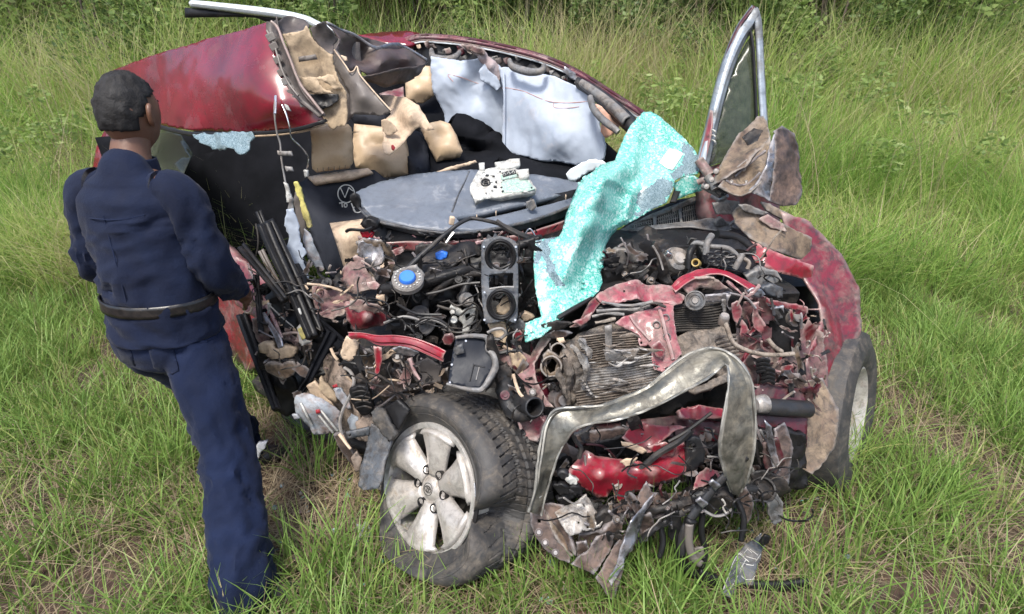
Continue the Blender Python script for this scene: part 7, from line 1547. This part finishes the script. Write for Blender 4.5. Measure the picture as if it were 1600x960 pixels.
def spoke(k):
    V, F = [], []
    a0 = off_a + k * math.pi / 3
    nr, na = 13, 12
    for i in range(nr + 1):
        f = i / nr; r = .050 + (.203 - .050) * f
        # half width: narrow near the hub, broad at the lip
        hw = (.0200 + .050 * f ** 1.5)
        half = min(hw / r, R(25)) if f < .93 else R(25)
        h0 = -.038 + .030 * f ** 1.3 + (.004 if f > .93 else 0)
        for j in range(na + 1):
            g = j / na * 2 - 1
            ridge = .010 * (1 - abs(g)) ** 1.1 * math.sin(math.pi * min(1, f * 1.05)) + .006 * (1 - g * g)
            edge = -.010 * max(0, abs(g) - .75) / .25
            V.append(wpt(r, a0 + g * half, h0 + ridge + edge))
    n = na + 1
    for i in range(nr):
        for j in range(na): F.append((i * n + j, i * n + j + 1, (i + 1) * n + j + 1, (i + 1) * n + j))
    o = mesh_obj('spoke', V, F, alloy, rim, True, 35)
    solid(o, .022, 1 if False else -1)
    return o
for k in range(6): spoke(k)
mesh_obj('hub', *wl_geo([(0, -.006), (.022, -.006), (.030, -.009), (.034, -.014), (.040, -.020), (.052, -.022), (.060, -.028), (.074, -.040), (.078, -.06)], 40), alloy, rim, True, 35)
for k in range(6):
    a = off_a + (k + .5) * math.pi / 3
    p = wpt(.064, a, -.021)
    mesh_obj('nut_hole', *lathe_geo(p, wax, [(0, -.002), (.012, -.002), (.0135, .010), (.0165, .011), (.019, -.004)], 18), black, rim)
    mesh_obj('lug_nut', *lathe_geo(p, wax, [(0, .008), (.006, .008), (.009, .004), (.009, -.01)], 6), gplas, rim)
# oval badge in the hub
def oval(ru, rv, cx=0, cy=0, n=28, h=-.0045): return [rc + ey * -(cx + ru * math.cos(2 * math.pi * i / n)) + ex * (cy + rv * math.sin(2 * math.pi * i / n)) + wax * h for i in range(n + 1)]
for pts in (oval(.022, .022, h=-.005), oval(.0165, .0115), oval(.0055, .0105, 0, .0005), oval(.0115, .0045, 0, .006)):
    mesh_obj('hub_badge', *tube_geo(pts, .0012, 5, 50), gdark, rim)
for a, h_ in ((a_d - .25, .0), (a_d + .35, .002)):
    tube3('scrape', rim, chrome, [wpt(.224, a + q, .004) for q in (-.1, 0, .1)], .002, 5, 8)
# mud lump of torn rubber at the upper left of the tyre
sheet('torn_rubber', wheel, rubber, [(580, 645, 1.80), (590, 636, 1.82), (600, 638, 1.80), (606, 655, 1.76), (615, 680, 1.72), (606, 690, 1.72), (596, 682, 1.74), (588, 668, 1.77)], th=.02, cr=.012, fr=12, octv=3, cell=4, rag=.6)
sheet('dark_liner', wheel, black, [(598, 640, 1.82), (620, 625, 1.80), (640, 640, 1.78), (620, 675, 1.76), (606, 690, 1.75)], th=.02, cr=.01, cell=5)

# ---------------------------------------------------------------- litter on the grass
def lump(name, u, v, size, mat, label, cat, hgt=.04, seed=1, sq=1.0):
    c = G(u, v); c.z = H(c.x, c.y)
    bm = bmesh.new(); bmesh.ops.create_icosphere(bm, subdivisions=3, radius=1)
    V = []
    for q in bm.verts:
        p = q.co.copy(); f = 1 + .35 * creased(p, 1.4, seed, 3)
        V.append(c + Vector((p.x * size * f, p.y * size * sq * f, (p.z + .6) * hgt * f)))
    F = [tuple(x.index for x in f.verts) for f in bm.faces]; bm.free()
    return tag(mesh_obj(name, V, F, mat, None, True, 25), label, cat)
lump('glass_wad', 570, 846, .034, M('grey_glass_crumb', (.30, .33, .33), (.12, .13, .13), scale=40, rough=.25, chips=(.7, .75, .75), ca=.25, cs=60, bump=.6), 'crumpled grey wad of broken glass lying in grass left of the wheel', 'glass', .045, 4, 1.0)
sheet_w = sheet('plastic_chip', None, white, [(560, 893), (568, 889), (577, 892), (574, 902), (563, 903)], Y=G(570, 897).y, th=.008, cr=.006, cell=3)
tag(sheet_w, 'small pale plastic chip in the grass below the glass wad', 'plastic chip')
o = sheet('paper_scrap', None, cream, [(733, 932, 1.52), (738, 928, 1.53), (743, 932, 1.53), (739, 938, 1.52)], th=.003, cr=.004, cell=3)
tag(o, 'small cream scrap lying in front of the flat tyre', 'scrap')
pp = sheet('scratched_panel', None, slate, [(1128, 925, 1.395), (1138, 895, 1.455), (1150, 868, 1.525), (1163, 852, 1.565), (1176, 845, 1.585), (1190, 832, 1.625), (1202, 840, 1.605), (1190, 862, 1.545), (1182, 890, 1.485), (1178, 912, 1.435), (1155, 908, 1.435), (1145, 930, 1.385)], th=.012, cr=.010, fr=9, cell=5, rag=.5)
tag(pp, 'scratched black plastic panel lying in grass under the right front corner', 'plastic panel')
ppP = on_mesh(pp)
for k in range(15):
    u, v = rq.uniform(1145, 1185), rq.uniform(860, 910); a = rq.uniform(1.6, 2.4) if k % 2 else rq.uniform(.2, .8); L = rq.uniform(6, 22)
    tube3('scratch', pp, white, [ppP(u + L * (f - .5) * math.cos(a), v + L * (f - .5) * math.sin(a), .001) for f in (0, .5, 1)], rq.uniform(.0006, .0016), 4, 7)
for pts in ([(1130, 922), (1140, 895), (1152, 868), (1160, 855)], [(1138, 925), (1146, 912)], [(1158, 900), (1166, 906), (1178, 905)]):
    tube3('scratch', pp, white, pproj(ppP, pts, .001), .0016, 4, 14)
sheet('panel_fold', pp, black, [(1188, 850), (1196, 838), (1205, 842), (1202, 850), (1190, 856)], Y=1.53, th=.01, cr=.008, cell=4)
# crumbs of glass and plastic strewn about
mts = [shatter, clearg, clearg, black, gdark, gplas, scuffed, white]
g, mi = [], []
for i in range(260):
    u, v = rq.uniform(420, 1330), rq.uniform(770, 955)
    if rq.random() < .3: u, v = rq.uniform(430, 600), rq.uniform(690, 900)
    q = G(u, v); q.z = H(q.x, q.y) + rq.uniform(.005, .05); s_ = rq.uniform(.004, .016)
    e = lathe_geo(q, Vector((rq.uniform(-1, 1), rq.uniform(-1, 1), 1)), [(0, s_ * .25), (s_ * rq.uniform(.6, 1.3), s_ * .2), (s_, -s_ * .2), (0, -s_ * .25)], rq.choice([3, 4, 5]))
    g.append(e); mi += [rq.randrange(8)] * len(e[1])
V, F = join_geo(g); o = mesh_obj('debris', V, F, mts[0], None, False); o['kind'] = 'stuff'
for q in mts[1:]: o.data.materials.append(q)
o.data.polygons.foreach_set('material_index', mi)
o['label'] = 'small broken fragments strewn on the grass in front of the wreck'; o['category'] = 'debris'
# ---------------------------------------------------------------- the person in navy standing beside the wreck
def skin_obj(name, parent, mat, nodes, edges, root, sub=3):
    me = bpy.data.meshes.new(name)
    me.from_pydata([tuple(n[0]) for n in nodes], edges, [])
    o = bpy.data.objects.new(name, me); link(o, parent)
    me.materials.append(mat)
    o.modifiers.new('skin', 'SKIN').use_smooth_shade = True
    for i, n in enumerate(nodes):
        sv_ = me.skin_vertices[0].data[i]; r = n[1]; sv_.radius = r if isinstance(r, tuple) else (r, r)
        sv_.use_root = (i == root)
    s = o.modifiers.new('sub', 'SUBSURF'); s.levels = sub; s.render_levels = sub
    return o
def folds(o, st, size, name):
    t = bpy.data.textures.new(name, 'CLOUDS'); t.noise_scale = size; t.noise_depth = 2
    d = o.modifiers.new('folds', 'DISPLACE'); d.texture = t; d.strength = st; d.mid_level = .5; d.texture_coords = 'GLOBAL'
    return o
fa = G(390, 728); fn = G(406, 950)
hipc = Vector((-1.22, 1.86, .88))
person = thing('person', 'person in navy work clothes and black shoes standing beside the torn sill', 'person', ((fa.x + fn.x) / 2, (fa.y + fn.y) / 2, 0))
face = Vector((.20, .98, 0)).normalized(); side_ = Vector((-face.y, face.x, 0))       # looking into the wreck, back to us
foot_dir = Vector((.93, .37, 0)).normalized()
hf = hipc + side_ * .095; hn = hipc - side_ * .095
af = fa + Vector((-.02, 0, .10)); an = fn + Vector((-.03, 0, .10))
kf = hf.lerp(af, .5) + face * .05; kn = hn.lerp(an, .5) + face * .05
tor = hipc.copy(); chest = tor + Vector((-.01, .02, .36)); shl = chest + Vector((0, 0, .12)); neck = chest + Vector((0, 0, .18)) + face * .02; head = neck + Vector((0, 0, .12)) + face * .035
sf = shl + side_ * .175; sn = shl - side_ * .175
ef = sf + Vector((0, 0, -.27)) + side_ * .05 + face * .01; en = sn + Vector((0, 0, -.27)) - side_ * .04 + face * .02
hdf = ef + Vector((0, 0, -.15)) + face * .18 - side_ * .05; hdn = en + Vector((0, 0, -.15)) + face * .18 + side_ * .06
nodes = [(tor, (.11, .09)), (tor + Vector((0, 0, .18)), (.105, .085)), (chest, (.13, .09)), (shl, (.09, .07)), (neck, .056), (neck + Vector((0, 0, .05)), .058), (head + Vector((0, 0, .0)), (.055, .060)), (head + Vector((0, 0, .04)), (.045, .055)),
         (sf, .050), (ef, .040), (hdf, .030), (sn, .050), (en, .040), (hdn, .030),
         (hf, .080), (kf, .052), (af, .036), (fa + foot_dir * .02 + Vector((0, 0, .05)), .032), (hn, .080), (kn, .052), (an, .036), (fn + foot_dir * .02 + Vector((0, 0, .05)), .032)]
edg = [(0, 1), (1, 2), (2, 3), (3, 4), (4, 5), (5, 6), (6, 7), (3, 8), (8, 9), (9, 10), (3, 11), (11, 12), (12, 13), (0, 14), (14, 15), (15, 16), (16, 17), (0, 18), (18, 19), (19, 20), (20, 21)]
# hands: palm, four fingers and a thumb each
for w_i, wp, ep, sgn in ((10, hdf, ef, 1), (13, hdn, en, -1)):
    dr = (wp - ep).normalized(); across = dr.cross(side_).normalized()
    if across.z < 0: across = -across
    pk = len(nodes); palm = wp + dr * .05; nodes.append((palm, (.034, .020))); edg.append((w_i, pk))
    kn_ = len(nodes); nodes.append((wp + dr * .085, (.036, .016))); edg.append((pk, kn_))
    for q in range(4):
        o_ = across * (.030 - .020 * q); L = (.036, .042, .040, .032)[q]
        b0 = len(nodes); nodes.append((wp + dr * .105 + o_, .0095)); edg.append((kn_, b0))
        nodes.append((wp + dr * (.105 + L) + o_ - side_ * sgn * .010, .0085)); edg.append((b0, b0 + 1))
        nodes.append((wp + dr * (.105 + L * 1.6) + o_ - side_ * sgn * .030, .007)); edg.append((b0 + 1, b0 + 2))
    b0 = len(nodes); nodes.append((palm + across * .035 + dr * .012, .012)); edg.append((pk, b0))
    nodes.append((palm + across * .055 + dr * .045 - side_ * sgn * .01, .009)); edg.append((b0, b0 + 1))
body = skin_obj('body', person, skin, nodes, edg, 0)
def loft(path, fold, n=None, seg=44, seed=1, end_hem=True, squash=None):
    """cloth tube along a path of (centre, half width, half depth), with drawn-out folds; widths run along side_"""
    n = n or 60
    C_ = resample([p[0] for p in path], n)
    m = len(path)
    L = [0]
    for p, q in zip(path, path[1:]): L.append(L[-1] + (q[0] - p[0]).length)
    V, F = [], []
    for i, c in enumerate(C_):
        d = L[-1] * i / (n - 1); k = 0
        while k < m - 2 and L[k + 1] < d: k += 1
        f = (d - L[k]) / max(1e-6, L[k + 1] - L[k]); f = f * f * (3 - 2 * f)
        wx_ = path[k][1] * (1 - f) + path[k + 1][1] * f; wy_ = path[k][2] * (1 - f) + path[k + 1][2] * f
        fo = fold[k] * (1 - f) + fold[min(k + 1, len(fold) - 1)] * f
        t_ = (C_[min(i + 1, n - 1)] - C_[max(i - 1, 0)]).normalized()
        a_ = (side_ - t_ * side_.dot(t_)).normalized(); b_ = t_.cross(a_)
        for j in range(seg):
            an_ = 2 * math.pi * j / seg
            cx_, sx_ = math.cos(an_), math.sin(an_)
            p0 = c + a_ * cx_ * wx_ + b_ * sx_ * wy_
            q = Vector((cx_ * 1.3, sx_ * 1.3, d * 11 + .9 * cx_ * math.sin(d * 9 + seed)))
            g = noise.noise(q + Vector((seed * 5, 0, 0))) + .6 * (1 - 2.6 * abs(noise.noise(q * 1.7 + Vector((0, seed * 3, 0))))) + .25 * (1 - 2.6 * abs(noise.noise(q * 3.6 + Vector((0, 0, seed)))))
            V.append(p0 + (a_ * cx_ + b_ * sx_) * fo * g)
    for i in range(n - 1):
        for j in range(seg): F.append((i * seg + j, i * seg + (j + 1) % seg, (i + 1) * seg + (j + 1) % seg, (i + 1) * seg + j))
    return V, F
Z = lambda z: Vector((0, 0, z))
def leg(h, k, a, sd, fl):
    return loft([(h + Z(.06), .085, .10), (h + Z(-.06), .100, .112), (h.lerp(k, .5), .094, .10), (k, .084, .086), (k.lerp(a, .45), .080 * fl, .082 * fl), (a + Z(.06), .078 * fl, .084 * fl), (a + Z(-.045), .082 * fl, .094 * fl)], [.004, .010, .010, .016, .015, .022, .016], 70, 44, sd)
tv = [leg(hf, kf, af, 3, 1.0), leg(hn, kn, an, 8, 1.08), loft([(tor + Z(.16), .165, .125), (tor + Z(.05), .178, .135), (tor + Z(-.05), .185, .14), (tor + Z(-.11), .165, .125), (tor + Z(-.15), .10, .08)], [.003, .004, .006, .005, .002], 30, 60, 5)]
V, F = join_geo(tv); tro = mesh_obj('trousers', V, F, navy, person, True, 60); solid(tro, .004)
tv = [loft([(tor + Z(-.02), .192, .148), (tor + Z(.07), .182, .138), (tor + Z(.18), .178, .130), (chest, .192, .132), (chest + Z(.08), .185, .122), (shl + Z(.02), .150, .095), (shl + Z(.055), .085, .075), (neck + Z(.01), .066, .068)], [.014, .016, .016, .012, .008, .006, .003, .001], 70, 60, 11)]
V, F = tv[0]
for s_a, e_a, h_a, sd in ((sf, ef, hdf, 1), (sn, en, hdn, 2)):
    sg = (s_a - shl).normalized()
    tv.append(loft([(s_a - sg * .115 + Z(-.03), .050, .060), (s_a - sg * .05 + Z(-.005), .064, .066), (s_a + Z(-.035), .066, .068), (s_a.lerp(e_a, .55), .062, .064), (e_a, .062, .062), (e_a.lerp(h_a, .5), .056, .056), (e_a.lerp(h_a, .88), .048, .048)], [.002, .003, .008, .012, .018, .013, .008], 56, 36, 20 + sd))
V, F = join_geo(tv); shr = mesh_obj('shirt', V, F, navyd, person, True, 60); solid(shr, .004)
V, F = loft([(neck + Z(-.025), .076, .078), (neck + Z(.0), .073, .076), (neck + Z(.028), .070, .072)], [.001, .002, .002], 8, 36, 31)
solid(mesh_obj('collar', V, F, navyd, person, True, 60), .006)
V, F = loft([(tor + Z(.085), .196, .150), (tor + Z(.125), .195, .149)], [.001, .001], 4, 60, 33)
solid(mesh_obj('belt', V, F, shoem, person, True, 60), .006)
shP, trP = on_mesh(shr), on_mesh(tro)
def uvw(p): return uv_of(p)
bk = [tor - face * .13 + side_ * q + Z(z) for q, z in ((-.15, .43), (-.05, .41), (.05, .41), (.15, .43))]
tube3('yoke_seam', shr, navy, [shP(*uv_of(p), .001) for p in bk], .0022, 5, 24)
tube3('back_seam', shr, navy, [shP(*uv_of(tor - face * .13 + Z(z)), .001) for z in (.42, .34, .26, .19, .14)], .002, 5, 24)
for sg in (-1, 1):
    pts = [uv_of(tor - face * .13 + side_ * (sg * .085 + dx) + Z(dz)) for dx, dz in ((-.05, -.01), (.05, -.01), (.048, -.10), (0, -.125), (-.048, -.10))]
    laid('back_pocket', tro, navyd, trP, pts, .005, .004, 6)
for s_a in (fa, fn):
    def shoe(f):
        bm = bmesh.new(); bmesh.ops.create_uvsphere(bm, u_segments=28, v_segments=16, radius=1)
        V = []; sd_ = Vector((-foot_dir.y, foot_dir.x, 0))
        for q in bm.verts:
            p = q.co; t_ = (p.x + 1) / 2
            z = (p.z if p.z > 0 else p.z * .25); hgt = .105 - .045 * t_
            V.append(f + foot_dir * (p.x * .145 + .055) + sd_ * (p.y * (.042 + .010 * math.sin(math.pi * t_))) + Z(.026 + z * hgt * .8))
        F = [tuple(x.index for x in g.verts) for g in bm.faces]; bm.free()
        sh = mesh_obj('shoe', V, F, shoem, person, True, 60)
        return sh
    shoe(s_a)
sheet('sock', person, sock, [(398, 702), (403, 693), (417, 691), (414, 701), (406, 708), (402, 720), (399, 718)], Y=fa.y - .075, th=.02, cr=.004, cell=4)
# head with brow, eye sockets, nose, lips, chin and ears; short hair
hcn = head + Z(.045)
def gss(x, s): return math.exp(-(x / s) ** 2)
def head_pt(p, grow=0):
    x, y, z = p.x, p.y, p.z                      # x forward, y to the side, z up
    k = 1 + grow
    X = x * (.098 if x > 0 else .100); Y = y * (.076 - .012 * max(0, -z)); Zz = z * .120
    if x > 0:
        X += .014 * gss(z + .62, .20) * gss(y, .40)                       # chin
        X += .006 * gss(z - .22, .10) * gss(abs(y) - .3, .35)             # brow
        X -= .011 * gss(z - .06, .09) * gss(abs(y) - .38, .16)            # eye sockets
        X += (.022 * gss(z + .18, .09) + .012 * gss(z + .02, .14)) * gss(y, .10 + .06 * gss(z + .2, .08))   # nose
        X += .008 * (gss(z + .39, .035) + gss(z + .48, .04)) * gss(y, .26)                                   # lips
    if z < -.3 and x < .2: X += .02 * (-.3 - z)
    return hcn + (face * X + side_ * Y + Z(Zz)) * k
def head_mesh(name, mat, grow, keep, nz=0):
    bm = bmesh.new(); bmesh.ops.create_uvsphere(bm, u_segments=72, v_segments=48, radius=1)
    V = []; kp = []
    for q in bm.verts:
        p = q.co.copy(); v_ = head_pt(p, grow)
        if nz: v_ += (v_ - hcn).normalized() * (.006 * noise.noise(p * 5) + .004 * noise.noise(p * 22) + .002 * noise.noise(p * 50))
        V.append(v_); kp.append(keep(p))
    F = [tuple(x.index for x in g.verts) for g in bm.faces if all(kp[x.index] for x in g.verts)]; bm.free()
    used = sorted({i for f in F for i in f}); mp = {i: k for k, i in enumerate(used)}
    return mesh_obj(name, [V[i] for i in used], [tuple(mp[i] for i in f) for f in F], mat, person, True, 80)
head_mesh('head', skin, 0, lambda p: True)
hr_ = head_mesh('hair', hair, .05, lambda p: (p.z > .30 + .28 * max(0, p.x)) or (p.x < .05 and p.z > -.02 - .25 * max(0, -p.x) and (abs(p.y) > .2 or p.z > -.45)) or (p.x < -.35 and p.z > -.42), 1)
solid(hr_, .012)
for s in (-1, 1):
    p = hcn + side_ * s * .074 - face * .004 + Z(-.006)
    tube3('ear', person, skin, [p + face * .012 + Z(.022), p + side_ * s * .012 + Z(.030) - face * .006, p + side_ * s * .016 - face * .014 + Z(.012), p + side_ * s * .010 - face * .006 + Z(-.018), p + face * .008 + Z(-.028)], [.006, .008, .009, .009, .007], 8, 24)
    e = hcn + face * .083 + side_ * s * .029 + Z(.007)
    mesh_obj('eye', *lathe_geo(e, face, [(0, .006), (.004, .0055), (.0075, .003), (.010, -.004)], 16), sock, person)
    mesh_obj('pupil', *lathe_geo(e + face * .0045, face, [(0, .003), (.003, .0025), (.0045, 0)], 10), hair, person)
    tube3('eyebrow', person, hair, [head_pt(Vector((math.sqrt(max(0, 1 - y_ * y_ - .0784)), s * y_, .28)), .004) for y_ in (.16, .36, .56)], .0035, 6, 10)
tube3('mouth', person, M('lips', (.13, .045, .035), rough=.5, bump=.1), [head_pt(Vector((.86, y_, -.435)), .0) for y_ in (.26, .0, -.26)], [.003, .006, .003], 6, 12)
